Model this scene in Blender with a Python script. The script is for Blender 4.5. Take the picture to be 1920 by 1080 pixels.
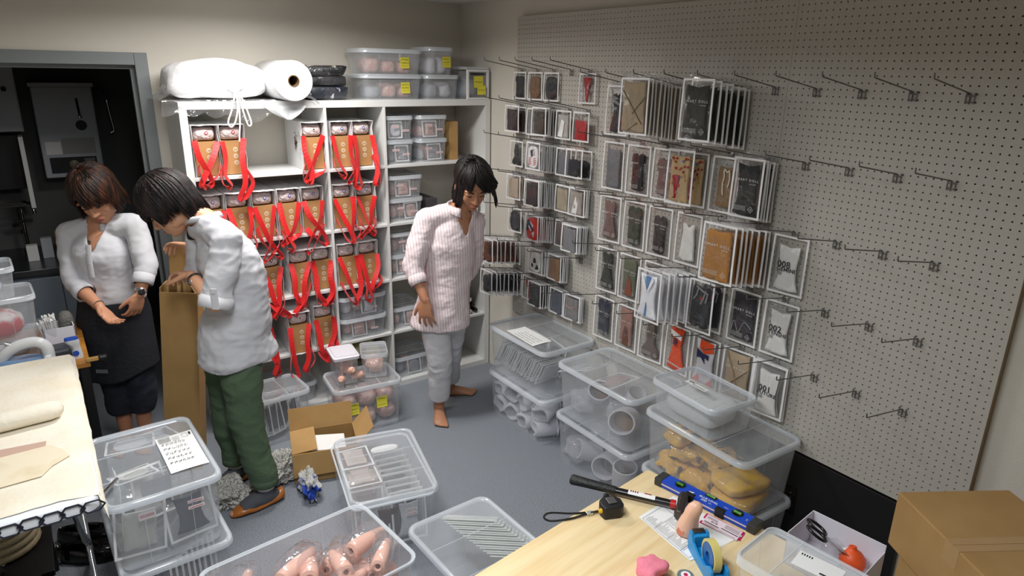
import bpy, bmesh, math, random
from mathutils import Vector, Matrix, Euler, noise
R = math.radians
random.seed(7)
for o in list(bpy.data.objects): bpy.data.objects.remove(o)
S = bpy.context.scene
COL = S.collection

# ------------------------------------------------------------ camera, world, lights, exposure
cam_d = bpy.data.cameras.new('camera'); cam = bpy.data.objects.new('camera', cam_d); COL.objects.link(cam)
_r = Vector((0.81741, -0.57579, 0.01738)); _u = Vector((0.16270, 0.25971, 0.95188)); _f = Vector((0.55260, 0.77525, -0.30597))
cam.matrix_world = Matrix(((_r.x, _u.x, -_f.x, -2.5007), (_r.y, _u.y, -_f.y, -4.1608), (_r.z, _u.z, -_f.z, 2.0257), (0, 0, 0, 1)))
cam_d.sensor_width = 36.0; cam_d.lens = 1266.7 / 1920 * 36; cam_d.clip_start = 0.05; cam_d.clip_end = 50
S.camera = cam
w = bpy.data.worlds.new('world'); S.world = w; w.use_nodes = True
w.node_tree.nodes['Background'].inputs[0].default_value = (0.6, 0.65, 0.7, 1); w.node_tree.nodes['Background'].inputs[1].default_value = 0.15
def area(name, loc, sx, sy, power, col, spread=180):
    l = bpy.data.lights.new(name, 'AREA'); l.shape = 'RECTANGLE'; l.size = sx; l.size_y = sy; l.energy = power; l.color = col; l.spread = R(spread)
    o = bpy.data.objects.new(name, l); COL.objects.link(o); o.location = loc; return o
area('ceiling_lamp_rear', (-1.52, -0.98, 2.415), 0.9, 0.28, 32, (1.0, 0.98, 0.95), 165)
area('ceiling_lamp_front', (-2.2, -2.9, 2.415), 0.28, 1.1, 35, (0.93, 0.97, 1.0), 165)
S.view_settings.view_transform = 'Standard'; S.view_settings.look = 'None'; S.view_settings.gamma = 1.0
S.view_settings.use_curve_mapping = False
S.view_settings.exposure = 0.0
try: S.cycles.transparent_max_bounces = 40
except Exception: pass

# ------------------------------------------------------------ materials
def lin(c):
    f = lambda v: (v / 255) / 12.92 if v / 255 <= 0.04045 else ((v / 255 + 0.055) / 1.055) ** 2.4
    return (f(c[0]), f(c[1]), f(c[2]), 1)
MC = {}
def mat(name, col=(200, 200, 200), rough=0.6, metal=0.0, spec=0.5, bump=None, var=None, sheen=0, emit=None, sss=0):
    """principled material; bump=(scale, strength, stretch) noise bump; var=(col2, scale, lo, hi, stretch) noise colour mix"""
    if name in MC: return MC[name]
    m = bpy.data.materials.new(name); m.use_nodes = True; nt = m.node_tree; b = nt.nodes['Principled BSDF']
    b.inputs['Base Color'].default_value = lin(col); b.inputs['Roughness'].default_value = rough
    b.inputs['Metallic'].default_value = metal; b.inputs['Specular IOR Level'].default_value = spec
    if sheen: b.inputs['Sheen Weight'].default_value = sheen
    if sss: b.inputs['Subsurface Weight'].default_value = sss; b.inputs['Subsurface Radius'].default_value = (0.012, 0.005, 0.003)
    if emit: b.inputs['Emission Color'].default_value = lin(emit[0]); b.inputs['Emission Strength'].default_value = emit[1]
    def ntex(scale, stretch, detail=4):
        tc = nt.nodes.new('ShaderNodeTexCoord'); mp = nt.nodes.new('ShaderNodeMapping'); n = nt.nodes.new('ShaderNodeTexNoise')
        mp.inputs['Scale'].default_value = stretch; n.inputs['Scale'].default_value = scale; n.inputs['Detail'].default_value = detail
        nt.links.new(tc.outputs['Object'], mp.inputs[0]); nt.links.new(mp.outputs[0], n.inputs['Vector']); return n
    if var:
        n = ntex(var[1], var[4] if len(var) > 4 else (1, 1, 1)); cr = nt.nodes.new('ShaderNodeValToRGB')
        cr.color_ramp.elements[0].color = lin(col); cr.color_ramp.elements[1].color = lin(var[0])
        cr.color_ramp.elements[0].position = var[2]; cr.color_ramp.elements[1].position = var[3]
        nt.links.new(n.outputs[0], cr.inputs[0]); nt.links.new(cr.outputs[0], b.inputs['Base Color'])
    if bump:
        n = ntex(bump[0], bump[2] if len(bump) > 2 else (1, 1, 1)); bp = nt.nodes.new('ShaderNodeBump')
        bp.inputs['Strength'].default_value = bump[1]; bp.inputs['Distance'].default_value = bump[3] if len(bump) > 3 else 0.01
        nt.links.new(n.outputs[0], bp.inputs['Height']); nt.links.new(bp.outputs[0], b.inputs['Normal'])
    MC[name] = m; return m
def clear(name, tint=(235, 240, 245), body=(225, 232, 238), milk=0.2, gloss=0.3, rough=0.12, bump=None):
    """see-through plastic: transparent + milky diffuse + fresnel gloss"""
    if name in MC: return MC[name]
    m = bpy.data.materials.new(name); m.use_nodes = True; nt = m.node_tree; nt.nodes.remove(nt.nodes['Principled BSDF'])
    out = nt.nodes['Material Output']; N = nt.nodes.new; L = nt.links.new
    t = N('ShaderNodeBsdfTransparent'); t.inputs[0].default_value = lin(tint)
    d = N('ShaderNodeBsdfDiffuse'); d.inputs[0].default_value = lin(body)
    g = N('ShaderNodeBsdfGlossy'); g.inputs[0].default_value = (1, 1, 1, 1); g.inputs['Roughness'].default_value = rough
    m1 = N('ShaderNodeMixShader'); m1.inputs[0].default_value = milk; L(t.outputs[0], m1.inputs[1]); L(d.outputs[0], m1.inputs[2])
    fr = N('ShaderNodeLayerWeight'); fr.inputs[0].default_value = 0.5      # Schlick reflectance of a thin sheet, same from both sides
    pw = N('ShaderNodeMath'); pw.operation = 'POWER'; pw.inputs[1].default_value = 4.0; L(fr.outputs['Facing'], pw.inputs[0])
    mu = N('ShaderNodeMath'); mu.operation = 'MULTIPLY_ADD'; mu.inputs[1].default_value = gloss * .8; mu.inputs[2].default_value = 0.07 * gloss; L(pw.outputs[0], mu.inputs[0])
    m2 = N('ShaderNodeMixShader'); L(mu.outputs[0], m2.inputs[0]); L(m1.outputs[0], m2.inputs[1]); L(g.outputs[0], m2.inputs[2])
    if bump:
        tc = N('ShaderNodeTexCoord'); n = N('ShaderNodeTexNoise'); n.inputs['Scale'].default_value = bump[0]; b = N('ShaderNodeBump')
        b.inputs['Strength'].default_value = bump[1]; b.inputs['Distance'].default_value = 0.01
        L(tc.outputs['Object'], n.inputs['Vector']); L(n.outputs[0], b.inputs['Height']); L(b.outputs[0], g.inputs['Normal']); L(b.outputs[0], fr.inputs['Normal'])
    L(m2.outputs[0], out.inputs[0]); MC[name] = m; return m

# ------------------------------------------------------------ object helpers
def ob(name, me, m=None, parent=None, loc=None, rot=None, smooth=False):
    o = bpy.data.objects.new(name, me); COL.objects.link(o)
    if m is not None and me is not None and len(me.materials) == 0: me.materials.append(m)
    if parent: o.parent = parent
    if loc is not None: o.location = loc
    if rot is not None: o.rotation_euler = rot if not isinstance(rot, (int, float)) else (0, 0, rot)
    if smooth: smooth_me(me)
    return o
def smooth_me(me, ang=None):
    me.polygons.foreach_set('use_smooth', [True] * len(me.polygons))
    if ang:
        try: me.set_sharp_from_angle(angle=R(ang))
        except Exception: pass
def tag(o, label, cat, group=None, kind=None):
    if label: o['label'] = label
    if cat: o['category'] = cat
    if group: o['group'] = group
    if kind: o['kind'] = kind
    return o
def empty(name, loc=(0, 0, 0), rot=0, label=None, cat=None, group=None):
    o = bpy.data.objects.new(name, None); COL.objects.link(o); o.location = loc
    o.rotation_euler = rot if not isinstance(rot, (int, float)) else (0, 0, rot)
    o.empty_display_size = 0.05
    if label: tag(o, label, cat, group)
    return o
def struct(o): o['kind'] = 'structure'; return o
class G:
    """collects geometry for ONE mesh"""
    def __init__(s): s.v = []; s.f = []
    def add(s, vs, fs, M=None):
        n = len(s.v); s.v += [tuple(M @ Vector(p)) if M else tuple(p) for p in vs]; s.f += [tuple(i + n for i in f) for f in fs]; return s
    def box(s, x0, x1, y0, y1, z0, z1, M=None):
        return s.add([(x0, y0, z0), (x1, y0, z0), (x1, y1, z0), (x0, y1, z0), (x0, y0, z1), (x1, y0, z1), (x1, y1, z1), (x0, y1, z1)],
                     [(0, 3, 2, 1), (4, 5, 6, 7), (0, 1, 5, 4), (1, 2, 6, 5), (2, 3, 7, 6), (3, 0, 4, 7)], M)
    def rings(s, rs, cap0=True, cap1=True, closed=True, M=None):
        n = len(rs[0]); vs = [p for r in rs for p in r]; fs = []
        for i in range(len(rs) - 1):
            for j in range(n if closed else n - 1):
                k = (j + 1) % n; fs.append((i * n + j, i * n + k, (i + 1) * n + k, (i + 1) * n + j))
        if cap0: fs.append(tuple(range(n - 1, -1, -1)))
        if cap1: fs.append(tuple((len(rs) - 1) * n + j for j in range(n)))
        return s.add(vs, fs, M)
    def tube(s, pts, rad, n=8, cap=True, flat=1.0, up=None, M=None):
        pts = [Vector(p) for p in pts]; rs = []; prev = None
        for i, p in enumerate(pts):
            d = (pts[min(i + 1, len(pts) - 1)] - pts[max(i - 1, 0)]); d = d.normalized() if d.length > 1e-9 else Vector((0, 0, 1))
            if prev is None:
                a = Vector(up) if up else (Vector((0, 0, 1)) if abs(d.z) < 0.9 else Vector((1, 0, 0)))
            else: a = prev
            a = a - d * a.dot(d); a = a.normalized() if a.length > 1e-6 else d.orthogonal().normalized(); prev = a; b = d.cross(a)
            r = rad[i] if isinstance(rad, (list, tuple)) else rad
            if isinstance(r, (list, tuple)): ra, rb = r
            else: ra, rb = r, r * flat
            rs.append([p + a * (ra * math.cos(2 * math.pi * k / n)) + b * (rb * math.sin(2 * math.pi * k / n)) for k in range(n)])
        return s.rings(rs, cap, cap, True, M)
    def lathe(s, prof, n=16, M=None, cap0=True, cap1=True):
        return s.rings([[(r * math.cos(2 * math.pi * k / n), r * math.sin(2 * math.pi * k / n), z) for k in range(n)] for r, z in prof], cap0, cap1, True, M)
    def prism(s, poly, z0, z1, M=None):
        n = len(poly); return s.add([(x, y, z0) for x, y in poly] + [(x, y, z1) for x, y in poly],
            [tuple(range(n - 1, -1, -1)), tuple(range(n, 2 * n))] + [(i, (i + 1) % n, n + (i + 1) % n, n + i) for i in range(n)], M)
    def me(s, name='mesh', smooth=None):
        m = bpy.data.meshes.new(name); m.from_pydata(s.v, [], s.f); m.update()
        if smooth: smooth_me(m, smooth if smooth is not True else None)
        return m
    def ob(s, name, m=None, parent=None, loc=None, rot=None, smooth=None): return ob(name, s.me(name, smooth), m, parent, loc, rot)
def bev(o, w=0.003, seg=2, ang=40):
    """bake a bevel into a mesh"""
    bm = bmesh.new(); bm.from_mesh(o.data)
    es = [e for e in bm.edges if len(e.link_faces) == 2 and e.calc_face_angle(0) > R(ang)]
    bmesh.ops.bevel(bm, geom=es, offset=w, segments=seg, affect='EDGES', profile=0.5, clamp_overlap=True); bm.to_mesh(o.data); bm.free(); return o
def bbox(name, x0, x1, y0, y1, z0, z1, m, parent=None, loc=None, rot=None, w=0.003):
    o = G().box(x0, x1, y0, y1, z0, z1).ob(name, m, parent, loc, rot)
    return bev(o, w) if w else o
def rrect(sx, sy, r, z, seg=4, cx=0, cy=0):
    out = []
    for qx, qy, a0 in ((1, 1, 0), (-1, 1, 90), (-1, -1, 180), (1, -1, 270)):
        for k in range(seg + 1):
            a = R(a0 + 90 * k / seg); out.append((cx + qx * (sx / 2 - r) + r * math.cos(a), cy + qy * (sy / 2 - r) + r * math.sin(a), z))
    return out
def copy_tree(o, parent=None, loc=None, rot=None, **props):
    c = o.copy(); COL.objects.link(c); c.parent = parent
    for ch in [x for x in o.children]: copy_tree(ch, c)
    if loc is not None: c.location = loc
    if rot is not None: c.rotation_euler = (0, 0, rot) if isinstance(rot, (int, float)) else rot
    for k, v in props.items(): c[k] = v
    return c
_txt = {}
def text_me(txt, size, spacing=1.0, depth=0.0, align='CENTER', bold=0.0):
    k = (txt, size, spacing, depth, align, bold)
    if k in _txt: return _txt[k]
    c = bpy.data.curves.new('t', 'FONT'); c.body = txt; c.size = size; c.space_character = spacing; c.align_x = align; c.align_y = 'CENTER'; c.resolution_u = 2; c.extrude = depth; c.offset = bold * size
    o = bpy.data.objects.new('t', c); COL.objects.link(o)
    me = bpy.data.meshes.new_from_object(o.evaluated_get(bpy.context.evaluated_depsgraph_get()))
    bpy.data.objects.remove(o); bpy.data.curves.remove(c); _txt[k] = me; return me
def cat_pts(P, n=6):
    """catmull-rom through points"""
    P = [Vector(p) for p in P]; out = []
    for i in range(len(P) - 1):
        a, b, c, d = P[max(i - 1, 0)], P[i], P[i + 1], P[min(i + 2, len(P) - 1)]
        for k in range(n):
            t = k / n; out.append(0.5 * ((2 * b) + (c - a) * t + (2 * a - 5 * b + 4 * c - d) * t * t + (3 * b - a - 3 * c + d) * t ** 3))
    return out + [P[-1]]

def setmat(o, m):
    if len(o.data.materials) == 0: o.data.materials.append(m)
    o.material_slots[0].link = 'OBJECT'; o.material_slots[0].material = m; return o
M_white = mat('white_laminate', (225, 225, 223), 0.35)
M_paper = mat('paper', (236, 236, 234), 0.7)
M_ink = mat('ink', (30, 30, 34), 0.7)
M_steel = mat('steel_wire', (120, 120, 122), 0.3, 1.0)
M_chrome = mat('chrome', (210, 212, 215), 0.12, 1.0)
M_black = mat('black_plastic', (18, 18, 19), 0.45)
M_card = mat('cardboard', (182, 145, 92), 0.8, bump=(400, 0.05), var=((170, 132, 80), 6, 0.35, 0.75))
M_cardin = mat('cardboard_dark', (150, 113, 66), 0.85)
M_bin = clear('bin_plastic', (251, 252, 253), (236, 240, 245), 0.2, 0.6, 0.22)
M_lid = clear('lid_plastic', (251, 252, 253), (236, 240, 245), 0.2, 0.6, 0.16)
M_rim = clear('rim_plastic', (250, 252, 254), (236, 241, 246), 0.45, 0.7, 0.15)
M_film = clear('clear_film', (250, 250, 250), (245, 245, 245), 0.012, 0.75, 0.07, bump=(14, 0.9))
M_frame = mat('packet_border', (236, 236, 236), 0.35)
M_skinv = mat('vinyl_skin', (240, 190, 170), 0.4, sss=0.1)
M_red = mat('red_ribbon', (214, 24, 26), 0.5, sheen=0.2)
M_yel = mat('yellow_note', (226, 216, 66), 0.7)
# ============================================================ room shell
M_wall = mat('wallpaper', (214, 209, 198), 0.85, bump=(170, 0.25, (1, 1, 1), 0.004))
M_ceil = mat('ceiling_board', (224, 222, 217), 0.9, bump=(60, 0.1))
M_carpet = mat('carpet', (92, 97, 105), 0.95, bump=(420, 0.5, (1, 1, 1), 0.004), var=((172, 178, 186), 330, 0.42, 0.62))
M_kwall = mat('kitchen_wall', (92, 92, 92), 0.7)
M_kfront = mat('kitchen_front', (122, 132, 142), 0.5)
ZC = 2.437
struct(bbox('floor', -4.4, 0.1, -5.7, 2.0, -0.1, 0, M_carpet, w=0))
struct(bbox('ceiling', -4.4, 0.1, -5.7, 0.1, ZC, ZC + 0.1, M_ceil, w=0))
struct(bbox('wall_right', 0, 0.1, -5.7, 0.1, 0, ZC, M_wall, w=0))
struct(bbox('wall_left', -4.4, -4.3, -5.7, 0.1, 0, ZC, M_wall, w=0))
struct(bbox('wall_front', -4.4, 0.1, -5.8, -5.7, 0, ZC, M_wall, w=0))
DX0, DX1, DZ = -2.78, -1.925, 2.07
g = G(); g.box(DX1, 0.1, 0, 0.1, 0, ZC); g.box(-4.4, DX0, 0, 0.1, 0, ZC); g.box(DX0, DX1, 0, 0.1, DZ, ZC)
struct(g.ob('wall_back', M_wall))
# door frame (grey metal casing)
M_dframe = mat('door_casing', (128, 134, 136), 0.4)
g = G(); fw_ = 0.05
g.box(DX1 - fw_, DX1 + 0.012, -0.018, 0.12, 0, DZ + 0.012); g.box(DX0 - 0.012, DX0 + fw_, -0.018, 0.12, 0, DZ + 0.012)
g.box(DX0 + fw_, DX1 - fw_, -0.018, 0.12, DZ - fw_, DZ + 0.012)
struct(bev(g.ob('trim_1', M_dframe), 0.003))
g = G(); g.box(DX1 - fw_ - 0.02, DX1 - fw_, 0.03, 0.06, 0, DZ - fw_); g.box(DX0 + fw_ + 0.02, DX1 - fw_ - 0.02, 0.03, 0.06, DZ - fw_ - 0.02, DZ - fw_)
struct(g.ob('trim_2', M_dframe))
# kitchen niche behind the doorway
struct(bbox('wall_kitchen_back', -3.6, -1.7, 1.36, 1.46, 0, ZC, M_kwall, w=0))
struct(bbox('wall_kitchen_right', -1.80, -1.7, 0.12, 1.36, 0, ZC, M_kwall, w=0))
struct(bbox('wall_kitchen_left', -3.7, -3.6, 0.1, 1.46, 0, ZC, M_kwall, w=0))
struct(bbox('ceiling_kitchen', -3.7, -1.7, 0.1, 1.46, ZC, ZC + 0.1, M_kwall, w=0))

# ============================================================ pegboard (real holes, 25 mm pitch)
PG = -0.036; PY0 = -0.7124; PZ0, PZ1 = 0.508, 2.328
M_peg = mat('pegboard_face', (186, 182, 174), 0.55, bump=(30, 0.12, (1, 1, 0.05), 0.003))
peg = empty('pegboard', (PG, PY0 - 1.365, PZ0), 0, 'cream perforated pegboard of three tall panels on the side wall', 'pegboard')
def peg_mesh(W, H, p=0.025, r=0.0031, th=0.005):
    V = []; F = []; nx = int(W / p); nz = int(H / p); mx = (W - nx * p) / 2; mz = (H - nz * p) / 2
    oct_ = [(r * math.cos(R(22.5 + 45 * k)), r * math.sin(R(22.5 + 45 * k))) for k in range(8)]
    ci = {}
    def cv(i, j):
        if (i, j) not in ci: ci[(i, j)] = len(V); V.append((0, mx + i * p, mz + j * p))
        return ci[(i, j)]
    for i in range(nx):
        for j in range(nz):
            cx = mx + (i + .5) * p; cz = mz + (j + .5) * p
            a, b, c, d = cv(i, j), cv(i + 1, j), cv(i + 1, j + 1), cv(i, j + 1)
            n = len(V)
            V += [(0, cx + x, cz + z) for x, z in oct_]; V += [(th, cx + x, cz + z) for x, z in oct_]
            o = [n + k for k in range(8)]
            F += [(d, c, o[1], o[2]), (c, b, o[7], o[0]), (b, a, o[5], o[6]), (a, d, o[3], o[4])]
            F += [(c, o[0], o[1]), (b, o[6], o[7]), (a, o[4], o[5]), (d, o[2], o[3])]
            F += [(o[k], o[(k + 1) % 8], n + 8 + (k + 1) % 8, n + 8 + k) for k in range(8)]
    g = G(); g.v = V; g.f = F
    # margins and edges, open at the back
    e = 0.0006
    for (y0, y1, z0, z1) in ((e, mx, e, H - e), (W - mx, W - e, e, H - e), (mx, W - mx, e, mz), (mx, W - mx, H - mz, H - e)):
        g.add([(0, y0, z0), (0, y1, z0), (0, y1, z1), (0, y0, z1)], [(0, 3, 2, 1)])
    for (y0, z0, y1, z1) in ((e, e, W - e, e), (W - e, e, W - e, H - e), (W - e, H - e, e, H - e), (e, H - e, e, e)):
        g.add([(0, y0, z0), (0, y1, z1), (th, y1, z1), (th, y0, z0)], [(0, 1, 2, 3)])
    return g.me('pegboard_panel')
pm = peg_mesh(0.91, 1.82)
for k in range(3): ob('pegboard_panel', pm, M_peg, peg, (0, 1.365 - 0.91 * (k + 1), 0))
M_batten = mat('batten_wood', (150, 128, 98), 0.7)
for y in (1.35, 0.455, -0.455, -1.35): bbox('batten', 0.006, 0.034, y - 0.014, y + 0.014, 0.0, 1.82, M_batten, peg, w=0)
bbox('batten', 0.006, 0.034, -1.336, 1.336, 0.0, 0.024, M_batten, peg, w=0); bbox('batten', 0.006, 0.034, -1.336, 1.336, 1.796, 1.82, M_batten, peg, w=0)
# black folded table leaning under the pegboard
M_blk = mat('black_board', (9, 9, 10), 0.6)
fb = empty('folded_table', (-0.02, -2.9, 0), 0, 'black folded table standing on edge under the pegboard', 'table')
bbox('panel_board', -0.012, 0.014, -0.36, 0.55, 0.004, 0.495, M_blk, fb)
hp = bbox('hinge_plate', -0.016, -0.012, 0.06, 0.11, 0.2, 0.33, mat('dark_metal', (44, 42, 38), 0.4, 0.9), fb, w=0.001)
for z in (0.225, 0.25, 0.28, 0.305): ob('screw', G().lathe([(0.0045, -0.0005), (0.004, 0.0015), (0.001, 0.002)], 8).me('screw'), M_steel, hp, (-0.0165, 0.085, z), (0, R(-90), 0))

# ============================================================ white shelving unit: 5 cells high, 5 wide
SX0, SX1, SD, SH, ST, SI = -1.86, -0.01, 0.39, 1.85, 0.038, 0.016
CW = (1.85 - 2 * ST - 4 * SI) / 5; PT = CW + SI
zrow = [ST + i * PT for i in range(5)]           # floor heights of the rows, bottom first
xcol = [SX0 + ST + i * PT for i in range(5)]
sh = empty('bookcase', (SX0 + 0.925, -SD / 2, 0), 0, 'white five-tier shelving unit of square cells along the back wall', 'bookcase')
def sp(name, x0, x1, z0, z1, w=0.0015, y0=-SD, y1=-0.006):
    cx, cy = SX0 + 0.925, -SD / 2
    return bbox(name, x0 - cx, x1 - cx, y0 - cy, y1 - cy, z0, z1, M_white, sh, w=w)
sp('top_panel', SX0, SX1, SH - ST, SH); sp('bottom_panel', SX0, SX1, 0, ST)
sp('side_panel', SX0, SX0 + ST, ST, SH - ST); sp('side_panel', SX1 - ST, SX1, ST, SH - ST)
for i in range(1, 5): sp('shelf_board', SX0 + ST, SX1 - ST, zrow[i] - SI, zrow[i])
for i in range(5):
    for k in (2, 3): sp('divider', xcol[k] - SI, xcol[k], zrow[i], zrow[i] + CW)
# ============================================================ clear storage bins
_bin = {}
def bin_meshes(L, W, H):
    k = (L, W, H)
    if k in _bin: return _bin[k]
    rc = min(0.04, W * 0.13)
    g = G(); fl = 0.0
    rings = [rrect(L * 0.84, W * 0.80, rc * .7, 0.004), rrect(L * 0.885, W * 0.855, rc * .9, 0.0), rrect(L * 0.895, W * 0.865, rc, 0.008), rrect(L * 0.92, W * 0.90, rc, H * .45), rrect(L * 0.95, W * 0.935, rc, H - 0.012)]
    g.rings(rings, True, False); body = g.me('bin_body', 50)
    g = G()
    g.rings([rrect(L * 0.95, W * 0.935, rc, H - 0.012), rrect(L * 0.985, W * 0.975, rc * 1.1, H - 0.011), rrect(L * 0.985, W * 0.975, rc * 1.1, H - 0.004), rrect(L * 0.955, W * 0.94, rc, H - 0.003), rrect(L * 0.944, W * 0.927, rc, H - 0.008)], False, False)
    # moulded ridges down the walls
    for sx in (-1, 1):
        for q in (-.22, .22):
            y0, y1 = W * .433, W * .466; x = q * L; e = 0.0012
            for s in (-1, 1): g.add([(x - e, s * (y0 + .001), .01), (x + e, s * (y0 + .001), .01), (x + e, s * (y1 + .001), H - .014), (x - e, s * (y1 + .001), H - .014)], [(0, 1, 2, 3)])
        y = sx * W * .2; e = 0.0012
        for s in (-1, 1): g.add([(s * (L * .448 + .001), y - e, .01), (s * (L * .448 + .001), y + e, .01), (s * (L * .475 + .001), y + e, H - .014), (s * (L * .475 + .001), y - e, H - .014)], [(0, 1, 2, 3)])
    rim = g.me('bin_rim', 50)
    g = G(); z = H - 0.003
    g.rings([rrect(L * .90, W * .87, rc * .9, z + 0.007), rrect(L * .93, W * .905, rc, z + 0.007)], True, False); plate = g.me('lid_plate', 40)
    g = G()
    g.rings([rrect(L * .93, W * .905, rc, z + 0.007), rrect(L * .945, W * .925, rc, z + .012), rrect(L * .975, W * .965, rc * 1.1, z + .012), rrect(L, W, rc * 1.25, z + .006), rrect(L * 1.003, W * 1.004, rc * 1.25, z - .012), rrect(L * .993, W * .99, rc * 1.2, z - .012), rrect(L * .985, W * .978, rc * 1.1, z + .002)], False, False)
    e = .0013
    for q in (-.17, .17): g.box(q * L - e, q * L + e, -W * .45, W * .45, z + .0065, z + .0085)
    lid = g.me('lid_rim', 50)
    _bin[k] = (body, rim, plate, lid); return _bin[k]
def storage_bin(L, W, H, loc, rot, label, lid=True, group=None, lidshift=(0, 0), lidrot=0, cat='storage bin', name='storage_bin'):
    b, r, p, l = bin_meshes(L, W, H)
    e = empty(name, loc, rot, label, cat, group)
    ob('bin_body', b, M_bin, e); ob('bin_rim', r, M_rim, e)
    if lid:
        o = ob('lid', p, M_lid, e, (lidshift[0], lidshift[1], 0), lidrot); ob('lid_rim', l, M_rim, o)
    return e
S45 = (0.57, 0.39, 0.28); S22 = (0.39, 0.28, 0.28); S11 = (0.39, 0.28, 0.14); S5 = (0.28, 0.19, 0.135)
def note(parent, loc, rot, w=0.045, h=0.05, m=None, rows=3, name='sticky_note', seed=0):
    """paper note with handwritten strokes; local x right, y up, facing +z"""
    rnd = random.Random(seed); n = 5
    g = G(); g.rings([[(w * (i / n - .5), h * (j / n - .5), 0.0006 + 0.004 * (1 - j / n) ** 2) for i in range(n + 1)] for j in range(n + 1)], False, False, False)
    o = g.ob(name, m or M_yel, parent, loc, rot, smooth=True)
    g = G()
    for r_ in range(rows):
        y = h * (.3 - .6 * r_ / max(1, rows - 1)) if rows > 1 else 0; x = -w * .4
        while x < w * .36:
            q = w * rnd.uniform(.03, .08)
            for s_ in range(3):
                x0, y0 = x + rnd.uniform(0, q), y + rnd.uniform(-.05, .05) * h; a = rnd.uniform(0, 3.14); l_ = h * .045; dx, dy = l_ * math.cos(a), l_ * math.sin(a); nx, ny = -dy * .16, dx * .16
                g.add([(x0 - dx - nx, y0 - dy - ny, .0032), (x0 + dx - nx, y0 + dy - ny, .0032), (x0 + dx + nx, y0 + dy + ny, .0032), (x0 - dx + nx, y0 - dy + ny, .0032)], [(0, 1, 2, 3)])
            x += q + w * .05
    h_ = g.ob('handwriting', M_ink, o); h_['kind'] = 'stuff'; return o
def sheet(name, loc, rot, w, h, label, rows=5, cols=6, cat='paper sheet', group=None, seed=1, head=True):
    """printed instruction sheet: small drawings and text lines"""
    rnd = random.Random(seed)
    e = empty(name, loc, rot, label, cat, group)
    n = 4; g = G(); g.rings([[(w * (i / n - .5), h * (j / n - .5), .0008 + .002 * math.sin(3 * i / n + j)) for i in range(n + 1)] for j in range(n + 1)], False, False, False); g.ob('page', M_paper, e, smooth=True)
    g = G(); q = lambda x0, x1, y0, y1: g.add([(x0, y0, .0045), (x1, y0, .0045), (x1, y1, .0045), (x0, y1, .0045)], [(0, 1, 2, 3)])
    y_top = h * .28 if head else h * .42
    if head:
        for k in range(7): q(-w * .44, -w * .12, h * (.45 - .022 * k), h * (.457 - .022 * k))
        for k in range(4): q(-w * .08, w * .12, h * (.4 - .03 * k), h * (.405 - .03 * k))
        q(w * .2, w * .36, h * .34, h * .345); q(w * .2, w * .36, h * .44, h * .445); q(w * .2, w * .205, h * .34, h * .445); q(w * .355, w * .36, h * .34, h * .445)
        q(w * .4, w * .45, h * .38, h * .45)
    for r_ in range(rows):
        for c in range(cols):
            x = w * (-.4 + .66 * c / cols); y = y_top - h * .66 * r_ / rows
            for k in range(3):
                a, b = rnd.uniform(0, .05), rnd.uniform(0, .05); q(x + a * w, x + (a + .035) * w, y - b * h, y - b * h + h * .009)
            q(x, x + w * .008, y - h * .05, y)
    g.ob('print', M_ink, e); return e

# ============================================================ white carrier bags with red ribbon handles
M_bag = mat('bag_paper', (232, 232, 232), 0.5)
M_kraft = mat('kraft_box', (181, 134, 84), 0.75, bump=(300, 0.05))
M_icon = mat('kraft_icon', (212, 190, 160), 0.8); M_icon2 = mat('kraft_icon_glyph', (160, 122, 82), 0.8)
M_pouch = mat('pink_pouch', (214, 194, 192), 0.1, bump=(45, .8, (1, 1, 1), 0.02), var=((240, 234, 232), 28, 0.5, 0.8))
STK = {k: mat('sticker_' + k, c, 0.4) for k, c in dict(red=(200, 40, 50), blue=(60, 110, 190), purple=(90, 80, 170), green=(80, 150, 60), black=(35, 35, 38), white=(225, 220, 215)).items()}
M_stw = mat('sticker_white', (230, 232, 236), 0.4)
BW, BH, BD = 0.126, 0.265, 0.345
def bag_me(seed):
    rnd = random.Random(seed); g = G(); outs = []
    N = 6
    for j in range(6):
        t = j / 5; y = -BD + BD * t; y = -y; ring = []
        per = [(-1, -1), (1, -1), (1, 1), (-1, 1)]
        for e in range(4):
            a, b = per[e], per[(e + 1) % 4]
            for k in range(N):
                s = k / N; x = (a[0] + (b[0] - a[0]) * s) * BW / 2; z = BH / 2 + (a[1] + (b[1] - a[1]) * s) * BH / 2
                bul = math.sin(math.pi * s) * (0.0028 if e in (1, 3) else 0.0016) * (0.4 + t) * rnd.uniform(-1.2, 1)
                if e in (1, 3): x += bul
                else: z += bul if e == 2 else 0
                yy = y
                if j == 5: yy += rnd.uniform(-.006, .004) - (0.008 if e == 2 else 0)
                ring.append((x, yy, max(z, 0)))
        outs.append(ring)
    ins = [[(p[0] * .975, p[1], .0025 + p[2] * .983) for p in r] for r in reversed(outs)]
    g.rings(outs + ins, True, False); return g.me('bag_body')
def ribbon(g, pts, w=0.022, tw0=0.0, tw1=0.0, th=0.0012, up=(1, 0, 0)):
    pts = cat_pts(pts, 5); n = len(pts); rs = []
    for i, p in enumerate(pts):
        d = (pts[min(i + 1, n - 1)] - pts[max(i - 1, 0)]).normalized(); a = Vector(up); a = a - d * a.dot(d)
        a = a.normalized() if a.length > .05 else d.orthogonal().normalized(); b = d.cross(a)
        t = tw0 + (tw1 - tw0) * i / (n - 1); a2 = a * math.cos(t) + b * math.sin(t); b2 = d.cross(a2)
        rs.append([p + a2 * w / 2 + b2 * th, p - a2 * w / 2 + b2 * th, p - a2 * w / 2 - b2 * th, p + a2 * w / 2 - b2 * th])
    g.rings(rs, True, True)
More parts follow.
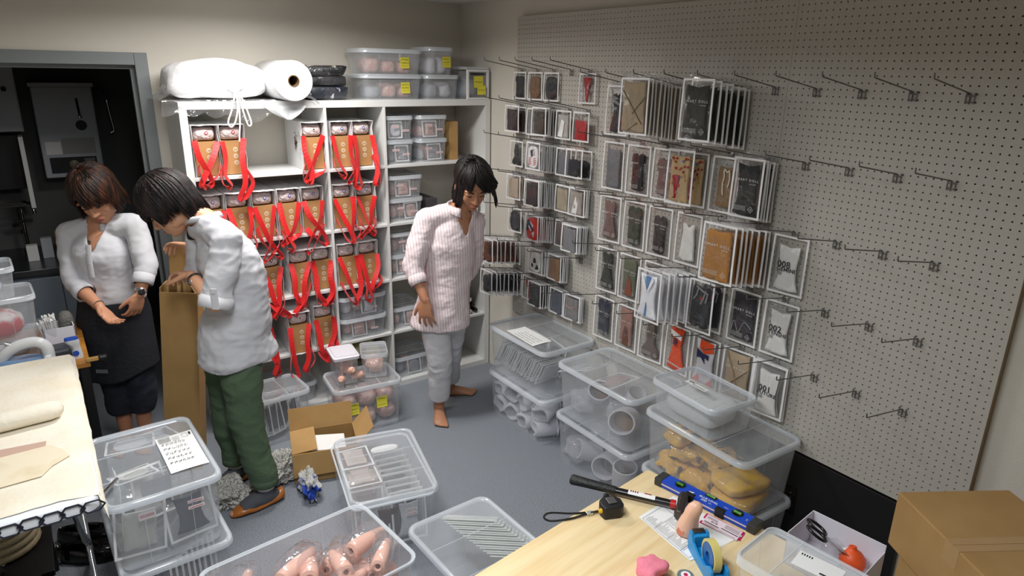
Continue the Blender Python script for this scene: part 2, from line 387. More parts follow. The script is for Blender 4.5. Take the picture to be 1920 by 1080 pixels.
def strap_me(side, seed, drop=0.08):
    rnd = random.Random(seed * 7 + side); g = G()
    A = Vector((side * (BW / 2 - .008), -.004, .185 + rnd.uniform(-.008, .008))); B = Vector((side * (BW / 2 - .012), -.004, .045 + rnd.uniform(-.02, .02)))
    cross = rnd.random() < .45
    px = (-side if cross else side) * rnd.uniform(.0, .06); Pz = -drop * rnd.uniform(.35, 1.2); P = Vector((px, -.045, Pz))
    m1 = A.lerp(P, .35) + Vector((side * rnd.uniform(-.008, .012), -.012 * rnd.uniform(.6, 1.6), 0)); m2 = A.lerp(P, .72) + Vector((rnd.uniform(-.025, .025), -.015, 0))
    n1 = B.lerp(P, .5) + Vector((side * rnd.uniform(.005, .045), -.025, .01))
    ribbon(g, [A, m1, m2, P + Vector((-.014 * side, -.004, .008)), P + Vector((.004 * side, 0, -.004)), P + Vector((.026 * side, .006, .016)), n1, B], 0.029, rnd.uniform(-.4, .4), rnd.choice([-1, 1]) * rnd.uniform(1.2, 2.8))
    return g.me('strap')
bags = [bag_me(k) for k in range(4)]
box_me = G().box(-.056, .056, .012, .3, .003, .178).me('kraft'); 
def icon_me():
    g = G(); g.lathe([(.0125, 0), (.0125, .0008)], 18); return g.me('icon')
def glyph_me(k):
    g = G()
    if k == 0: g.box(-.006, -.003, -.005, .005, .0009, .0014); g.box(.003, .006, -.005, .005, .0009, .0014); g.box(-.003, .003, -.0012, .0012, .0009, .0014)
    elif k == 1: g.box(-.006, .006, .001, .003, .0009, .0014); g.box(-.004, .004, -.004, -.0015, .0009, .0014)
    else: g.box(-.005, -.002, -.006, .005, .0009, .0014); g.box(.002, .005, -.006, .005, .0009, .0014)
    return g.me('glyph')
icm = icon_me(); glm = [glyph_me(k) for k in range(3)]
def pouch_me(seed):
    g = G(); rnd = random.Random(seed); rs = []
    nu, nv = 16, 8
    for j in range(nv + 1):
        v = -math.pi / 2 + math.pi * j / nv; ring = []
        for i in range(nu):
            u = 2 * math.pi * i / nu; sg = lambda a, e: math.copysign(abs(a) ** e, a)
            x = .057 * sg(math.cos(u), .4) * abs(math.cos(v)) ** .3; y = .142 * sg(math.sin(u), .4) * abs(math.cos(v)) ** .3; z = .038 * sg(math.sin(v), .7)
            k = 1 + .1 * noise.noise(Vector((x, y, z)) * 60 + Vector((seed * 3.1, 0, 0))); ring.append((x * min(k, 1.02), y + .150, z * k))
        rs.append(ring)
    g.rings(rs, True, True); return g.me('pouch', True)
pouches = [pouch_me(k) for k in range(3)]
stk_me = G().lathe([(.0085, 0), (.0085, .001)], 16).me('sticker'); stk2_me = G().box(-.0042, .0042, -.0042, .0042, .001, .0016).me('sticker_mark')
BAGS = [  # x, row floor, sticker colour, forward offset, turn
 (-1.747, 4, 'red', 0, 0), (-1.615, 4, 'red', 0, 0), (-1.186, 4, 'white', -.004, 3), (-1.020, 4, 'blue', 0, 0), (-.889, 4, 'blue', 0, 0),
 (-1.755, 3, 'purple', 0, 0), (-1.621, 3, 'blue', 0, 0), (-1.486, 3, 'blue', 0, 0), (-1.350, 3, 'purple', 0, 0), (-1.213, 3, 'purple', 0, 0), (-1.030, 3, 'purple', 0, 0), (-.889, 3, 'blue', 0, 0),
 (-1.618, 2, 'black', 0, 0), (-1.482, 2, 'black', 0, 0), (-1.315, 2, 'green', .0, 2), (-1.186, 2, 'green', 0, 0), (-1.026, 2, 'black', 0, 0), (-.892, 2, 'black', 0, 0),
 (-1.575, 1, 'red', 0, 0), (-1.362, 1, 'white', -.045, 4), (-1.195, 1, 'red', 0, 0)]
rown = {4: 'top row', 3: 'second row', 2: 'third row', 1: 'fourth row'}
for k, (x, row, sc, fo, turn) in enumerate(BAGS):
    z = zrow[row]; y = -0.372 + fo
    nth = ['first', 'second', 'third', 'fourth', 'fifth', 'sixth', 'seventh'][sorted(b[0] for b in BAGS if b[1] == row).index(x)]
    wide = nth + ' from the doorway end'
    e = empty('carrier_bag', (x, y, z), R(-turn), f'white carrier bag with red handles, {sc} sticker, {rown[row]}, {wide}', 'carrier bag', 'white carrier bags on the shelves')
    ob('bag_body', bags[k % 4], M_bag, e)
    for s in (-1, 1): ob('handle', strap_me(s, k + 1, .1), M_red, e)
    b = empty('kraft_box', (x, y, z + .003), R(-turn), f'brown icon-printed box in a carrier bag, {rown[row]}, {wide}', 'box', 'brown boxes inside the carrier bags')
    ob('box_body', box_me, M_kraft, b)
    for q in range(3):
        i = ob('icon', icm, M_icon, b, (.012, .012, .132 - q * .034), (R(90), 0, 0)); ob('icon_glyph', glm[q], M_icon2, i)
    p = empty('clear_pouch', (x, y, z + .181), R(-turn), f'crinkled clear pouch on a brown box, {rown[row]}, {wide}', 'pouch', 'stickered pouches inside the carrier bags')
    ob('pouch_body', pouches[k % 3], M_pouch, p, (0, 0, .038))
    st = setmat(ob('sticker', stk_me, None, p, (.008, .0065, .044), (R(90), 0, 0)), STK[sc]); setmat(ob('sticker_mark', stk2_me, None, st), M_stw if sc != 'white' else STK['black'])
    if turn >= 3:  # printed side panel seen where the neighbour is missing
        rnd = random.Random(k); g = G()
        if row == 4:
            for q in range(26):
                a = rnd.uniform(0, 6.28); rr = rnd.uniform(.01, .055); cy, cz = .12 + .55 * rr * math.cos(a), .15 + rr * math.sin(a); sz = rnd.uniform(.003, .011); an = rnd.uniform(0, 3.1)
                g.add([(0, cy + sz * math.cos(an + t * 1.57) * (1.6 if t % 2 else .6), cz + sz * math.sin(an + t * 1.57)) for t in range(4)], [(0, 3, 2, 1)])
        tx = ob('lettering', text_me('SMART DOLL', .017, 1.7), M_ink, e); tx.matrix_local = Matrix(((0, 0, -1, -BW / 2 - .005), (0, -1, 0, .04), (-1, 0, 0, .135), (0, 0, 0, 1)))
        if row == 4: sd = g.ob('side_print', mat('brown_ink', (92, 58, 40), .7), e, (-BW / 2 - .0046, 0, 0)); sd['kind'] = 'stuff'
# ============================================================ framed clear packets with doll clothes
_pk = {}
def packet_meshes(w, h, seed=0):
    k = (w, h, seed)
    if k in _pk: return _pk[k]
    rnd = random.Random(seed * 13 + int(w * 1000)); b = 0.0085
    bow = lambda x, z: .0035 * math.sin(3.1 * (x / w) + seed) * (-z / h) + .003 * math.sin(2.4 * z / h + seed * 2)
    # white border ring, gently warped
    n = 6; out = []; inn = []
    for (ax, az), (bx, bz) in (((-.5, -1), (.5, -1)), ((.5, -1), (.5, 0)), ((.5, 0), (-.5, 0)), ((-.5, 0), (-.5, -1))):
        for q in range(n):
            t = q / n; x = (ax + (bx - ax) * t) * w; z = (az + (bz - az) * t) * h; out.append((x, z))
            inn.append((x * (1 - 2 * b / w), -h / 2 + (z + h / 2) * (1 - 2 * b / h)))
    N = len(out); th = .0011; g = G()
    g.rings([[(x, bow(x, z) - th, z) for x, z in out], [(x, bow(x, z) - th, z) for x, z in inn], [(x, bow(x, z) + th, z) for x, z in inn], [(x, bow(x, z) + th, z) for x, z in out], [(x, bow(x, z) - th, z) for x, z in out]], False, False)
    fr = g.me('packet_border', 40)
    # film: puffed front and back sheets plus the zip header above the border
    m = 6
    def sheet_(sgn):
        rs = []
        for j in range(m + 1):
            z = -h + (h + .022) * j / m; row = []
            for i in range(m + 1):
                x = w * .497 * (2 * i / m - 1); e = math.sin(math.pi * i / m) * max(0, math.sin(math.pi * min(1, j / (m - 1)))) if j < m else 0
                row.append((x, bow(x, min(z, 0)) + sgn * (.0004 + .009 * e * (1 + .5 * noise.noise(Vector((x * 40, seed + sgn, z * 40))))), z))
            rs.append(row)
        return rs
    g = G(); g.rings(sheet_(-1), False, False, False); g.rings(sheet_(1), False, False, False); fm = g.me('film', True)
    _pk[k] = (fr, fm); return _pk[k]
OUT = {  # half outlines (x>=0 side mirrored) or full outlines, unit box x -.5...5, z 0 (top) ... -1
 'dress': [(.16, 0), (.30, -.02), (.27, -.2), (.2, -.42), (.3, -.7), (.44, -.97), (.2, -1), (0, -1), None, (0, -.06)],
 'long': [(.16, 0), (.36, -.03), (.42, -.2), (.34, -.3), (.36, -.95), (.2, -1), (0, -1), None, (0, -.07)],
 'tank': [(.2, 0), (.34, 0), (.3, -.18), (.36, -.5), (.42, -.97), (.2, -1), (0, -1), None, (0, -.1)],
 'tee': [(.14, 0), (.36, -.03), (.5, -.24), (.4, -.34), (.31, -.28), (.34, -.6), (.44, -.97), (.2, -1), (0, -1), None, (0, -.06)],
 'shirt': [(.2, -.02), (.4, .0), (.36, -.25), (.32, -.5), (.36, -.75), (.47, -.97), (.2, -1), (0, -1), None, (0, -.05)],
 'pants': [(.36, 0), (.42, -.06), (.44, -.5), (.46, -.96), (.2, -1), (.08, -.98), (0, -.95), None, (0, -.04)],
 'fold': [(.3, -.01), (.42, 0), (.44, -.3), (.42, -.6), (.45, -.98), (.2, -1), (0, -.99), None, (0, -.02)],
 'round': [(.22, -.01), (.4, -.12), (.47, -.35), (.47, -.65), (.38, -.9), (.2, -1), (0, -1), None, (0, 0)],
 'boots': [(.14, 0), (.2, -.3), (.18, -.6), (.4, -.8), (.42, -.95), (.2, -1), (0, -.92), None, (0, 0)],
 'tie': [(.3, 0), (.36, -.05), (.18, -.5), (.06, -.98), (0, -1), None, (0, 0)],
 'shoe': [(.1, 0), (.2, -.1), (.22, -.4), (.16, -.6), (.22, -.85), (.12, -1), (0, -1), None, (0, 0)],
}
_gm = {}
def garment_me(shape, w, h, th, seed):
    k = (shape, round(w, 3), round(h, 3), seed)
    if k in _gm: return _gm[k]
    o = OUT[shape]; i = o.index(None); half = o[:i]; topc = o[i + 1]
    poly = [topc] + half + [(-x, z) for x, z in reversed(half) if x > 0]
    # densify
    P = []
    for a in range(len(poly)):
        p, q = poly[a], poly[(a + 1) % len(poly)]
        for t in (0, .5): P.append(((p[0] + (q[0] - p[0]) * t) * w, (p[1] + (q[1] - p[1]) * t) * h))
    P = [(x + .02 * w * noise.noise(Vector((x * 90, z * 90, seed))), z) for x, z in P]
    cz = -h * .5; rs = []
    for s, d in ((1, .0), (.985, .6), (.86, .92), (.6, 1), (.3, 1.05)):
        rs.append([(x * s, -th * d * (1 + .45 * noise.noise(Vector((x * s * 45, (z) * s * 45, seed * 2.3)))), cz + (z - cz) * s) for x, z in P])
    g = G(); g.rings([[(x, th * .5, z) for x, _, z in rs[0]]] + rs, True, True); _gm[k] = g.me('garment', 60); return _gm[k]
CL = {}
def cloth(col):
    if col not in CL:
        CL[col] = mat('cloth_%d_%d_%d' % col, col, .85, bump=(45, .7, (1, 1, .5), .006), sheen=.1)
    return CL[col]
M_print = mat('white_print', (225, 225, 222), .6); M_navy = cloth((38, 40, 82)); M_orange = mat('orange_cloth', (226, 78, 28), .8, bump=(45, .6))
def logo(parent, w, z0, zb, th):
    """white lettering printed on the packet"""
    m = text_me('SMART DOLL', .0145, 1.45); s = min(1, w * .93 / .118)
    o = ob('lettering', m, M_print, parent, (.004, -th, z0), (R(90), 0, 0)); o.scale = (s, s, s)
    o = ob('lettering', text_me('ENVISION', .006, 1.2), M_print, parent, (w * .27, -th, z0 - .0145), (R(90), 0, 0))
    g = G()
    for k in range(4): g.add([(-w * .42, 0, -.005 * k), (w * .1, 0, -.005 * k), (w * .1, 0, -.005 * k + .0009), (-w * .42, 0, -.005 * k + .0009)], [(0, 1, 2, 3)])
    l_ = g.ob('print_lines', M_print, parent, (0, -th, zb)); l_['kind'] = 'stuff'
    d = .0135; g = G(); g.rings([[(d * a, 0, d * b) for a, b in ((1, 0), (0, 1), (-1, 0), (0, -1))], [(d * .9 * a, 0, d * .9 * b) for a, b in ((1, 0), (0, 1), (-1, 0), (0, -1))]], False, False)
    e = g.ob('diamond_mark', M_print, parent, (w * .3, -th, zb - .009)); ob('mark_text', text_me('c3', .012), M_print, e, (0, -.0003, 0), (R(90), 0, 0))
def packet(loc, rot, w, h, shape, col, label, group, gw=.78, gh=.84, gz=-.1, print_=False, seed=0, extras=None, tilt=0, name='clothing_packet', th=.007, m=None):
    e = empty(name, loc, (0, tilt, rot) if tilt else rot, label, 'packet', group)
    fr, fm = packet_meshes(w, h, seed % 4)
    ob('border', fr, M_frame, e); ob('film', fm, M_film, e)
    if shape:
        GW, GH = w * gw, h * gh
        gm = garment_me(shape, GW, GH, th, seed % 3); o = ob('garment', gm, None, e, (0, 0, h * gz))
        mm = m or cloth(col)
        if len(gm.materials) == 0: gm.materials.append(mm)
        o.material_slots[0].link = 'OBJECT'; o.material_slots[0].material = mm
        if print_: logo(e, GW, -h * .36, -h * .80, th * 1.55)
        if extras: extras(e, GW, GH, h * gz, th)
    return e
# small accessories drawn as real geometry on the garment face
def fl(parent, name, m, poly, y, z0): 
    n = len(poly); g = G(); g.add([(x, -.001, z) for x, z in poly] + [(x, .001, z) for x, z in poly], [tuple(range(n)), tuple(range(2 * n - 1, n - 1, -1))] + [(i, n + i, n + (i + 1) % n, (i + 1) % n) for i in range(n)])
    return g.ob(name, m, parent, (0, y, z0))
def ex_number(num, word):
    def f(e, W, H, z0, th):
        ob('lettering', text_me(num, .038, 1.05, bold=.02), M_ink, e, (-W * .12, -th * 1.6, z0 - H * .42), (R(90), 0, 0))
        ob('lettering', text_me(word, .0235, 1.08, bold=.02), M_ink, e, (-.002, -th * 1.6, z0 - H * .53), (R(90), 0, 0))
        g = G()
        for k in range(3): g.add([(-W * .32, 0, -.005 * k), (-W * .16, 0, -.005 * k), (-W * .16, 0, -.005 * k + .002), (-W * .32, 0, -.005 * k + .002)], [(0, 1, 2, 3)])
        o = g.ob('print_lines', M_ink, e, (0, -th * 1.6, z0 - H * .6)); o['kind'] = 'stuff'
    return f
def ex_suit(e, W, H, z0, th):
    bl = cloth((92, 128, 176))
    fl(e, 'blouse', bl, [(-W * .1, -H * .03), (W * .16, -H * .03), (-W * .04, -H * .33)], -th * 1.5, z0)
    fl(e, 'blouse', bl, [(-W * .03, -H * .62), (-W * .1, -H * .95), (-W * .02, -H * .95), (0, -H * .7)], -th * 1.5, z0)
    for s in (-1, 1): fl(e, 'lapel', cloth((226, 228, 234)), [(s * W * .2, -H * .02), (s * W * .3, -H * .1), (s * W * .02, -H * .42), (s * W * .06, -H * .3)], -th * 1.75, z0)
def ex_orange(e, W, H, z0, th):
    wv = cloth((230, 228, 226))
    fl(e, 'collar', wv, [(-W * .3, -H * .08), (W * .26, -H * .16), (W * .24, -H * .27), (-W * .28, -H * .2)], -th * 1.55, z0)
    g = G()
    for k in range(3): 
        for s in (-1, 1): g.tube([(-W * .13, 0, -k * .011), (W * .05, 0, -k * .011 - s * .01)], .002, 5)
    g.ob('lacing', M_navy, e, (0, -th * 1.9, z0 - H * .28))
    fl(e, 'hem_stripe', wv, [(-W * .4, -H * .84), (W * .4, -H * .88), (W * .4, -H * .905), (-W * .4, -H * .865)], -th * 1.4, z0)
    for k in range(7): fl(e, 'stripe_mark', M_navy, [(-W * .36 + k * W * .1, -H * .846 - k * .0009), (-W * .31 + k * W * .1, -H * .85 - k * .0009), (-W * .31 + k * W * .1, -H * .862 - k * .0009), (-W * .36 + k * W * .1, -H * .858 - k * .0009)], -th * 1.6, z0)
def ex_sailor(e, W, H, z0, th):
    fl(e, 'sailor_collar', M_orange, [(-W * .2, -H * .0), (W * .35, -H * .02), (W * .38, -H * .22), (W * .0, -H * .3), (-W * .22, -H * .2)], -th * 1.6, z0)
    fl(e, 'bow', M_navy, [(-W * .3, -H * .22), (-W * .02, -H * .3), (W * .2, -H * .3), (W * .2, -H * .42), (W * .02, -H * .37), (W * .06, -H * .52), (-W * .12, -H * .4), (-W * .3, -H * .42)], -th * 2.1, z0)
    for s, x in ((1, -.3), (1, .3)): fl(e, 'skirt_point', M_orange, [(W * (x - .14), -H * .98), (W * (x + .14), -H * .99), (W * (x + .1), -H * .8)], -th * 1.4, z0)
def ex_cross(e, W, H, z0, th):
    d = cloth((150, 132, 106)); g = G(); g.tube([(-W * .42, 0, -H * .02), (-W * .1, 0, -H * .45), (W * .2, 0, -H * .98)], [(.007, .003)] * 3, 6, up=(0, 1, 0)); g.ob('sleeve', cloth((170, 150, 124)), e, (0, -th * 1.3, z0))
    g = G(); g.tube([(W * .42, 0, -H * .3), (-W * .05, 0, -H * .6), (-W * .42, 0, -H * .85)], [(.007, .003)] * 3, 6, up=(0, 1, 0)); g.ob('sleeve', cloth((170, 150, 124)), e, (0, -th * 1.3, z0))
def ex_wrap(e, W, H, z0, th):
    d = cloth((96, 84, 66))
    for a, b in (((-.45, -.15), (.38, -.82)), ((.45, -.3), (0, -.62)), ((.2, -.8), (-.2, -.98))):
        g = G(); g.tube([(W * a[0], 0, H * a[1]), (W * b[0], 0, H * b[1])], .0016, 5); g.ob('seam', d, e, (0, -th * 1.45, z0))
def ex_straps(e, W, H, z0, th):
    s = mat('grey_strap', (120, 120, 124), .6)
    for pts in ([(-.1, -.06), (-.16, -.22), (-.3, -.34)], [(.28, -.08), (.16, -.3), (.06, -.42)], [(.38, -.12), (.3, -.36)], [(-.2, -.02), (.1, -.1), (.34, -.14)]):
        g = G(); g.tube([(W * x, 0, H * z) for x, z in pts], [(.0045, .0016)] * len(pts), 6, up=(1, 0, .2)); g.ob('strap', s, e, (0, -th * 1.6, z0))
    fl(e, 'patch', mat('red_patch', (190, 50, 36), .6), [(W * .06, -H * .24), (W * .14, -H * .25), (W * .1, -H * .32), (W * .04, -H * .3)], -th * 1.8, z0)
def ex_floral(e, W, H, z0, th):
    rnd = random.Random(4); cols = [cloth((168, 30, 30)), cloth((150, 26, 36)), cloth((96, 120, 156)), cloth((188, 140, 66))]
    for k in range(26):
        x, z = rnd.uniform(-.4, .4) * W, -rnd.uniform(.05, .95) * H; r = rnd.uniform(.003, .0075)
        if x > .1 * W and z < -.55 * H: continue
        fl(e, 'blossom', cols[rnd.choice([0, 0, 1, 2, 3])], [(x + r * math.cos(a * 1.05) * (1 + .3 * (a % 2)), z + r * math.sin(a * 1.05) * (1 + .3 * (a % 2))) for a in range(6)], -th * 1.5, z0)
    g = garment_me('tie', W * .5, H * .5, .004, 1); o = ob('sash', g, None, e, (-W * .12, -th * 1.1, z0 - H * .42)); g.materials.append(cols[1]) if not g.materials else None
def ex_strings(e, W, H, z0, th):
    s = mat('beige_string', (222, 214, 196), .7)
    for pts in ([(-.05, -.08), (.0, -.25), (-.06, -.4), (-.02, -.62), (.02, -.68)], [(.3, -.1), (.34, -.3), (.26, -.48)], [(-.02, -.05), (.14, -.12), (.3, -.08)]):
        g = G(); g.tube(cat_pts([(W * x, 0, H * z) for x, z in pts], 3), .0032, 6); g.ob('drawstring', s, e, (0, -th * 1.7, z0))
def ex_flag(e, W, H, z0, th):
    fl(e, 'dark_patch', M_navy, [(-.2 * W, -.2 * H), (.15 * W, -.12 * H), (.2 * W, -.4 * H), (-.12 * W, -.48 * H)], -th * 1.6, z0)
    for q, x in ((0, -.22), (1, .22)):
        for k in range(4): fl(e, 'red_stripe', cloth((186, 30, 40)), [(W * (x - .12), -H * (.55 + .09 * k)), (W * (x + .12), -H * (.5 + .09 * k)), (W * (x + .12), -H * (.535 + .09 * k)), (W * (x - .12), -H * (.585 + .09 * k))], -th * 1.6, z0)
def ex_tri(e, W, H, z0, th):
    for cx, cz in ((0, -.42), (-.22, -.72), (.2, -.7)): fl(e, 'black_cup', cloth((24, 24, 30)), [(W * (cx - .16), H * (cz - .12)), (W * (cx + .16), H * (cz - .1)), (W * (cx + .04), H * (cz + .14)), (W * (cx - .1), H * (cz + .12))], -th * 1.8, z0)
    g = G()
    for k in range(4): g.tube(cat_pts([(W * .4 * math.cos(a + k), 0, -H * .45 + H * .4 * math.sin(a * 1.3 + k)) for a in (0, 1, 2, 3, 4)], 4), .002, 5)
    g.ob('cord', cloth((225, 225, 222)), e, (0, -th * 2, z0))
def ex_redblue(e, W, H, z0, th):
    fl(e, 'white_panel', cloth((228, 226, 226)), [(-.1 * W, -.15 * H), (.2 * W, -.3 * H), (.0, -.6 * H), (-.25 * W, -.4 * H)], -th * 1.55, z0)
    fl(e, 'blue_ribbon', M_navy, [(-.35 * W, -.12 * H), (-.2 * W, -.08 * H), (.2 * W, -.5 * H), (.1 * W, -.58 * H), (-.2 * W, -.3 * H), (-.28 * W, -.62 * H), (-.42 * W, -.58 * H)], -th * 1.8, z0)
    fl(e, 'white_panel', cloth((228, 226, 226)), [(.05 * W, -.66 * H), (.3 * W, -.55 * H), (.2 * W, -.85 * H)], -th * 1.55, z0)
def ex_stripe2(c): 
    def f(e, W, H, z0, th): fl(e, 'panel', cloth(c), [(W * .12, -H * .06), (W * .4, -H * .05), (W * .36, -H * .97), (W * .14, -H * .98)], -th * 1.5, z0)
    return f
def ex_patch(c):
    def f(e, W, H, z0, th): fl(e, 'panel', cloth(c), [(-W * .2, -H * .95), (W * .3, -H * .97), (W * .16, -H * .55), (-.02 * W, -H * .45), (-W * .14, -H * .6)], -th * 1.5, z0)
    return f
def ex_card(e, W, H, z0, th): fl(e, 'white_card', M_paper, [(-.35 * W, -.95 * H), (.05 * W, -.97 * H), (.2 * W, -.3 * H), (-.05 * W, -.2 * H)], -th * 1.6, z0)
def ex_swoosh(e, W, H, z0, th):
    g = G(); g.tube(cat_pts([(-.42 * W, 0, -.35 * H), (-.1 * W, 0, -.45 * H), (.4 * W, 0, -.3 * H)], 5), .002, 5); g.ob('pink_trim', cloth((206, 150, 140)), e, (0, -th * 1.6, z0))
def ex_hang(e, W, H, z0, th):
    g = G(); g.tube(cat_pts([(-.4 * W, 0, -.85 * H), (-.3 * W, 0, -.62 * H), (-.1 * W, 0, -.85 * H), (.1 * W, 0, -.6 * H), (.4 * W, 0, -.7 * H)], 5), .0008, 4); g.ob('thin_line', M_print, e, (0, -th * 1.6, z0))

# hooks ------------------------------------------------------------------------------------------
M_wire = mat('hook_wire', (112, 110, 108), .4, .5)
g = G(); r = .0024
g.tube([(-.006, 0, 0), (-.012, 0, .003), (-.268, 0, .045), (-.272, 0, .049), (-.273, 0, .062)], r, 6); arm_me = g.me('hook_arm', 60)
g = G()
g.tube([(.006, -.0125, .004), (-.006, -.0125, .004), (-.006, -.0125, -.028), (.004, -.0125, -.028)], .0018, 6)
g.tube([(.006, .0125, .004), (-.006, .0125, .004), (-.006, .0125, -.028), (.004, .0125, -.028)], .0018, 6)
g.tube([(-.007, -.0125, -.005), (-.007, .0125, -.005)], .0018, 6); g.tube([(-.007, -.0125, -.024), (-.007, .0125, -.024)], .0018, 6); g.tube([(-.007, 0, 0), (-.007, 0, -.03)], .002, 6)
brk_me = g.me('hook_bracket', 60)
MIDZ = [1.98, 1.705, 1.428, 1.15, .873]; LEFTZ = [2.035, 1.835, 1.635, 1.43, 1.225, 1.02, .815]
def hook(y, z, label):
    e = empty('pegboard_hook', (PG, y, z), 0, label, 'hook', 'wire hooks on the pegboard'); ob('hook_bracket', brk_me, M_wire, e); ob('hook_arm', arm_me, M_wire, e)
arm_z = lambda z, x: z + .003 + .042 * max(0, (PG - .012 - x)) / .256
ordn = ['first', 'second', 'third', 'fourth', 'fifth', 'sixth', 'seventh', 'eighth', 'ninth', 'tenth', 'eleventh', 'twelfth']
GRP = 'clothing packets on the pegboard hooks'
PCOUNT = [0]
def stack(y, z, x0, x1, n, w, h, shape, col, desc, where, print_=True, extras=None, gw=.78, gh=.84, gz=-.1, seed=0, m=None, th=.006):
    """n packets on one hook, from x1 (front) back to x0 (wall)"""
    rnd = random.Random(int(y * 1000) + int(z * 777))
    for i in range(n):
        t = i / max(1, n - 1); x = x1 + (x0 - x1) * t
        if n > 1: lab = f'{desc}, {ordn[i]} packet on its hook' if i else f'{desc}, front packet on its hook'
        else: lab = f'{desc}, {where}'
        full = i == 0 or n <= 2
        packet((x, y + rnd.uniform(-.003, .003), arm_z(z, x) - .006 - (.012 if n == 1 else rnd.uniform(.006, .012))), R(-90) + rnd.uniform(-.05, .05), w, h, shape, col, lab, GRP, gw, gh, gz, print_ and full, seed + i, extras if full else None, m=m, th=min(th, (abs(x1 - x0) / max(1, n - 1)) * .3) if n > 2 else th)
yk = lambda k: -3.184 + .175 * k
yj = lambda j: -.775 - .15 * j
rn = ['top row', 'second row', 'third row', 'fourth row', 'lowest row']
for i, z in enumerate(MIDZ):
    for k in range(10):
        bare = (i == 0 and k in (0, 1, 2, 3, 4, 6, 8)) or (i == 1 and k < 4) or (i == 2 and k in (0, 1, 2, 5)) or (i > 2 and k < 3)
        hook(yk(k), z, ('empty' if bare else 'packet-carrying') + f' wire hook on the pegboard, {rn[i]}, {ordn[k]} from its doorless end' if False else ('empty' if bare else 'loaded') + f' wire hook on the large-packet {rn[i]}, {ordn[k]} from the free pegboard edge')
rl = ['top', 'second', 'third', 'fourth', 'fifth', 'sixth', 'lowest']
for i, z in enumerate(LEFTZ):
    for j in range(5): hook(yj(j), z, f'wire hook of the small-packet {rl[i]} row, {ordn[j]} from the bookcase')
A, B = .152, .243
W_, K_ = PG - .02, 'pegboard'
# top row
stack(yk(9), 1.98, -.056, -.056, 1, A, B, 'dress', (34, 32, 38), 'packet with a black lace doll dress', 'top row near the red tie packet', False, gz=-.16, gh=.78, gw=.66)
stack(yk(7), 1.98, -.062, -.29, 10, .163, B, 'fold', (158, 142, 116), 'packet with a beige wrap top', 'top row', False, ex_wrap, .92, .9, -.06)
stack(yk(5), 1.98, -.062, -.29, 7, .157, B, 'shirt', (52, 54, 48), 'packet with a dark olive coat', 'top row', True, None, .9, .86, -.1)
# second row
stack(yk(9), 1.705, -.056, -.056, 1, A, B, 'fold', (112, 114, 118), 'packet with a heather grey doll top', 'second row', False, gz=-.15, gh=.8, gw=.72)
stack(yk(8), 1.705, -.056, -.056, 1, A, B, 'long', (66, 30, 32), 'packet with a maroon top and black trousers', 'second row', True, ex_stripe2((34, 32, 36)), gz=-.16, gh=.76, gw=.68)
stack(yk(7), 1.705, -.056, -.056, 1, A, B, 'tee', (116, 88, 84), 'packet with a mauve short-sleeved doll tee', 'second row', True, gz=-.18, gh=.72, gw=.74)
stack(yk(6), 1.705, -.06, -.15, 2, .145, B, 'fold', (178, 152, 112), 'packet with a red floral doll dress', 'second row', False, ex_floral, .8, .86, -.1)
stack(yk(5), 1.705, -.06, -.06, 1, A, B, 'pants', (134, 106, 72), 'packet with khaki doll trousers and cream drawstrings', 'second row', False, ex_strings, gz=-.17, gh=.74, gw=.56)
stack(yk(4), 1.705, -.06, -.15, 5, .145, B, 'shirt', (36, 38, 38), 'packet with a black doll shirt', 'second row', True, None, .82, .86, -.1)
# third row
stack(yk(9), 1.428, -.056, -.056, 1, A, B, 'dress', (118, 92, 88), 'packet with a dusty mauve doll dress', 'third row', True, gz=-.1, gh=.82, gw=.8)
stack(yk(8), 1.428, -.056, -.056, 1, A, B, 'long', (62, 68, 54), 'packet with a moss green doll dress', 'third row', True, gz=-.1, gh=.82, gw=.74)
stack(yk(7), 1.428, -.056, -.056, 1, A, B, 'long', (54, 44, 44), 'packet with a dark brown doll dress', 'third row', True, gz=-.17, gh=.78, gw=.62)
stack(yk(6), 1.428, -.056, -.056, 1, A, B, 'tank', (226, 226, 222), 'packet with a plain white doll tank top', 'third row beside a brown trouser packet', False, gz=-.2, gh=.72, gw=.7)
stack(yk(4), 1.428, -.062, -.29, 7, .163, B, 'pants', (170, 118, 58), 'packet with caramel brown doll trousers', 'third row', True, None, .86, .88, -.1)
stack(yk(3), 1.428, -.058, -.058, 1, .155, B, 'shirt', (230, 230, 227), 'packet with a white doll tee numbered 008', 'third row', False, ex_number('008', 'GEMINI'), gw=.74, gh=.78, gz=-.16)
# fourth row
stack(yk(9), 1.15, -.056, -.056, 1, A, B, 'dress', (48, 54, 46), 'packet with a dark forest green doll dress', 'fourth row', True, gz=-.1, gh=.82, gw=.8)
stack(yk(8), 1.15, -.056, -.056, 1, A, B, 'fold', (96, 100, 82), 'packet with olive and rust doll trousers', 'fourth row', True, ex_patch((128, 70, 52)), gz=-.08, gh=.84, gw=.7)
stack(yk(7), 1.15, -.056, -.056, 1, A, B, 'fold', (116, 98, 88), 'packet with a taupe doll garment behind the white suit packets', 'fourth row', False)
stack(yk(6), 1.15, -.062, -.29, 6, .15, B, 'shirt', (226, 228, 234), 'packet with a white doll suit over a blue blouse', 'fourth row', False, ex_suit, .86, .86, -.08)
stack(yk(5), 1.15, -.062, -.14, 2, .14, B, 'pants', (44, 44, 48), 'packet with black strapped doll trousers', 'fourth row', False, ex_straps, .8, .82, -.1)
stack(yk(4), 1.15, -.058, -.058, 1, A, B, 'fold', (44, 42, 48), 'packet with a black folded doll garment and white outline print', 'fourth row', True, ex_hang, .84, .86, -.06)
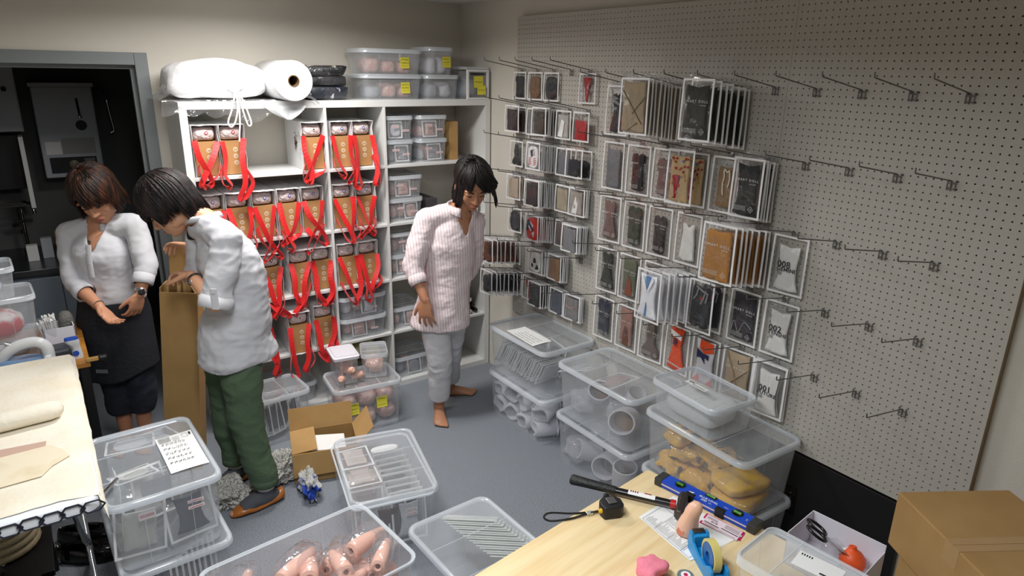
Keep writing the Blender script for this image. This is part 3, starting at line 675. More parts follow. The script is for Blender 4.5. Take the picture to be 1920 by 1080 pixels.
stack(yk(3), 1.15, -.058, -.058, 1, .155, B, 'shirt', (230, 230, 227), 'packet with a white doll tee numbered 002', 'fourth row', False, ex_number('002', 'TENSHI'), gw=.74, gh=.78, gz=-.16)
# lowest row
stack(yk(9), .873, -.056, -.056, 1, A, B, 'long', (44, 50, 64), 'packet with a navy doll dress', 'lowest row', True, gz=-.06, gh=.84, gw=.74)
stack(yk(8), .873, -.056, -.056, 1, A, B, 'fold', (150, 112, 100), 'packet with a dusty pink and brown doll outfit', 'lowest row', True, ex_patch((104, 66, 50)), gz=-.06, gh=.86, gw=.62)
stack(yk(7), .873, -.056, -.056, 1, A, B, 'boots', (104, 92, 84), 'packet with taupe doll boots', 'lowest row', True, gz=-.08, gh=.86, gw=.9)
stack(yk(6), .873, -.056, -.056, 1, A, B, 'dress', (226, 78, 28), 'packet with an orange doll dress with navy lacing', 'lowest row', False, ex_orange, gz=-.02, gh=.93, gw=.84, m=M_orange)
stack(yk(5), .873, -.056, -.056, 1, .158, B, 'shirt', (222, 220, 226), 'packet with a white sailor outfit with orange collar', 'lowest row', False, ex_sailor, gz=-.06, gh=.9, gw=.86)
stack(yk(4), .873, -.056, -.056, 1, .158, B, 'fold', (178, 158, 132), 'packet with a beige crossed sweater', 'lowest row', True, ex_cross, gz=-.06, gh=.88, gw=.84)
stack(yk(3), .873, -.056, -.076, 3, .155, B, 'shirt', (230, 230, 227), 'packet with a white doll tee numbered 001', 'lowest row', False, ex_number('001', 'FUTURE'), gw=.74, gh=.8, gz=-.16)
# small packets near the bookcase
a, b = .132, .155
def sm(j, i, x1, n, shape, col, desc, x0=-.056, ex=None, gw=.78, gh=.8, gz=-.14, pr=False, **kw):
    stack(yj(j), LEFTZ[i], x0, x1, n, a, b, shape, col, desc, f'small-packet {rl[i]} row', pr, ex, gw, gh, gz, **kw)
sm(0, 0, -.056, 1, 'long', (34, 34, 38), 'small packet with a black knit top')
sm(1, 0, -.056, 1, 'round', (120, 88, 58), 'small packet with a brown wig-like bundle')
sm(2, 0, -.056, 1, 'round', (40, 40, 44), 'small packet with a rounded black bundle')
sm(4, 0, -.056, 1, 'tie', (160, 22, 28), 'small packet with a red tapered tie', gw=.6)
sm(0, 1, -.11, 2, 'fold', (54, 34, 40), 'small packet with plum leggings')
sm(1, 1, -.056, 1, 'fold', (120, 124, 128), 'small packet with pale grey cloth')
sm(2, 1, -.135, 7, 'fold', (66, 58, 50), 'small packet with dark floral cloth')
sm(3, 1, -.085, 1, 'fold', (176, 176, 172), 'small packet with a white card', ex=ex_card)
sm(4, 1, -.085, 1, 'fold', (170, 22, 28), 'small packet with a bright red skirt', gz=-.28, gh=.66, gw=.8)
sm(0, 2, -.07, 1, 'boots', (38, 38, 42), 'small packet with tall black boots')
sm(2, 2, -.17, 10, 'round', (224, 222, 222), 'small packet with a red-striped white swimsuit', ex=ex_flag)
sm(3, 2, -.07, 1, 'fold', (110, 112, 118), 'small packet with a mid grey garment')
sm(4, 2, -.12, 2, 'shoe', (38, 38, 44), 'small packet with black trainers', gz=-.35, gh=.6, gw=1.6)
sm(0, 3, -.09, 2, 'fold', (176, 160, 140), 'small packet with cream and black cloth')
sm(2, 3, -.175, 12, 'fold', (48, 46, 48), 'small packet with a black ruched top', gw=.86, gh=.84)
sm(3, 3, -.07, 1, 'fold', (166, 154, 134), 'small packet with a sand coloured garment', gw=.84)
sm(4, 3, -.09, 4, 'fold', (160, 150, 142), 'small packet with a white ribbon card', ex=ex_card)
sm(0, 4, -.075, 1, 'round', (44, 44, 48), 'small packet with a round black bundle on a low row')
sm(2, 4, -.165, 11, 'round', (206, 36, 26), 'small packet with a red and blue outfit', ex=ex_redblue, gw=.86, gh=.84)
sm(3, 4, -.06, 1, 'fold', (104, 88, 86), 'small packet with a mauve brown garment', gw=.8)
sm(4, 4, -.13, 8, 'fold', (122, 122, 126), 'small packet with a grey hooded top', gw=.86, gh=.86)
sm(0, 5, -.285, 7, 'boots', (92, 50, 32), 'small packet with brown leather boots', x0=-.08, gw=.8, th=.012)
sm(2, 5, -.13, 6, 'round', (222, 222, 218), 'small packet with a black bikini and white cords', ex=ex_tri)
sm(3, 5, -.11, 6, 'fold', (136, 104, 74), 'small packet with a tan top', gw=.84, gh=.86)
sm(0, 6, -.285, 8, 'shoe', (40, 38, 46), 'small packet with black and red shoes', x0=-.06, gw=1.1, gz=-.2, gh=.7, th=.012)
sm(1, 6, -.06, 1, 'tie', (170, 26, 30), 'small packet with a red strip', gw=.6)
sm(2, 6, -.135, 5, 'fold', (54, 54, 54), 'small packet with faded black jeans', gw=.84, gh=.86)
sm(3, 6, -.085, 2, 'fold', (86, 92, 104), 'small packet with slate blue jeans', gw=.84, gh=.86)
sm(4, 6, -.09, 5, 'fold', (126, 124, 124), 'small packet with a grey tee with pink trim', ex=ex_swoosh, gw=.84, gh=.86)
# ============================================================ goods in and on the shelving unit
def lump(name, sx, sy, sz, m, loc, rot=0, seed=0, amp=.14, fr=26, label=None, cat=None, group=None, parent=None, e1=.7, nu=18, nv=10):
    """irregular soft bundle"""
    g = G(); rs = []; sg = lambda a, e: math.copysign(abs(a) ** e, a)
    for j in range(nv + 1):
        v = -math.pi / 2 + math.pi * j / nv; ring = []
        for i in range(nu):
            u = 2 * math.pi * i / nu; c = abs(math.cos(v)) ** e1
            x, y, z = sx / 2 * sg(math.cos(u), e1) * c, sy / 2 * sg(math.sin(u), e1) * c, sz / 2 * sg(math.sin(v), e1)
            k = 1 + amp * noise.noise(Vector((x, y, z)) * fr + Vector((seed * 5.3, seed, 0))) - amp * .3
            ring.append((x * k, y * k, max(0, z * k + sz / 2)))
        rs.append(ring)
    g.rings(rs, True, True); o = g.ob(name, m, parent, loc, rot, smooth=True)
    if label: tag(o, label, cat, group)
    return o
M_pinkcl = mat('pink_goods', (196, 150, 140), .3, bump=(50, .6), var=((226, 200, 192), 20, .4, .75))
M_whitecl = mat('white_cloth_goods', (206, 204, 210), .7, bump=(40, .6))
M_greycl = mat('grey_goods', (150, 152, 158), .6, bump=(40, .5))
M_lblstk = mat('label_sticker', (232, 222, 222), .6); M_pinkink = mat('pink_ink', (186, 90, 100), .6)
def small_label(parent, loc, rot, w=.045, h=.012):
    o = G().box(-w / 2, w / 2, -h / 2, h / 2, 0, .0006).ob('name_label', M_lblstk, parent, loc, rot)
    g = G(); 
    for k in range(9): g.box(-w * .42 + k * w * .095, -w * .42 + k * w * .095 + w * .06, -h * .2, h * .2, .0006, .001)
    q = g.ob('label_print', M_pinkink, o); q['kind'] = 'stuff'; return o
def mini_packet(loc, rot, w, h, m, label, group, seed=0, border=True):
    """framed packet standing or lying; rot is a full euler"""
    e = empty('packet', loc, rot, label, 'packet', group); fr, fm = packet_meshes(w, h, seed % 4)
    if border: ob('border', fr, M_frame, e)
    ob('film', fm, M_film, e)
    gm = garment_me(['fold', 'shirt', 'round'][seed % 3], w * .72, h * .74, .006, seed % 3); o = ob('contents', gm, None, e, (0, 0, -h * .14))
    if not gm.materials: gm.materials.append(m)
    o.material_slots[0].link = 'OBJECT'; o.material_slots[0].material = m; return e
def shelf_bin(x, y, z, dims, label, fill, seed, group='clear bins on the shelves', rot=90, label_n=2):
    """small lidded bin, short side to the front, with goods inside"""
    L, W, H = dims; e = storage_bin(L, W, H, (x, y, z), R(rot), label, True, group)
    rnd = random.Random(seed); fx = -L * .455 if rot == 90 else 0
    for k in range(label_n): small_label(e, (-(L * .447) - .002 - .02 * .25, (.2 - .45 * k) * W * .8, H * (.62 - .2 * (k % 2))), (R(90), 0, R(-90)))
    dx, dy = (W, L) if rot == 90 else (L, W)
    n = 2 if dims[1] < .2 else 3
    for k in range(n):
        px = x + dx * ((k + .5) / n - .5) * .74; mm = fill[k % len(fill)]
        lump('goods_bundle', dx * .74 / n * .92, dy * .66, H * rnd.uniform(.5, .68), mm, (px, y + dy * .03, z + .007), 0, seed + k * 3, .12, 30, f'{["pink", "pale", "grey"][[M_pinkcl, M_whitecl, M_greycl].index(mm)]} wrapped bundle, {ordn[k]} inside the {label}'[:400], 'bundle', 'wrapped bundles in the shelf bins')
    mini_packet((x + dx * rnd.uniform(-.12, .18), y - dy * .36, z + H * .82), (R(-8), 0, rnd.uniform(-.1, .1)), min(.1, dx * .48), H * .74, fill[0], f'framed packet at the front of the {label}', 'framed packets in the shelf bins', seed)
    return e
PK, WH, GY = M_pinkcl, M_whitecl, M_greycl
c4 = xcol[3]; yb = -.225
shelf_bin(c4 + .105, yb, zrow[4], S5, 'lower bin, top open bay, beside the divider', [GY, PK], 1); shelf_bin(c4 + .105, yb, zrow[4] + .142, S5, 'upper bin, top open bay, beside the divider', [WH, WH], 2)
shelf_bin(c4 + .335, yb, zrow[4], (.28, .21, .135), 'lower bin, top open bay, beside cardboard', [GY, PK], 3); shelf_bin(c4 + .335, yb, zrow[4] + .142, (.28, .21, .135), 'upper bin, top open bay, beside cardboard', [PK, PK], 4)
tag(bbox('cardboard_piece', -.03, .03, -.12, .12, 0, .24, M_card, None, (c4 + .505, -.2, zrow[4])), 'upright brown cardboard piece beside the top-row bins', 'cardboard')
shelf_bin(c4 + .135, yb, zrow[3], (.28, .25, .135), 'lower bin, second-row open bay', [PK, PK], 5); shelf_bin(c4 + .135, yb, zrow[3] + .142, (.28, .25, .135), 'upper bin, second-row open bay', [PK, PK], 6)
tag(bbox('dark_case', -.04, .04, -.13, .13, 0, .12, mat('dark_case', (70, 66, 70), .5), None, (c4 + .33, -.2, zrow[3])), 'dark case beside the second-row bins', 'case')
tag(bbox('white_carton', -.03, .03, -.1, .1, 0, .12, M_paper, None, (c4 + .64, -.25, zrow[3])), 'small white carton at the end of the second-row open bay', 'carton')
shelf_bin(c4 + .135, yb, zrow[2], (.28, .25, .135), 'lower bin, third-row open bay', [PK, PK], 7); shelf_bin(c4 + .135, yb, zrow[2] + .142, (.28, .25, .135), 'upper bin, third-row open bay', [PK, PK], 8)
shelf_bin(c4 + .125, yb, zrow[1], (.28, .22, .135), 'single bin, fourth-row open bay', [PK, GY], 9, label_n=0)
shelf_bin(c4 + .47, yb, zrow[1], (.28, .15, .15), 'narrow bin beside the black bottles', [GY, WH], 10, label_n=0)
shelf_bin(c4 + .16, yb, zrow[0], (.28, .3, .14), 'single bin, bottom-row open bay', [GY, PK], 11, label_n=0)
# dark glass bottles lying in a pile
M_btl = mat('black_glossy', (16, 16, 18), .08)
g = G(); g.lathe([(.012, 0), (.022, .004), (.024, .02), (.024, .13), (.015, .15), (.012, .17), (.014, .172), (.014, .186), (.006, .19)], 14); btl = g.me('bottle', 50); g = G(); g.lathe([(.0155, .168), (.0155, .192), (.003, .194)], 12); cap = g.me('cap', 50)
for k, (dx, dz) in enumerate(((0, 0), (.05, 0), (.1, 0), (.025, .043), (.075, .043), (.05, .086))):
    e = empty('bottle', (c4 + .54 + dx, -.18, zrow[1] + .025 + dz), (R(90), 0, 0), f'glossy black bottle, {ordn[k]} of a small pile lying on the shelf', 'bottle', 'black bottles on the shelf')
    ob('bottle_body', btl, M_btl, e); setmat(ob('cap', cap, None, e), M_chrome if k % 2 else M_btl)
# middle bay
shelf_bin(xcol[2] + .165, -.21, zrow[1], (.37, .32, .135), 'lower wide bin, middle bay', [PK, PK], 12); shelf_bin(xcol[2] + .165, -.21, zrow[1] + .142, (.37, .32, .135), 'upper wide bin, middle bay', [WH, PK], 13)
for k, (x, y, z) in enumerate(((.1, -.2, 0), (.2, -.15, 0), (.26, -.25, 0), (.15, -.22, .07), (.22, -.2, .09))):
    lump('yellow_tagged_bag', .11, .14, .09 + .02 * (k % 3), mat('yellowish_bag', (196, 190, 120), .25, bump=(40, .6), var=((226, 222, 190), 14, .4, .7)), (xcol[2] + x, y, zrow[0] + .12 + z), k, k, .2, 24, f'clear bag with a yellow tag, {ordn[k]} of the heap on the bottom middle shelf', 'bag', 'yellow-tagged bags on the bottom shelf')
tag(bbox('carton_stack', -.15, .15, -.15, .15, 0, .118, mat('dull_carton', (132, 124, 110), .8), None, (xcol[2] + .17, -.2, zrow[0])), 'dull carton under the heap of yellow-tagged bags', 'carton')
# on the top ----------------------------------------------------------------------------------
zt = SH
def roundish(x, z): return 0
top = empty('white_sack', (-1.64, -.2, zt), 0, 'puffy white sack in clear plastic tied with white cord, on the bookcase', 'sack')
g = G(); rs = []
for j in range(15):
    v = -math.pi / 2 + math.pi * j / 14; ring = []
    for i in range(32):
        u = 2 * math.pi * i / 32; c = abs(math.cos(v)) ** .45; sg = lambda a, e: math.copysign(abs(a) ** e, a)
        x, y, z = .245 * sg(math.cos(u), .6) * c, .18 * sg(math.sin(u), .6) * c, .088 * sg(math.sin(v), .6)
        k = 1 + .1 * noise.noise(Vector((x, y, z)) * 9) + .05 * noise.noise(Vector((x, y, z)) * 26); z = z * k + .1 + .03 * math.exp(-((x - .03) / .12) ** 2) * (z > 0); ring.append((x * k, y * k, max(.012, z)))
    rs.append(ring)
g.rings(rs, True, True); g.ob('sack_body', mat('white_padding', (238, 238, 240), .8, bump=(20, .4)), top, smooth=True)
M_crinkle = clear('crinkled_film', (252, 252, 253), (240, 242, 245), .05, 1.0, .12, bump=(26, .9))
g = G(); rs = []
for j in range(9):      # clear wrap spreading on the shelf top and hanging over the front edge
    row = []
    for i in range(24):
        x = -.30 + .55 * i / 23; t = j / 8; y = .16 - .42 * min(t * 1.5, 1) ; z = .008 + .006 * abs(noise.noise(Vector((x * 18, t * 6, 2))))
        if t > .67: d = (t - .67) / .33; z = .006 - d * (.055 + .05 * abs(noise.noise(Vector((x * 9, 1, 3)))) + .05 * math.exp(-((x - .12) / .09) ** 2)); y = -.205 - .012 * d - .02 * noise.noise(Vector((x * 20, d, 0)))
        row.append((x + .01 * noise.noise(Vector((t * 9, x * 9, 5))), y, z))
    rs.append(row)
g.rings(rs, False, False, False); g.ob('clear_wrap', M_crinkle, top, smooth=True)
g = G(); rs = []
for j in range(7):      # wrap rising up the end of the sack
    row = []
    for i in range(10):
        t = j / 6; u = i / 9; row.append((-.30 + .09 * t - .01 * noise.noise(Vector((t * 5, u * 5, 0))), -.18 + .34 * u, .008 + .11 * t * math.sin(math.pi * (.15 + .7 * u))))
    rs.append(row)
g.rings(rs, False, False, False); g.ob('clear_wrap', M_crinkle, top, smooth=True)
M_cord = mat('white_cord', (240, 240, 240), .7)
for pts in ([(.055, -.19, .06), (.045, -.215, .02), (.02, -.225, -.05), (.0, -.225, -.1), (.012, -.225, -.125), (.035, -.225, -.1), (.055, -.222, -.03), (.06, -.2, .05)],
            [(.07, -.19, .06), (.085, -.215, .01), (.105, -.222, -.06), (.115, -.222, -.11), (.1, -.222, -.12), (.085, -.222, -.07), (.07, -.21, .03)],
            [(.062, -.19, .06), (.062, -.22, -.02), (.058, -.226, -.1), (.05, -.226, -.16), (.045, -.226, -.2)], [(.02, -.186, .07), (.06, -.197, .06), (.1, -.188, .068)]):
    g = G(); g.tube(cat_pts(pts, 5), .0042, 7); g.ob('cord', M_cord, top, smooth=True)
# bubble wrap roll, its axis running front to back
M_bub = mat('bubble_wrap', (236, 238, 240), .3, bump=(160, .5, (1, 1, 1), .006))
rl_ = empty('bubble_wrap_roll', (-1.30, -.02, zt + .105), 0, 'big white bubble wrap roll lying on the bookcase with a loose hanging end', 'roll')
Mx = Matrix.Rotation(R(90), 4, 'X')
g = G(); g.lathe([(.031, .0), (.1, .0), (.104, .006), (.104, .44), (.1, .447), (.031, .447)], 40, Mx, False, False); g.ob('roll', M_bub, rl_, smooth=45)
g = G(); g.lathe([(.031, -.002), (.031, .449), (.026, .449), (.026, -.002), (.031, -.002)], 24, Mx, False, False); g.ob('cardboard_core', mat('core_board', (98, 76, 48), .9), rl_, smooth=45)
g = G(); rs = []
for j in range(10):
    t = j / 9; row = []
    for i in range(8):
        u = i / 7; wd = .115 * (1 - .9 * max(0, t - .35) / .65); row.append((-.045 + wd * (u - .5) * 2 * .95 + .02 * t, -.34 - .06 * t + .02 * math.sin(u * 4 + t * 3), -.103 - .02 * math.sin(math.pi * t) - .13 * max(0, t - .25)))
    rs.append(row)
rs = [[(x, y if k < 3 else -.395 - .01 * math.sin(i), z) for i, (x, y, z) in enumerate(r)] for k, r in enumerate(rs)]
g.rings(rs, False, False, False)
rs2 = [[(.04 + .11 * t + .0, -.38 - .02 * u, -.1 + .02 * math.sin(t * 3) - .03 * t * t + .012 * u) for u in (0, .5, 1)] for t in (0, .2, .4, .6, .8, 1)]
g.rings(rs2, False, False, False)
g.ob('loose_end', clear('bubble_sheet', (240, 242, 245), (236, 240, 244), .5, .6, .2, bump=(110, .8)), rl_, smooth=True)
# folded dark garments in clear film
for k, (z, lab) in enumerate(((0, 'lowest folded navy garment in clear film on the bookcase'), (.072, 'middle folded black garment in clear film on the bookcase'), (.128, 'topmost folded printed garment in clear film on the bookcase'))):
    e = empty('wrapped_garment', (-1.06, -.2, zt + z), R(2 - 3 * k), lab, 'garment', 'wrapped garments on the bookcase')
    lump('garment', .25, .28, [.074, .056, .056][k], mat('navy_print', (34, 38, 50), .5, bump=(30, .7), var=((190, 190, 196), 30, .6, .66)) if k == 0 else (mat('plain_black_cloth', (22, 23, 27), .6, bump=(30, .7)) if k == 1 else mat('black_print', (26, 27, 31), .5, bump=(30, .7), var=((190, 180, 170), 16, .58, .64))), (0, 0, .003), 0, k + 2, .14, 16, parent=e, e1=.26, nu=36, nv=12)
    lump('film', .285, .30, [.078, .06, .06][k], clear('thin_wrap', (253, 253, 253), (240, 240, 242), .02, .45, .1, bump=(30, 1.0)), (.012, 0, .0), 0, k + 5, .2, 14, parent=e, e1=.3, nu=28, nv=10)
# clear bins on top
def top_bin(x, y, z, L, W, H, lab, fill, seed, notes=True):
    e = storage_bin(L, W, H, (x, y, z), 0, lab, True, 'clear bins on top of the bookcase'); rnd = random.Random(seed)
    n = 3 if L > .3 else 2
    for k in range(n):
        lump('goods_bundle', L * .8 / n * .9, W * .68, H * rnd.uniform(.55, .72), fill[k % len(fill)], (x + L * .78 * ((k + .5) / n - .5), y, z + .006), 0, seed + k, .14, 26, f'wrapped bundle, {ordn[k]} inside the {lab}', 'bundle', 'wrapped bundles in the bins on the bookcase')
    if notes:
        q = note(e, (L * .18, -W * .475, H * .5), (R(90), 0, R(3)), .06, .062, rows=3, seed=seed)
    return e
top_bin(-.655, -.19, zt, .40, .29, .135, 'lower long bin on the bookcase top', [GY, PK, PK], 21); top_bin(-.655, -.19, zt + .142, .40, .29, .135, 'upper long bin on the bookcase top', [PK, PK, PK], 22)
top_bin(-.325, -.2, zt, .25, .28, .135, 'lower short bin on the bookcase top', [GY, WH], 23, False)
top_bin(-.335, -.2, zt + .142, .19, .28, .155, 'upper narrow bin on the bookcase top', [WH, WH], 24)
e = empty('white_drawer_box', (-.105, -.22, zt), 0, 'small white framed clear drawer box with yellow notes at the bookcase corner', 'drawer box')
bbox('case', -.075, .075, -.16, .16, 0, .17, M_bin, e); 
g = G(); 
for (x0, x1, z0, z1) in ((-.08, -.068, 0, .178), (.068, .08, 0, .178), (-.068, .068, .0, .01), (-.068, .068, .166, .178)): g.box(x0, x1, -.172, -.158, z0, z1)
g.ob('front_frame', M_frame, e); bbox('lid_cap', -.082, .082, -.165, .165, .178, .196, M_rim, e); bbox('handle_slot', -.05, .05, -.171, -.163, .148, .158, M_black, e, w=.001)
note(e, (.0, -.173, .105), (R(90), 0, R(2)), .07, .07, rows=1, seed=5); note(e, (.02, -.177, .055), (R(90), 0, R(-4)), .06, .055, rows=1, seed=6)
lump('goods_bundle', .11, .25, .12, GY, (-.105, -.21, zt + .005), 0, 3, .1, 20, 'grey bundle inside the small white drawer box', 'bundle')
# ============================================================ storage bins on the floor
def row_packets(n, p0, p1, w, h, lean, rotz, m, lab, group, seed=0, top=None):
    """n framed packets standing one behind another from p0 to p1 (points under their top edge)"""
    p0, p1 = Vector(p0), Vector(p1); rnd = random.Random(seed)
    for k in range(n):
        p = p0.lerp(p1, k / max(1, n - 1)); mm = m[k % len(m)]
        mini_packet((p.x, p.y, p.z), (R(lean + rnd.uniform(-2, 2)), 0, rotz + rnd.uniform(-.03, .03)), w, h, mm, f'{lab}, {ordn[k] if k < 12 else str(k + 1) + "th"} in its row', group, k + seed)
def on_floor(name, L, W, H, x, y, z, rot, label, lid=True, **kw): return storage_bin(L, W, H, (x, y, z), R(rot), label, lid, 'large clear bins on the floor', **kw)
GP = 'framed packets in the floor bins'
slate = cloth((92, 100, 116)); slate2 = cloth((60, 66, 80)); pale = cloth((200, 202, 206)); pinkc = cloth((176, 150, 146)); dark = cloth((52, 50, 56))
# --- pair of bins by the far end of the pegboard (packets above, white shoes-like rolls below)
x, y = -.225, -1.262
on_floor('b', .57, .39, .28, x, y, 0, 90, 'clear bin of white fabric rolls, under the bin with an instruction sheet')
on_floor('b', .57, .39, .28, x, y, .292, 90, 'clear bin of framed packets with an instruction sheet, beside the bookcase')
row_packets(22, (x - .05, y + .2, .47), (x - .05, y - .2, .47), .17, .16, 28, 0, [slate, pale, slate2, pale], 'framed packet leaning in the sheet-topped bin', GP, 3)
mini_packet((x + .1, y - .05, .5), (R(10), 0, R(80)), .2, .18, slate2, 'dark framed packet standing sideways in the sheet-topped bin', GP, 2); mini_packet((x + .1, y + .12, .5), (R(12), 0, R(84)), .2, .18, slate, 'slate framed packet standing sideways in the sheet-topped bin', GP, 3)
sheet('instruction_sheet', (x - .1, y - .02, .579), R(88), .27, .13, 'white instruction sheet with small drawings on the bin beside the bookcase', 4, 7, head=False)
M_shoe = mat('white_canvas', (214, 212, 220), .75, bump=(60, .4))
def canvas_roll(loc, r, l, rotz, tilt, lab, group, seed):
    """rolled white fabric piece with an edge cord"""
    e = empty('fabric_roll', loc, (R(tilt), 0, rotz), lab, 'fabric roll', group); rnd = random.Random(seed); g = G()
    n = 18; rs = []
    for j, (z, rr) in enumerate(((-.5, .96), (-.45, 1), (.0, 1.03), (.45, 1), (.5, .96), (.5, .8), (0, .78), (-.5, .8), (-.5, .96))):
        rs.append([(r * rr * math.cos(2 * math.pi * k / n) * (1 + .08 * math.sin(2 * k / n * 6.28 + seed)), r * .86 * rr * math.sin(2 * math.pi * k / n), l * z + .01 * math.sin(k + seed)) for k in range(n)])
    g.rings(rs, False, False); g.ob('roll_body', M_shoe, e, smooth=60)
    g = G(); g.tube([(r * 1.02 * math.cos(2 * math.pi * k / 16) * (1 + .08 * math.sin(2 * k / 16 * 6.28 + seed)), r * .88 * math.sin(2 * math.pi * k / 16), l * .5) for k in range(17)], .004, 6); g.ob('edge_cord', mat('white_edge', (232, 232, 236), .6), e, smooth=True)
    g = G(); g.tube(cat_pts([(r, 0, l * .5), (r * 1.2, .01, l * .1), (r * 1.1, .02, -l * .3), (r * .8, r * .5, -l * .45)], 4), .0035, 6); g.ob('loose_cord', mat('white_edge'), e, smooth=True)
    return e
k = 0
for zz in (.012, .125):
    for yy in (-.18, -.04, .1, .2):
        for xx in (-.075, .075):
            canvas_roll((x + xx - .01, y + yy, zz + .055), .06, .13, R(90 + (k * 37) % 50 - 25), 90 - 8 * (k % 3), f'white fabric roll, {"upper" if zz > .1 else "lower"} layer, {ordn[k % 8]} in the bin under the sheet-topped bin', 'white fabric rolls in the lower bin', k); k += 1
# --- second pair
x, y = -.225, -1.925
on_floor('b', .57, .39, .28, x, y, 0, 90, 'lower clear bin of grey drums, between the sheet-topped and yellow stacks')
on_floor('b', .57, .39, .28, x, y, .292, 90, 'upper clear bin of loose tan and white parts, in the middle stack')
def drum(loc, r, l, rot, lab, inner, group, seed):
    e = empty('pale_drum', loc, rot, lab, 'drum', group); g = G(); n = 22
    g.rings([[(r * q * math.cos(2 * math.pi * k / n), r * q * .9 * math.sin(2 * math.pi * k / n), z * l) for k in range(n)] for q, z in ((.98, -.5), (1, -.4), (1, .42), (.98, .5), (.86, .5), (.84, -.2))], True, True); g.ob('drum_shell', mat('pale_shell', (206, 204, 210), .5, bump=(30, .3)), e, smooth=50)
    g = G(); g.lathe([(r * .82, l * -.18), (r * .82, l * -.16)], 20); o = g.ob('drum_inside', inner, e); o.scale = (1, .9, 1)
    return e
tan = mat('tan_inside', (150, 122, 100), .6); dg = mat('grey_inside', (96, 100, 108), .6); GD = 'pale drums in the middle stack of bins'
drum((x - .075, y - .13, .385), .07, .13, (R(72), 0, R(-60)), 'pale drum with tan inside, tipped at the open end of the upper bin', tan, GD, 1); drum((x - .04, y + .1, .43), .062, .12, (R(50), 0, R(-40)), 'pale drum with tan inside, under a clear packet', tan, GD, 2)
drum((x + .08, y - .03, .42), .055, .1, (R(30), 0, 0), 'pale drum with tan inside, by the pegboard side', tan, GD, 3)
drum((x - .07, y - .04, .085), .07, .14, (R(80), 0, R(-70)), 'pale drum with grey inside, lower bin', dg, GD, 4); drum((x - .085, y - .17, .09), .064, .14, (R(15), 0, R(-50)), 'pale drum standing in the lower bin corner', dg, GD, 5)
drum((x - .08, y + .12, .09), .06, .13, (R(70), 0, R(-110)), 'pale drum beside crumpled film, lower bin', dg, GD, 6); drum((x + .08, y + .05, .1), .065, .16, (R(0), 0, 0), 'pale drum at the back of the lower bin', dg, GD, 7)
for q, (px, py, pz, s) in enumerate(((-.08, .17, .31, .13), (.08, .15, .31, .15), (-.1, .17, .02, .14), (.08, -.18, .02, .16), (.1, .2, .02, .13), (0, -.02, .31, .12))):
    lump('crumpled_film_bag', s * 1.05, s * 1.2, s, clear('hazy_film', (246, 246, 248), (232, 232, 238), .32, 1.0, .1, bump=(30, 1.0)), (x + px, y + py, pz), q, q, .3, 22, f'crumpled hazy film bag, {ordn[q]} among the drums of the middle stack', 'film bag', 'crumpled film bags in the middle stack')
mini_packet((x, y + .16, .54), (R(72), R(6), R(10)), .19, .2, pale, 'clear packet lying over the tan drums', GP, 1); mini_packet((x, y - .04, .53), (R(74), R(-8), R(-8)), .2, .19, pinkc, 'clear packet propped against the tan drums', GP, 2)
# --- yellow stack
x, y, rz = -.225, -2.555, 88
on_floor('b', .57, .39, .28, x, y, 0, rz, 'bottom clear bin of pale packs, under the yellow plush bin')
on_floor('b', .57, .39, .28, x, y, .292, rz, 'clear bin of yellow folded plush packs')
on_floor('b', .39, .28, .14, x - .04, y + .08, .584, rz - 3, 'small frosted bin with a white label, on the yellow bin')
M_yell = mat('yellow_plush', (240, 186, 48), .7, bump=(26, .9), var=((74, 56, 38), 12, .54, .56)); M_yell2 = mat('yellow_flat', (242, 190, 52), .6, bump=(24, .4))
for q, (px, py, pz, sx, sy, sz, m_) in enumerate(((-.06, .14, .302, .19, .2, .07, M_yell), (-.06, -.0, .302, .2, .16, .075, M_yell), (-.05, .1, .375, .17, .18, .07, M_yell), (-.07, .16, .44, .13, .13, .06, M_yell), (-.03, -.155, .302, .24, .19, .055, M_yell2), (-.03, -.15, .36, .23, .18, .055, M_yell2), (.09, .1, .302, .1, .3, .1, M_yell), (.0, -.02, .38, .17, .13, .06, M_yell))):
    e = empty('plush_pack', (x + px, y + py, pz), R(q * 13 % 30 - 15), f'{"flat folded" if m_ is M_yell2 else "yellow and brown"} plush pack, {ordn[q]} in the yellow bin', 'plush pack', 'yellow plush packs in the bin')
    lump('plush', sx, sy, sz, m_, (0, 0, 0), 0, q, .42 if m_ is M_yell else .1, 24, parent=e, e1=.5, nu=36, nv=18); lump('film', sx * 1.06, sy * 1.06, sz * 1.05, M_crinkle, (0, 0, -.0), 0, q + 9, .25, 18, parent=e, e1=.5, nu=20, nv=10)
for q in range(3): lump('pale_pack', .3, .15, .11, M_pinkcl if q == 1 else M_whitecl, (x, y - .17 + q * .17, .012), 0, q, .1, 14, f'pale pack, {ordn[q]} in the bottom bin under the yellow bin', 'pack', 'pale packs in the bottom bin', e1=.5)
lump('white_pack', .28, .2, .1, mat('frosty_white', (220, 220, 220), .6, bump=(12, .5)), (x - .04, y + .08, .592), R(90), 4, .08, 10, 'white pack filling the small frosted bin', 'pack', e1=.4)
o = empty('bin_label', (x - .05, y + .11, .7275), R(85), 'white product label on the small frosted bin lid', 'label'); bbox('label_paper', -.06, .06, -.014, .014, 0, .0008, M_paper, o, w=0)
g = G(); [g.box(-.05 + .012 * k_, -.043 + .012 * k_, .002, .007, .001, .0013) for k_ in range(6)]; g.box(.02, .05, -.01, -.004, .001, .0013); q = g.ob('label_print', M_ink, o); q['kind'] = 'stuff'
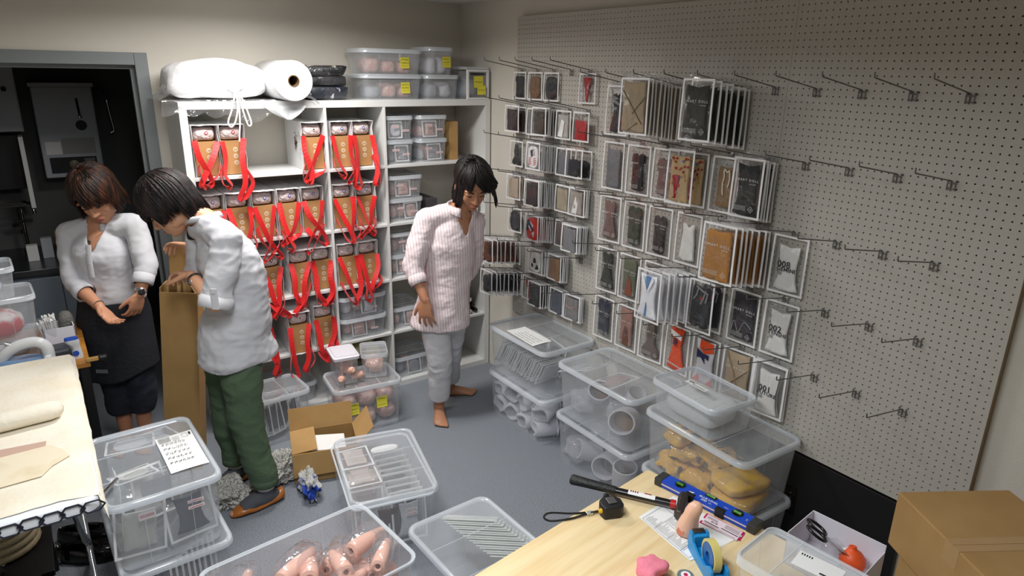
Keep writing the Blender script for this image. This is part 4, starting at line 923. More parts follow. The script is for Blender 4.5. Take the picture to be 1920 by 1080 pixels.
# --- left stack by the ironing board
x, y, rz = -2.305, -1.50, 92
on_floor('b', .57, .39, .28, x + .01, y, 0, rz, 'lower clear bin of dark packets, in the stack beside the ironing board')
on_floor('b', .57, .39, .28, x, y, .292, rz, 'upper clear bin with a printed sheet, in the stack beside the ironing board')
GQ = 'framed packets in the bins beside the ironing board'
for q, (px, py, pz, rx, ry, rzz, m_, w_, h_) in enumerate(((-.08, -.245, .53, -4, 6, 0, cloth((190, 190, 186)), .17, .2), (.08, -.238, .53, -4, -3, 2, slate2, .17, .2), (-.13, -.02, .54, -6, 0, -88, pale, .19, .2), (.0, -.05, .535, 6, 0, 4, slate, .17, .19), (.06, .2, .54, 78, 0, 10, pale, .17, .2), (-.06, .17, .545, 80, 0, -6, pale, .18, .19), (.13, -.02, .54, -6, 0, 88, slate, .19, .2), (-.06, .03, .53, -35, 0, 12, cloth((210, 208, 204)), .18, .2), (-.06, -.1, .555, 74, 0, 8, cloth((196, 192, 180)), .15, .18))):
    mini_packet((x + px * .95, y + py * .9, pz), (R(rx), R(ry), R(rzz)), w_, h_, m_, f'framed packet, {ordn[q]} of those in the upper bin beside the ironing board', GQ, q)
for q in range(9): mini_packet((x - .085 + .022 * q, y - .225 + .012 * q, .245), (R(-3), 0, R(2 * q)), .15, .2, [dark, slate2, cloth((84, 70, 72))][q % 3], f'dark framed packet, {ordn[q]} of those in the lower bin beside the ironing board', GQ, q)
for q in range(4): mini_packet((x - .1 + .06 * q, y + .08, .25), (R(70), 0, R(20 * q)), .17, .2, slate, f'slate packet lying flat, {ordn[q]} in the lower bin beside the ironing board', GQ, q)
sheet('printed_sheet', (x + .105, y - .02, .5815), R(2), .135, .3, 'white printed sheet of tiny drawings on the bin beside the ironing board', 5, 6, seed=3)
for q in range(3): 
    o = empty('paper_label', (x + [-.06, .1, .1][q], y - .263, [.5, .5, .475][q]), (R(90), 0, 0), f'pink printed label, {ordn[q]} on the front of the bin beside the ironing board', 'label'); small_label(o, (0, 0, 0), 0, .055, [.03, .012, .012][q])
# --- middle floor bin with packets
x, y, rz = -1.41, -1.615, 78
b2 = on_floor('b', .57, .39, .28, x, y, 0, rz, 'single clear bin of packet rows in the middle of the carpet', lidshift=(0.02, -.018), lidrot=R(-1.5))
ax = Vector((math.cos(R(rz)), math.sin(R(rz)), 0)); nx = Vector((-ax.y, ax.x, 0)); c = Vector((x, y, 0))
def loc2(a, b_, z): p = c + ax * a + nx * b_; return (p.x, p.y, z)
row_packets(9, loc2(.16, -.07, .25), loc2(-.22, -.07, .25), .155, .21, -6, R(rz - 90), [pale, slate, pale, dark], 'framed packet in the right-hand file of the middle bin', GP, 5)
row_packets(3, loc2(.0, .09, .25), loc2(-.2, .09, .25), .15, .2, -10, R(rz - 90), [pinkc, dark, pale], 'framed packet in the short file of the middle bin', GP, 6)
for q in range(2): mini_packet(loc2(.06 - .16 * q, .09, .262), (R(86), 0, R(rz - 90)), .15, .2, cloth((188, 176, 168)), f'foil-like packet lying on top, {ordn[q]} in the middle bin', GP, q)
lump('foil_pouch', .12, .17, .03, mat('silver_film', (216, 210, 196), .12, .5, bump=(30, .8)), loc2(.0, .09, .226), R(rz), 4, .15, 20, 'shiny crumpled pouch on the packets in the middle bin', 'pouch')
mini_packet(loc2(-.225, .02, .24), (R(3), 0, R(rz - 90)), .16, .2, cloth((86, 56, 62)), 'maroon packet against the front wall of the middle bin', GP, 1)
for q in range(2): 
    o = empty('paper_label', loc2(-.2535, -.075, .2 - .02 * q), (R(83), 0, R(rz - 90)), f'pink printed label, {"upper" if q == 0 else "lower"} one on the middle bin front', 'label'); small_label(o, (0, 0, 0), 0, .05, .013)
lump('white_slip', .14, .06, .01, M_paper, loc2(.19, -.06, .25), R(rz - 90), 2, .1, 20, 'white paper slip on the files in the middle bin', 'paper')
# --- bin of pale sheets near the desk
x, y, rz = -1.315, -2.35, 92
on_floor('b', .57, .39, .28, x, y, 0, rz, 'clear bin of fanned pale sleeves beside the desk')
M_slv = mat('pale_sleeve', (206, 214, 204), .4, var=((226, 228, 222), 10, .4, .6))
for q in range(16):
    e = G().box(-.115, .115, -.0015, .0015, -.2, 0).ob('plastic_sleeve', M_slv, None, (x + .05 + .003 * q, y + .2 - .02 * q, .262 - .002 * (q % 2)), (R(58), 0, R(-38)))
    tag(e, f'pale plastic sleeve, {ordn[q] if q < 12 else str(q + 1) + "th"} in the fanned row beside the desk', 'sleeve', 'pale sleeves in the bin beside the desk')
# --- open bin in front with doll limbs in clear bags, on another bin
x, y, rz = -2.0, -2.415, 6
on_floor('b', .57, .39, .28, x, y, 0, rz, 'closed clear bin under the open bin of doll limbs')
on_floor('b', .57, .39, .28, x, y, .292, rz, 'open clear bin full of bagged doll limbs, in front of the carpet aisle', lid=False)
for q in range(3): lump('pale_pack', .15, .28, .2, M_pinkcl, (x - .17 + q * .17, y, .012), R(6), q, .08, 14, f'pink pack, {ordn[q]} in the closed bin under the doll limbs', 'pack', 'pink packs under the doll limbs', e1=.5)
def limb(loc, rot, l, r0, r1, lab, seed):
    e = empty('doll_limb', loc, rot, lab, 'doll part', 'bagged doll limbs'); g = G(); n = 8; rot = (R(98 + (seed * 7) % 14), 0, R(115 + (seed * 47) % 80)); e.rotation_euler = rot
    prof = [(r0 * .55, 0), (r0 * .95, .004)] + [(r0 + (r1 - r0) * t + .14 * r0 * math.sin(math.pi * t * 1.3), l * t) for t in (.1, .25, .4, .55, .7, .85)] + [(r1 * .9, l * .96), (r1 * .4, l)]
    g.lathe([(r0 * .3, .006)] + prof, 14); g.ob('limb_body', M_skinv, e, smooth=50)
    G().lathe([(r0 * .3, .004), (r0 * .3, .0075), (r0 * .05, .0078)], 10).ob('socket', mat('socket_dark', (86, 42, 34), .8), e)
    lump('bag', l * 1.25, r0 * 4.2, r0 * 3.4, M_crinkle, (0, 0, -r0 * 1.7), (0, R(-90), 0), seed, .3, 12, parent=e, e1=.6, nu=16, nv=9).location = (r0 * 1.7, 0, l * .5)
    return e
LMB = [(.155, .07, .5, 62, -120, .17, .029), (.0, .02, .5, 70, 80, .2, .03), (-.08, .05, .51, 75, 95, .19, .028), (.1, -.04, .52, 74, 70, .18, .026), (.19, -.07, .52, 68, 30, .16, .024), (-.17, -.02, .5, 78, 100, .2, .028), (-.2, .08, .46, 80, 70, .18, .026), (.03, -.1, .51, 76, 110, .18, .028), (-.1, -.1, .5, 80, 75, .18, .026), (.08, .1, .44, 84, 60, .18, .027), (.2, .0, .43, 84, 120, .17, .027), (-.03, .1, .42, 84, 130, .18, .027), (-.22, -.1, .44, 84, 60, .18, .027)]
for q, (dx, dy, z, tl, az, l, r0) in enumerate(LMB):
    limb((x + dx, y + dy, z), (R(tl), 0, R(az)), l, r0, r0 * .62, f'flesh-coloured doll limb in a clear bag, {ordn[q] if q < 12 else "13th"} in the open bin', q)
for q in range(5): lump('limb_bag', .2, .16, .1, mat('pink_film', (224, 184, 168), .15, bump=(34, .9)), (x - .17 + .1 * q, y + .06 * (-1) ** q, .305), q, q, .15, 14, f'pinkish film bag, {ordn[q]} at the bottom of the open bin', 'bag', 'film bags under the doll limbs')
# --- bins in front of the shelving
x, y = -1.10, -.68
on_floor('b', .41, .30, .28, x, y, 0, -6, 'clear bin of pink goods with two yellow notes, before the bookcase')
bn = bpy.data.objects[[o.name for o in COL.objects if o.name.startswith('storage_bin') and o.parent is None][-1]]
note(bn, (-.1, -.140, .16), (R(84), 0, R(2)), .068, .07, rows=3, seed=11); note(bn, (.07, -.140, .17), (R(84), 0, R(-2)), .062, .068, rows=2, seed=12)
for q in range(6): lump('pink_pack', .12, .2, .1, M_pinkcl, (x - .12 + .12 * (q % 3), y, .01 + .11 * (q // 3)), 0, q, .14, 22, f'pink wrapped pack, {ordn[q]} in the yellow-note bin', 'pack', 'pink packs in the yellow-note bin')
e = storage_bin(.19, .14, .16, (x - .1, y + .02, .293), R(82), 'small tub with a solid white lid, on the yellow-note bin', False, None, name='small_tub', cat='tub')
o = G(); o.rings([rrect(.2, .15, .018, .152), rrect(.202, .152, .018, .168), rrect(.17, .125, .015, .172), rrect(.168, .122, .014, .176)], True, True); o.ob('lid', mat('white_lid', (226, 224, 232), .4), e, smooth=40)
for q in range(6): 
    o = empty('vinyl_piece', (x - .13 + .03 * (q % 3), y - .03 + .05 * (q // 3), .318 + .045 * (q % 2)), (R(70), 0, R(-30 + 40 * q)), f'flesh-coloured vinyl tube, {ordn[q]} in the small white-lidded tub', 'doll part', 'vinyl tubes in the tub')
    g = G(); g.lathe([(.012, .001), (.02, 0), (.021, .02), (.019, .06), (.012, .07)], 12); g.ob('tube', M_skinv, o, smooth=50); G().lathe([(.012, -.0005), (.012, .0015)], 10).ob('socket', mat('socket_dark'), o)
storage_bin(.2, .16, .14, (x + .09, y + .02, .293), R(70), 'small clear tub of pink film, on the yellow-note bin', True, None, name='small_tub', cat='tub')
lump('pink_film_heap', .15, .12, .09, mat('pink_film'), (x + .09, y + .02, .3), R(70), 4, .25, 30, 'heap of pink film in the small clear tub', 'film')
x, y = -1.605, -.555
on_floor('b', .39, .28, .28, x, y, 0, 4, 'clear bin of black-and-white packets, low before the bookcase behind the green trousers')
for q in range(8): mini_packet((x - .14 + .04 * q, y - .06 + .02 * (q % 3), .24), (R(-4), R(5 * (q % 3 - 1)), R(-20 + 12 * q)), .12, .2, [slate2, pale, dark][q % 3], f'monochrome packet, {ordn[q]} in the low bin before the bookcase', 'packets in the low bin', q)
e = storage_bin(.36, .30, .12, (-1.43, -.2, zrow[0]), 0, 'low clear bin inside the bottom left bay', True, 'clear bins on the shelves')
# ============================================================ cardboard on the floor, newspaper
cx, cy, rz = -1.475, -1.04, R(-15)
e = empty('open_carton', (cx, cy, 0), rz, 'open brown carton with raised flaps on the carpet', 'carton')
w2, d2, h2, t = .165, .125, .17, .004
for (x0, x1, y0, y1) in ((-w2, w2, -d2, -d2 + t), (-w2, w2, d2 - t, d2), (-w2, -w2 + t, -d2, d2), (w2 - t, w2, -d2, d2)): bbox('side', x0, x1, y0, y1, 0, h2, M_card, e, w=.0008)
bbox('base', -w2, w2, -d2, d2, 0, t, M_cardin, e, w=0)
def flap(w_, l_, loc, rot):
    o = G().box(-w_ / 2, w_ / 2, 0, l_, -t / 2, t / 2).ob('flap', M_card, e, loc, rot); return o
flap(2 * w2, .12, (0, d2, h2), (R(75), 0, 0)); flap(2 * d2 * .96, .12, (w2, 0, h2), (R(48), 0, R(-90))); flap(2 * d2 * .96, .125, (-w2, 0, h2), (R(175), 0, R(90))); flap(2 * w2, .12, (0, -d2, h2 - .002), (R(-80), 0, R(180)))
lump('silver_bag', .2, .14, .1, mat('silver_film'), (cx + .01, cy, .03), rz, 3, .2, 20, 'shiny silver bag inside the open carton', 'bag')
tag(bbox('white_booklet', -.09, .09, -.06, .06, 0, .008, M_paper, None, (cx + .02, cy, .135), (R(12), R(6), rz)), 'white booklet lying in the open carton', 'booklet')
M_news = mat('newsprint', (200, 198, 190), .85, bump=(14, .9), var=((112, 112, 110), 150, .5, .6))
M_news2 = mat('newsprint_colour', (186, 186, 182), .8, bump=(30, .8), var=((30, 66, 160), 9, .52, .58))
def crumple(loc, sx, sy, sz, m_, lab, seed):
    bm = bmesh.new(); bmesh.ops.create_icosphere(bm, subdivisions=5, radius=1)
    for v in bm.verts:
        p = v.co.copy(); k = .85 + .45 * noise.noise(p * 1.7 + Vector((seed * 3, 1, 0))) + .42 * abs(noise.noise(p * 3.2 + Vector((seed, 3, 0)))) + .16 * abs(noise.noise(p * 8 + Vector((seed, 5, 0))))
        v.co = Vector((p.x * k * sx / 2, p.y * k * sy / 2, max(0.001, (p.z * k * .55 + .45) * sz)))
    me = bpy.data.meshes.new('crumple'); bm.to_mesh(me); bm.free(); o = ob('crumpled_newspaper', me, m_, None, loc, seed); return tag(o, lab, 'newspaper', 'crumpled newspaper on the carpet')
crumple((-1.99, -1.09, 0), .2, .2, .13, M_news, 'crumpled newspaper beside the tan shoe toe', 1); crumple((-1.70, -1.04, 0), .13, .26, .15, M_news, 'crumpled newspaper behind the tan shoe heel', 2); crumple((-1.625, -1.22, 0), .09, .24, .11, M_news2, 'crumpled colour newspaper with blue print beside the carton', 3)
# ============================================================ desk with tools (near the camera)
M_wood = mat('pale_maple', (234, 211, 166), .4, bump=(8, .05, (1, 18, 1)), var=((222, 194, 144), 3.2, .38, .7, (1.2, 14, 1)))
DA = R(7.5); DC = Vector((-.949, -2.802, 0)); DZ_ = .74
desk = empty('desk', DC, DA, 'pale wood desk top holding tools and papers', 'desk')
bbox('desk_top', -1.25, 0, -.78, 0, DZ_ - .025, DZ_, M_wood, desk, w=.002)
for x, y in ((-1.2, -.05), (-.05, -.05), (-1.2, -.73), (-.05, -.73)): bbox('leg', x - .02, x + .02, y - .02, y + .02, 0, DZ_ - .025, mat('grey_leg', (140, 140, 142), .4), desk)
bbox('apron', -1.18, -.07, -.06, -.04, .62, DZ_ - .025, mat('grey_leg'), desk)
tag(bbox('flat_cardboard', -.28, .28, -.19, .19, 0, .008, M_card, None, (-.78, -2.36, 0), R(4)), 'flat brown cardboard sheet on the carpet by the desk', 'cardboard')
def W(x, y, h=0): return (x, y, DZ_ + h)
# hammer: rubber grip lying across the desk edge
hd = Vector((.166, -.255, 0)).normalized(); ha = math.atan2(hd.y, hd.x)
e = empty('hammer', W(-1.228, -2.725), ha, 'black-handled club hammer with a steel head lying on the desk', 'hammer')
g = G(); g.tube([(0, 0, .022), (.006, 0, .022), (.06, 0, .021), (.12, 0, .02), (.15, 0, .019)], [(.012, .016), (.0165, .02), (.0145, .017), (.0135, .016), (.0125, .0145)], 14, up=(0, 0, 1)); g.ob('grip', mat('black_rubber', (22, 22, 24), .55, bump=(120, .3)), e, smooth=50)
g = G(); g.tube([(.148, 0, .019), (.33, 0, .02)], [(.0105, .0125), (.0105, .0125)], 12, up=(0, 0, 1)); g.ob('shaft', mat('black_shaft', (16, 16, 18), .3), e, smooth=50)
g = G(); g.rings([[(x, .0132 * math.sin(a), .0195 + .0113 * math.cos(a)) for a in [R(-60 + 20 * k) for k in range(7)]] for x in (.19, .275)], False, False, False); o = g.ob('label_band', M_paper, e, smooth=True)
g = G(); [g.box(.196 + .007 * k, .2 + .007 * k, -.004, .004, .0308, .0312) for k in range(4)]; g.box(.24, .262, .001, .006, .0305, .031); g.ob('label_print', mat('label_ink', (150, 30, 34), .6), e)['kind'] = 'stuff'
g = G(); g.tube([(.322, 0, .02), (.338, 0, .02)], [(.0125, .0145)] * 2, 12, up=(0, 0, 1)); g.ob('red_collar', mat('red_plastic', (190, 32, 30), .4), e, smooth=50)
g = G(); q = 8; sec = [(.0165 * math.cos(R(22.5 + 45 * k)), .0195 * math.sin(R(22.5 + 45 * k))) for k in range(8)]
g.rings([[(.355 + a * s, y, .0205 + b_ * s) for a, b_ in sec] for y, s in ((-.056, .82), (-.05, .98), (-.02, 1), (-.012, .9), (.012, .9), (.02, 1), (.05, .98), (.056, .82))], True, True)
o = g.ob('head', mat('dark_steel', (92, 86, 82), .4, .85, bump=(60, .15)), e); bev(o, .0015)
# tape measure
e = empty('tape_measure', W(-1.222, -2.91), R(-18), 'black tape measure with a wrist strap on the desk', 'tape measure')
g = G(); pr = [(-.034, -.026), (.02, -.03), (.034, -.018), (.036, .012), (.022, .033), (-.012, .036), (-.032, .022), (-.038, 0)]; g.prism(pr, .0, .042); o = g.ob('case', mat('black_case', (26, 26, 28), .5), e); bev(o, .006, 3, 30); smooth_me(o.data, 60)
bbox('belt_clip', -.014, .014, -.012, .02, .042, .047, mat('grey_clip', (92, 90, 88), .4, .3), e); bbox('lock_button', -.008, .008, .03, .045, .026, .044, M_black, e)
G().lathe([(.0075, 0), (.008, .004), (.006, .009), (.001, .01)], 12).ob('yellow_knob', mat('yellow_plastic', (226, 180, 30), .4), e, (-.036, -.01, .024), (0, R(-90), 0), smooth=50)
g = G(); ribbon(g, [(-.034, .008, .008), (-.07, .02, .004), (-.12, .03, .003), (-.18, .05, .003), (-.205, .035, .003), (-.19, .012, .003), (-.13, .006, .004), (-.07, .012, .006), (-.036, .01, .01)], .006, 0, 0, .0014, (0, 1, 0)); g.ob('wrist_strap', M_black, e)
bbox('strap_clasp', -.075, -.055, .006, .022, .001, .008, mat('clasp', (200, 198, 190), .3, .5), e, w=.001)
# spirit level
lv = Vector((.045, -.29, 0)).normalized()
e = empty('spirit_level', W(-.945, -3.045), math.atan2(lv.y, lv.x), 'blue spirit level with black end caps along the desk edge', 'spirit level')
M_blue = mat('blue_metal', (22, 72, 190), .35); M_dk = mat('charcoal_plastic', (52, 54, 52), .5); M_lpink = mat('pale_edge', (208, 196, 200), .5)
b_ = bbox('body', -.15, .15, -.024, .024, .002, .026, M_blue, e, w=.001)
bbox('edge_strip', -.148, .148, -.0265, -.024, .013, .0165, M_lpink, e, w=0)
for s in (-1, 1): bbox('end_cap', s * .162 - .014, s * .162 + .014, -.026, .026, 0, .028, M_dk, e)
for x in (-.045, .06): bbox('black_clip', x - .016, x + .016, -.029, -.012, 0, .029, M_black, e)
M_vial = mat('green_vial', (70, 130, 50), .08); 
for x in (-.095, .105):
    o = G().lathe([(.018, 0), (.018, .0015), (.014, .0015), (.0135, -.002)], 24).ob('vial_window', mat('vial_dark', (28, 34, 24), .3), e, (x, .002, .026), smooth=40); G().tube([(-.012, 0, .0015), (.012, 0, .0015)], .0055, 10).ob('vial', M_vial, o, smooth=40)
bbox('centre_window', -.012, .026, .008, .0245, .0255, .0268, mat('vial_dark'), e, w=0); G().tube([(-.008, .018, .026), (.022, .018, .026)], .005, 10).ob('vial', M_vial, e, smooth=40)
for txt, x, y, s in (('BLUE LEVEL', .01, -.004, .0125), ('300', .0, -.0165, .013), ('mm', .022, -.0175, .007), ('Magnet', .068, .0, .005), ('T', .14, -.01, .012)):
    ob('lettering', text_me(txt, s, 1.0, bold=.015), M_print, e, (x, y, .0263))
g = G(); g.add([(-.06, -.008, .0263), (-.04, -.002, .0263), (-.043, -.012, .0263)], [(0, 1, 2)]); g.ob('logo_mark', M_print, e)
# papers
def paper_quad(name, pts, lab, cat, z, m_, seed=0):
    P = [Vector((x, y, 0)) for x, y in pts]; c = sum(P, Vector()) / 4; g = G(); n = 6
    g.rings([[(P[0].lerp(P[1], i / n)).lerp(P[3].lerp(P[2], i / n), j / n) - c + Vector((0, 0, .001 + .0008 * math.sin(i + j * 1.3 + seed))) for i in range(n + 1)] for j in range(n + 1)], False, False, False)
    e = empty(name, (c.x, c.y, z), 0, lab, cat); g.ob('page', m_, e, smooth=True); ux = (P[1] - P[0]); uy = (P[3] - P[0]); o = P[0] - c
    return e, lambda a, b, zz=.003: (o + ux * a + uy * b + Vector((0, 0, zz)))
e, f = paper_quad('shipping_form', [(-1.165, -2.971), (-.992, -2.955), (-.975, -3.205), (-1.185, -3.19)], 'white printed shipping form under the hammer head', 'paper form', DZ_, M_paper)
M_gl = mat('grey_print', (168, 170, 176), .7); rnd = random.Random(3)
def lines(e, f, segs, m_, w=.006, name='printed_rule'):
    g = G()
    for a, b, c_, d in segs:
        p, q_ = f(a, b), f(c_, d); dirv = (q_ - p).normalized(); n_ = Vector((-dirv.y, dirv.x, 0)) * w * .1; g.add([p - n_, q_ - n_, q_ + n_, p + n_], [(0, 1, 2, 3)])
    o = g.ob(name, m_, e); o['kind'] = 'stuff'; return o
lines(e, f, [(.03, .06, .6, .06), (.03, .3, .6, .3), (.03, .55, .6, .55), (.03, .8, .7, .8), (.03, .06, .03, .96), (.33, .3, .33, .8), (.6, .06, .6, .8), (.03, .96, .7, .96)] + [(.06, .1 + .025 * k, .06 + rnd.uniform(.1, .25), .1 + .025 * k) for k in range(30)] + [(.36, .32 + .03 * k, .36 + rnd.uniform(.05, .2), .32 + .03 * k) for k in range(14)], M_gl)
o = ob('lettering', text_me('EMS', .02, 1.0, bold=.02), M_ink, e, f(.75, .22), (0, 0, R(96)))
e, f = paper_quad('pink_ticket', [(-.975, -3.075), (-.955, -3.2), (-1.0, -3.215), (-1.032, -3.092)], 'pink and white printed ticket beside the spirit level', 'ticket', DZ_ + .0005, mat('magenta', (196, 24, 88), .5))
g = G(); g.add([f(.05, .08), f(.95, .08), f(.95, .94), f(.05, .94)], [(0, 1, 2, 3)]); g.ob('white_panel', mat('ticket_white', (232, 214, 220), .6), e)
lines(e, f, [(.08, .7, .45, .7), (.5, .62, .93, .62)], M_ink, .018, 'black_band'); lines(e, f, [(.1 + .03 * k, .2, .1 + .03 * k, .38) for k in range(9)], M_ink, .008, 'barcode'); lines(e, f, [(.55, .2 + .07 * k, .92, .2 + .07 * k) for k in range(5)] + [(.1, .85, .4, .85), (.5, .85, .9, .85)], M_gl, .007)
ob('lettering', text_me('BOB', .011, 1, bold=.02), mat('magenta'), e, f(.3, .5), (0, 0, R(-80)))
# vinyl doll torso piece
e = empty('doll_torso_part', W(-1.105, -3.105, .002), R(-62), 'flesh-coloured vinyl doll body part standing on the form', 'doll part')
g = G(); n = 20; rs = []
for z, rx, ry, ox in ((0, .024, .02, 0), (.004, .03, .026, 0), (.03, .031, .027, .002), (.055, .026, .024, .006), (.07, .023, .022, .01), (.085, .024, .022, .014), (.1, .021, .019, .018), (.11, .014, .013, .02), (.114, .006, .006, .021)):
    rs.append([(ox + rx * math.cos(2 * math.pi * k / n) - .006 * math.exp(-((math.cos(2 * math.pi * k / n)) / .25) ** 2) * (math.sin(2 * math.pi * k / n) < 0) * (z > .05), ry * math.sin(2 * math.pi * k / n), z) for k in range(n)])
g.rings(rs, True, True); g.ob('torso_shell', mat('vinyl_pale', (238, 190, 164), .4, sss=.1), e, smooth=True)
G().lathe([(.012, 0), (.012, .003), (.008, .003)], 12).ob('joint_hole', mat('joint_pink', (214, 128, 100), .6), e, (-.012, -.021, .018), (R(80), 0, R(-20)))
# tape dispenser
e = empty('tape_dispenser', W(-1.165, -3.235), R(62), 'bright blue tape dispenser with a clear yellow tape roll', 'tape dispenser')
M_tb = mat('sky_blue_plastic', (30, 140, 206), .35)
prof = [(-.075, 0), (.085, 0), (.09, .02), (.088, .058), (.07, .062), (.055, .04), (.02, .028), (-.02, .028), (-.05, .05), (-.07, .045), (-.078, .02)]
for s in (-1, 1):
    g = G(); g.prism(prof, -.004, .004, Matrix.Rotation(R(90), 4, 'X')); o = g.ob('side_wall', M_tb, e, (0, s * .022, 0)); bev(o, .0015)
bbox('base', -.072, .084, -.02, .02, 0, .02, M_tb, e); bbox('nose', .06, .088, -.02, .02, .02, .056, M_tb, e); bbox('cutter', .072, .09, -.017, .017, .056, .061, M_steel, e, w=.0008)
Mr = Matrix.Translation((-.012, .010, .05)) @ Matrix.Rotation(R(90), 4, 'X')
G().lathe([(.037, 0), (.045, 0), (.045, .02), (.037, .02), (.037, 0)], 36, Mr, False, False).ob('tape_roll', mat('clear_tape', (214, 200, 122), .25), e, smooth=40)
o = G().lathe([(.013, -.002), (.036, -.002), (.036, .022), (.013, .022), (.013, -.002)], 30, Mr, False, False).ob('tape_hub', mat('hub_blue', (18, 96, 168), .35), e, smooth=40)
# pink cloth, badge tin
lump('pink_cloth', .09, .08, .05, mat('pink_cloth', (232, 130, 150), .8, bump=(30, .8)), W(-1.32, -3.165), 0, 8, .35, 28, 'crumpled pink cloth at the desk front', 'cloth', nu=28, nv=14)
e = empty('badge_tin', W(-1.245, -3.225), 0, 'small round grey tin with a pink mark on the desk', 'tin'); G().lathe([(.022, 0), (.023, .004), (.022, .008), (.018, .0085)], 22).ob('tin_body', mat('grey_tin', (128, 150, 150), .3, .4), e, smooth=40); G().lathe([(.013, .0085), (.013, .0092)], 16).ob('tin_face', M_paper, e); G().lathe([(.006, .0092), (.006, .0098)], 10).ob('tin_mark', mat('magenta'), e)
# small lidded bin and white box
bd = storage_bin(.28, .19, .135, W(-1.115, -3.47), R(-84), 'small frosted bin with a white label on the desk', True)
o = bbox('bin_label', -.055, .055, -.032, .032, 0, .0008, M_paper, bd, (.02, .03, .14), R(6), w=0); g = G(); [g.box(-.048 + .006 * k, -.045 + .006 * k, .018, .026, .0009, .0012) for k in range(5)]; g.box(.01, .045, -.024, -.018, .0009, .0012); g.ob('label_print', M_ink, o)['kind'] = 'stuff'
for q in range(4): lump('small_part_bag', .12, .05, .06, [mat('cream_bag', (214, 206, 176), .4, bump=(40, .5)), M_pinkcl][q % 2], W(-1.13 + .01 * q, -3.4 - .045 * q, .008), q * .4, q, .2, 30, f'small bag of parts, {ordn[q]} in the frosted desk bin', 'bag', 'small bags in the desk bin')
e = empty('white_tray_box', W(-.888, -3.428), R(-84 + 90), 'open white paper box with scissors on the desk', 'box'); M_wb = mat('white_card', (222, 220, 228), .6)
bw, bd_, bh, t = .075, .1, .1, .0025
for (x0, x1, y0, y1, h) in ((-bw, bw, bd_ - t, bd_, bh), (-bw, bw, -bd_, -bd_ + t, bh * .78), (-bw, -bw + t, -bd_, bd_, bh * .82), (bw - t, bw, -bd_, bd_, bh)): bbox('side', x0, x1, y0, y1, 0, h, M_wb, e, w=.0006)
bbox('base', -bw, bw, -bd_, bd_, 0, t, M_wb, e, w=0)
e = empty('scissors', W(-.905, -3.4, .1), (R(-62), R(10), R(30)), 'black-handled scissors standing in the white box', 'scissors')
for s in (-1, 1):
    g = G(); g.tube([(s * .02 + .02 * math.cos(a), 0, .02 + .028 * math.sin(a)) for a in [2 * math.pi * k / 18 for k in range(19)]], .0045, 8); g.ob('handle_loop', mat('gloss_black', (14, 14, 15), .2), e, smooth=50)
    g = G(); g.tube([(s * .012, 0, -.005), (-s * .006, 0, -.04), (-s * .003, 0, -.09)], [(.005, .0015), (.007, .0012), (.002, .001)], 6, up=(1, 0, 0)); g.ob('blade', M_chrome, e)
e = empty('orange_knob', W(-.862, -3.47, .022), (R(-12), R(8), 0), 'orange domed rubber cap in the white box', 'cap'); G().lathe([(.028, 0), (.034, .012), (.033, .028), (.024, .043), (.014, .05), (.011, .053), (.01, .06), (.005, .061), (.004, .056)], 24).ob('dome', mat('orange_rubber', (228, 84, 24), .5), e, smooth=50)
lump('clear_part_bag', .07, .07, .05, M_crinkle, W(-.87, -3.42, .02), 0, 2, .3, 30, 'clear bag of small parts in the white box', 'bag'); 
o = empty('white_bottle', W(-.872, -3.43, .055), (R(80), 0, R(40)), 'tiny white bottle with a black cap in the white box', 'bottle'); G().lathe([(.008, 0), (.009, .003), (.009, .03), (.006, .034)], 12).ob('bottle_body', M_paper, o, smooth=50); G().lathe([(.007, .033), (.007, .042), (.002, .043)], 10).ob('cap', M_black, o)
# cartons stacked against the wall
def carton(x, y, z, rot, w_, d_, h_, lab, tape=True):
    e = empty('carton', (x, y, z), rot, lab, 'carton', 'closed cartons by the wall'); bbox('box', -w_ / 2, w_ / 2, -d_ / 2, d_ / 2, 0, h_, M_card, e, w=.004)
    if tape: bbox('packing_tape', -w_ / 2 - .0006, w_ / 2 + .0006, -.028, .028, h_ - .06, h_ + .0008, mat('brown_tape', (186, 150, 104), .25), e, w=0)
    bbox('seam', -w_ / 2, w_ / 2, -.0008, .0008, h_ + .0002, h_ + .001, M_cardin, e, w=0); return e
ax_ = math.atan2(-3.582 + 3.389, -.149 + .457)
d0 = Vector((math.cos(ax_), math.sin(ax_))); n0 = Vector((-d0.y, d0.x)) * -1; c0 = Vector((-.457, -3.389)) + d0 * .178 + n0 * .25
ct = carton(c0.x, c0.y, .612, ax_, .36, .50, .188, 'upper closed carton with a taped seam by the wall')
o = bbox('black_print', -.13, .02, -.2508, -.25, .135, .18, M_blk, ct, w=0); ob('lettering', text_me('40 x', .03), M_ink, ct, (.085, -.2512, .155), (R(90), 0, 0))
carton(c0.x + .03, c0.y - .03, .306, ax_ + R(6), .36, .48, .3, 'middle closed carton under the taped one', False); carton(c0.x + .02, c0.y - .02, 0, ax_, .37, .5, .3, 'bottom closed carton under the stack by the wall', False)
# ============================================================ ironing board, side table, kitchen
M_cream = mat('cream_cloth', (238, 231, 215), .9, bump=(60, .25), var=((226, 214, 190), 5, .4, .75))
ib = empty('ironing_board', (-2.69, -1.43, 0), 0, 'ironing board with a cream cloth and hexagon-print cover', 'ironing board')
# padded top: long rounded board
g = G(); L_, Wd = 1.26, .40
def outl(z, s, sy=1): 
    out = []
    for p in rrect(Wd * s, L_ * sy, .05, z, 5): out.append(p)
    return out
g.rings([outl(.755, .96, .985), outl(.758, 1.0, 1.0), outl(.79, 1.0, 1.0), outl(.797, .97, .99)], True, True); g.ob('cover', mat('white_cover', (228, 230, 234), .8), ib, smooth=50)
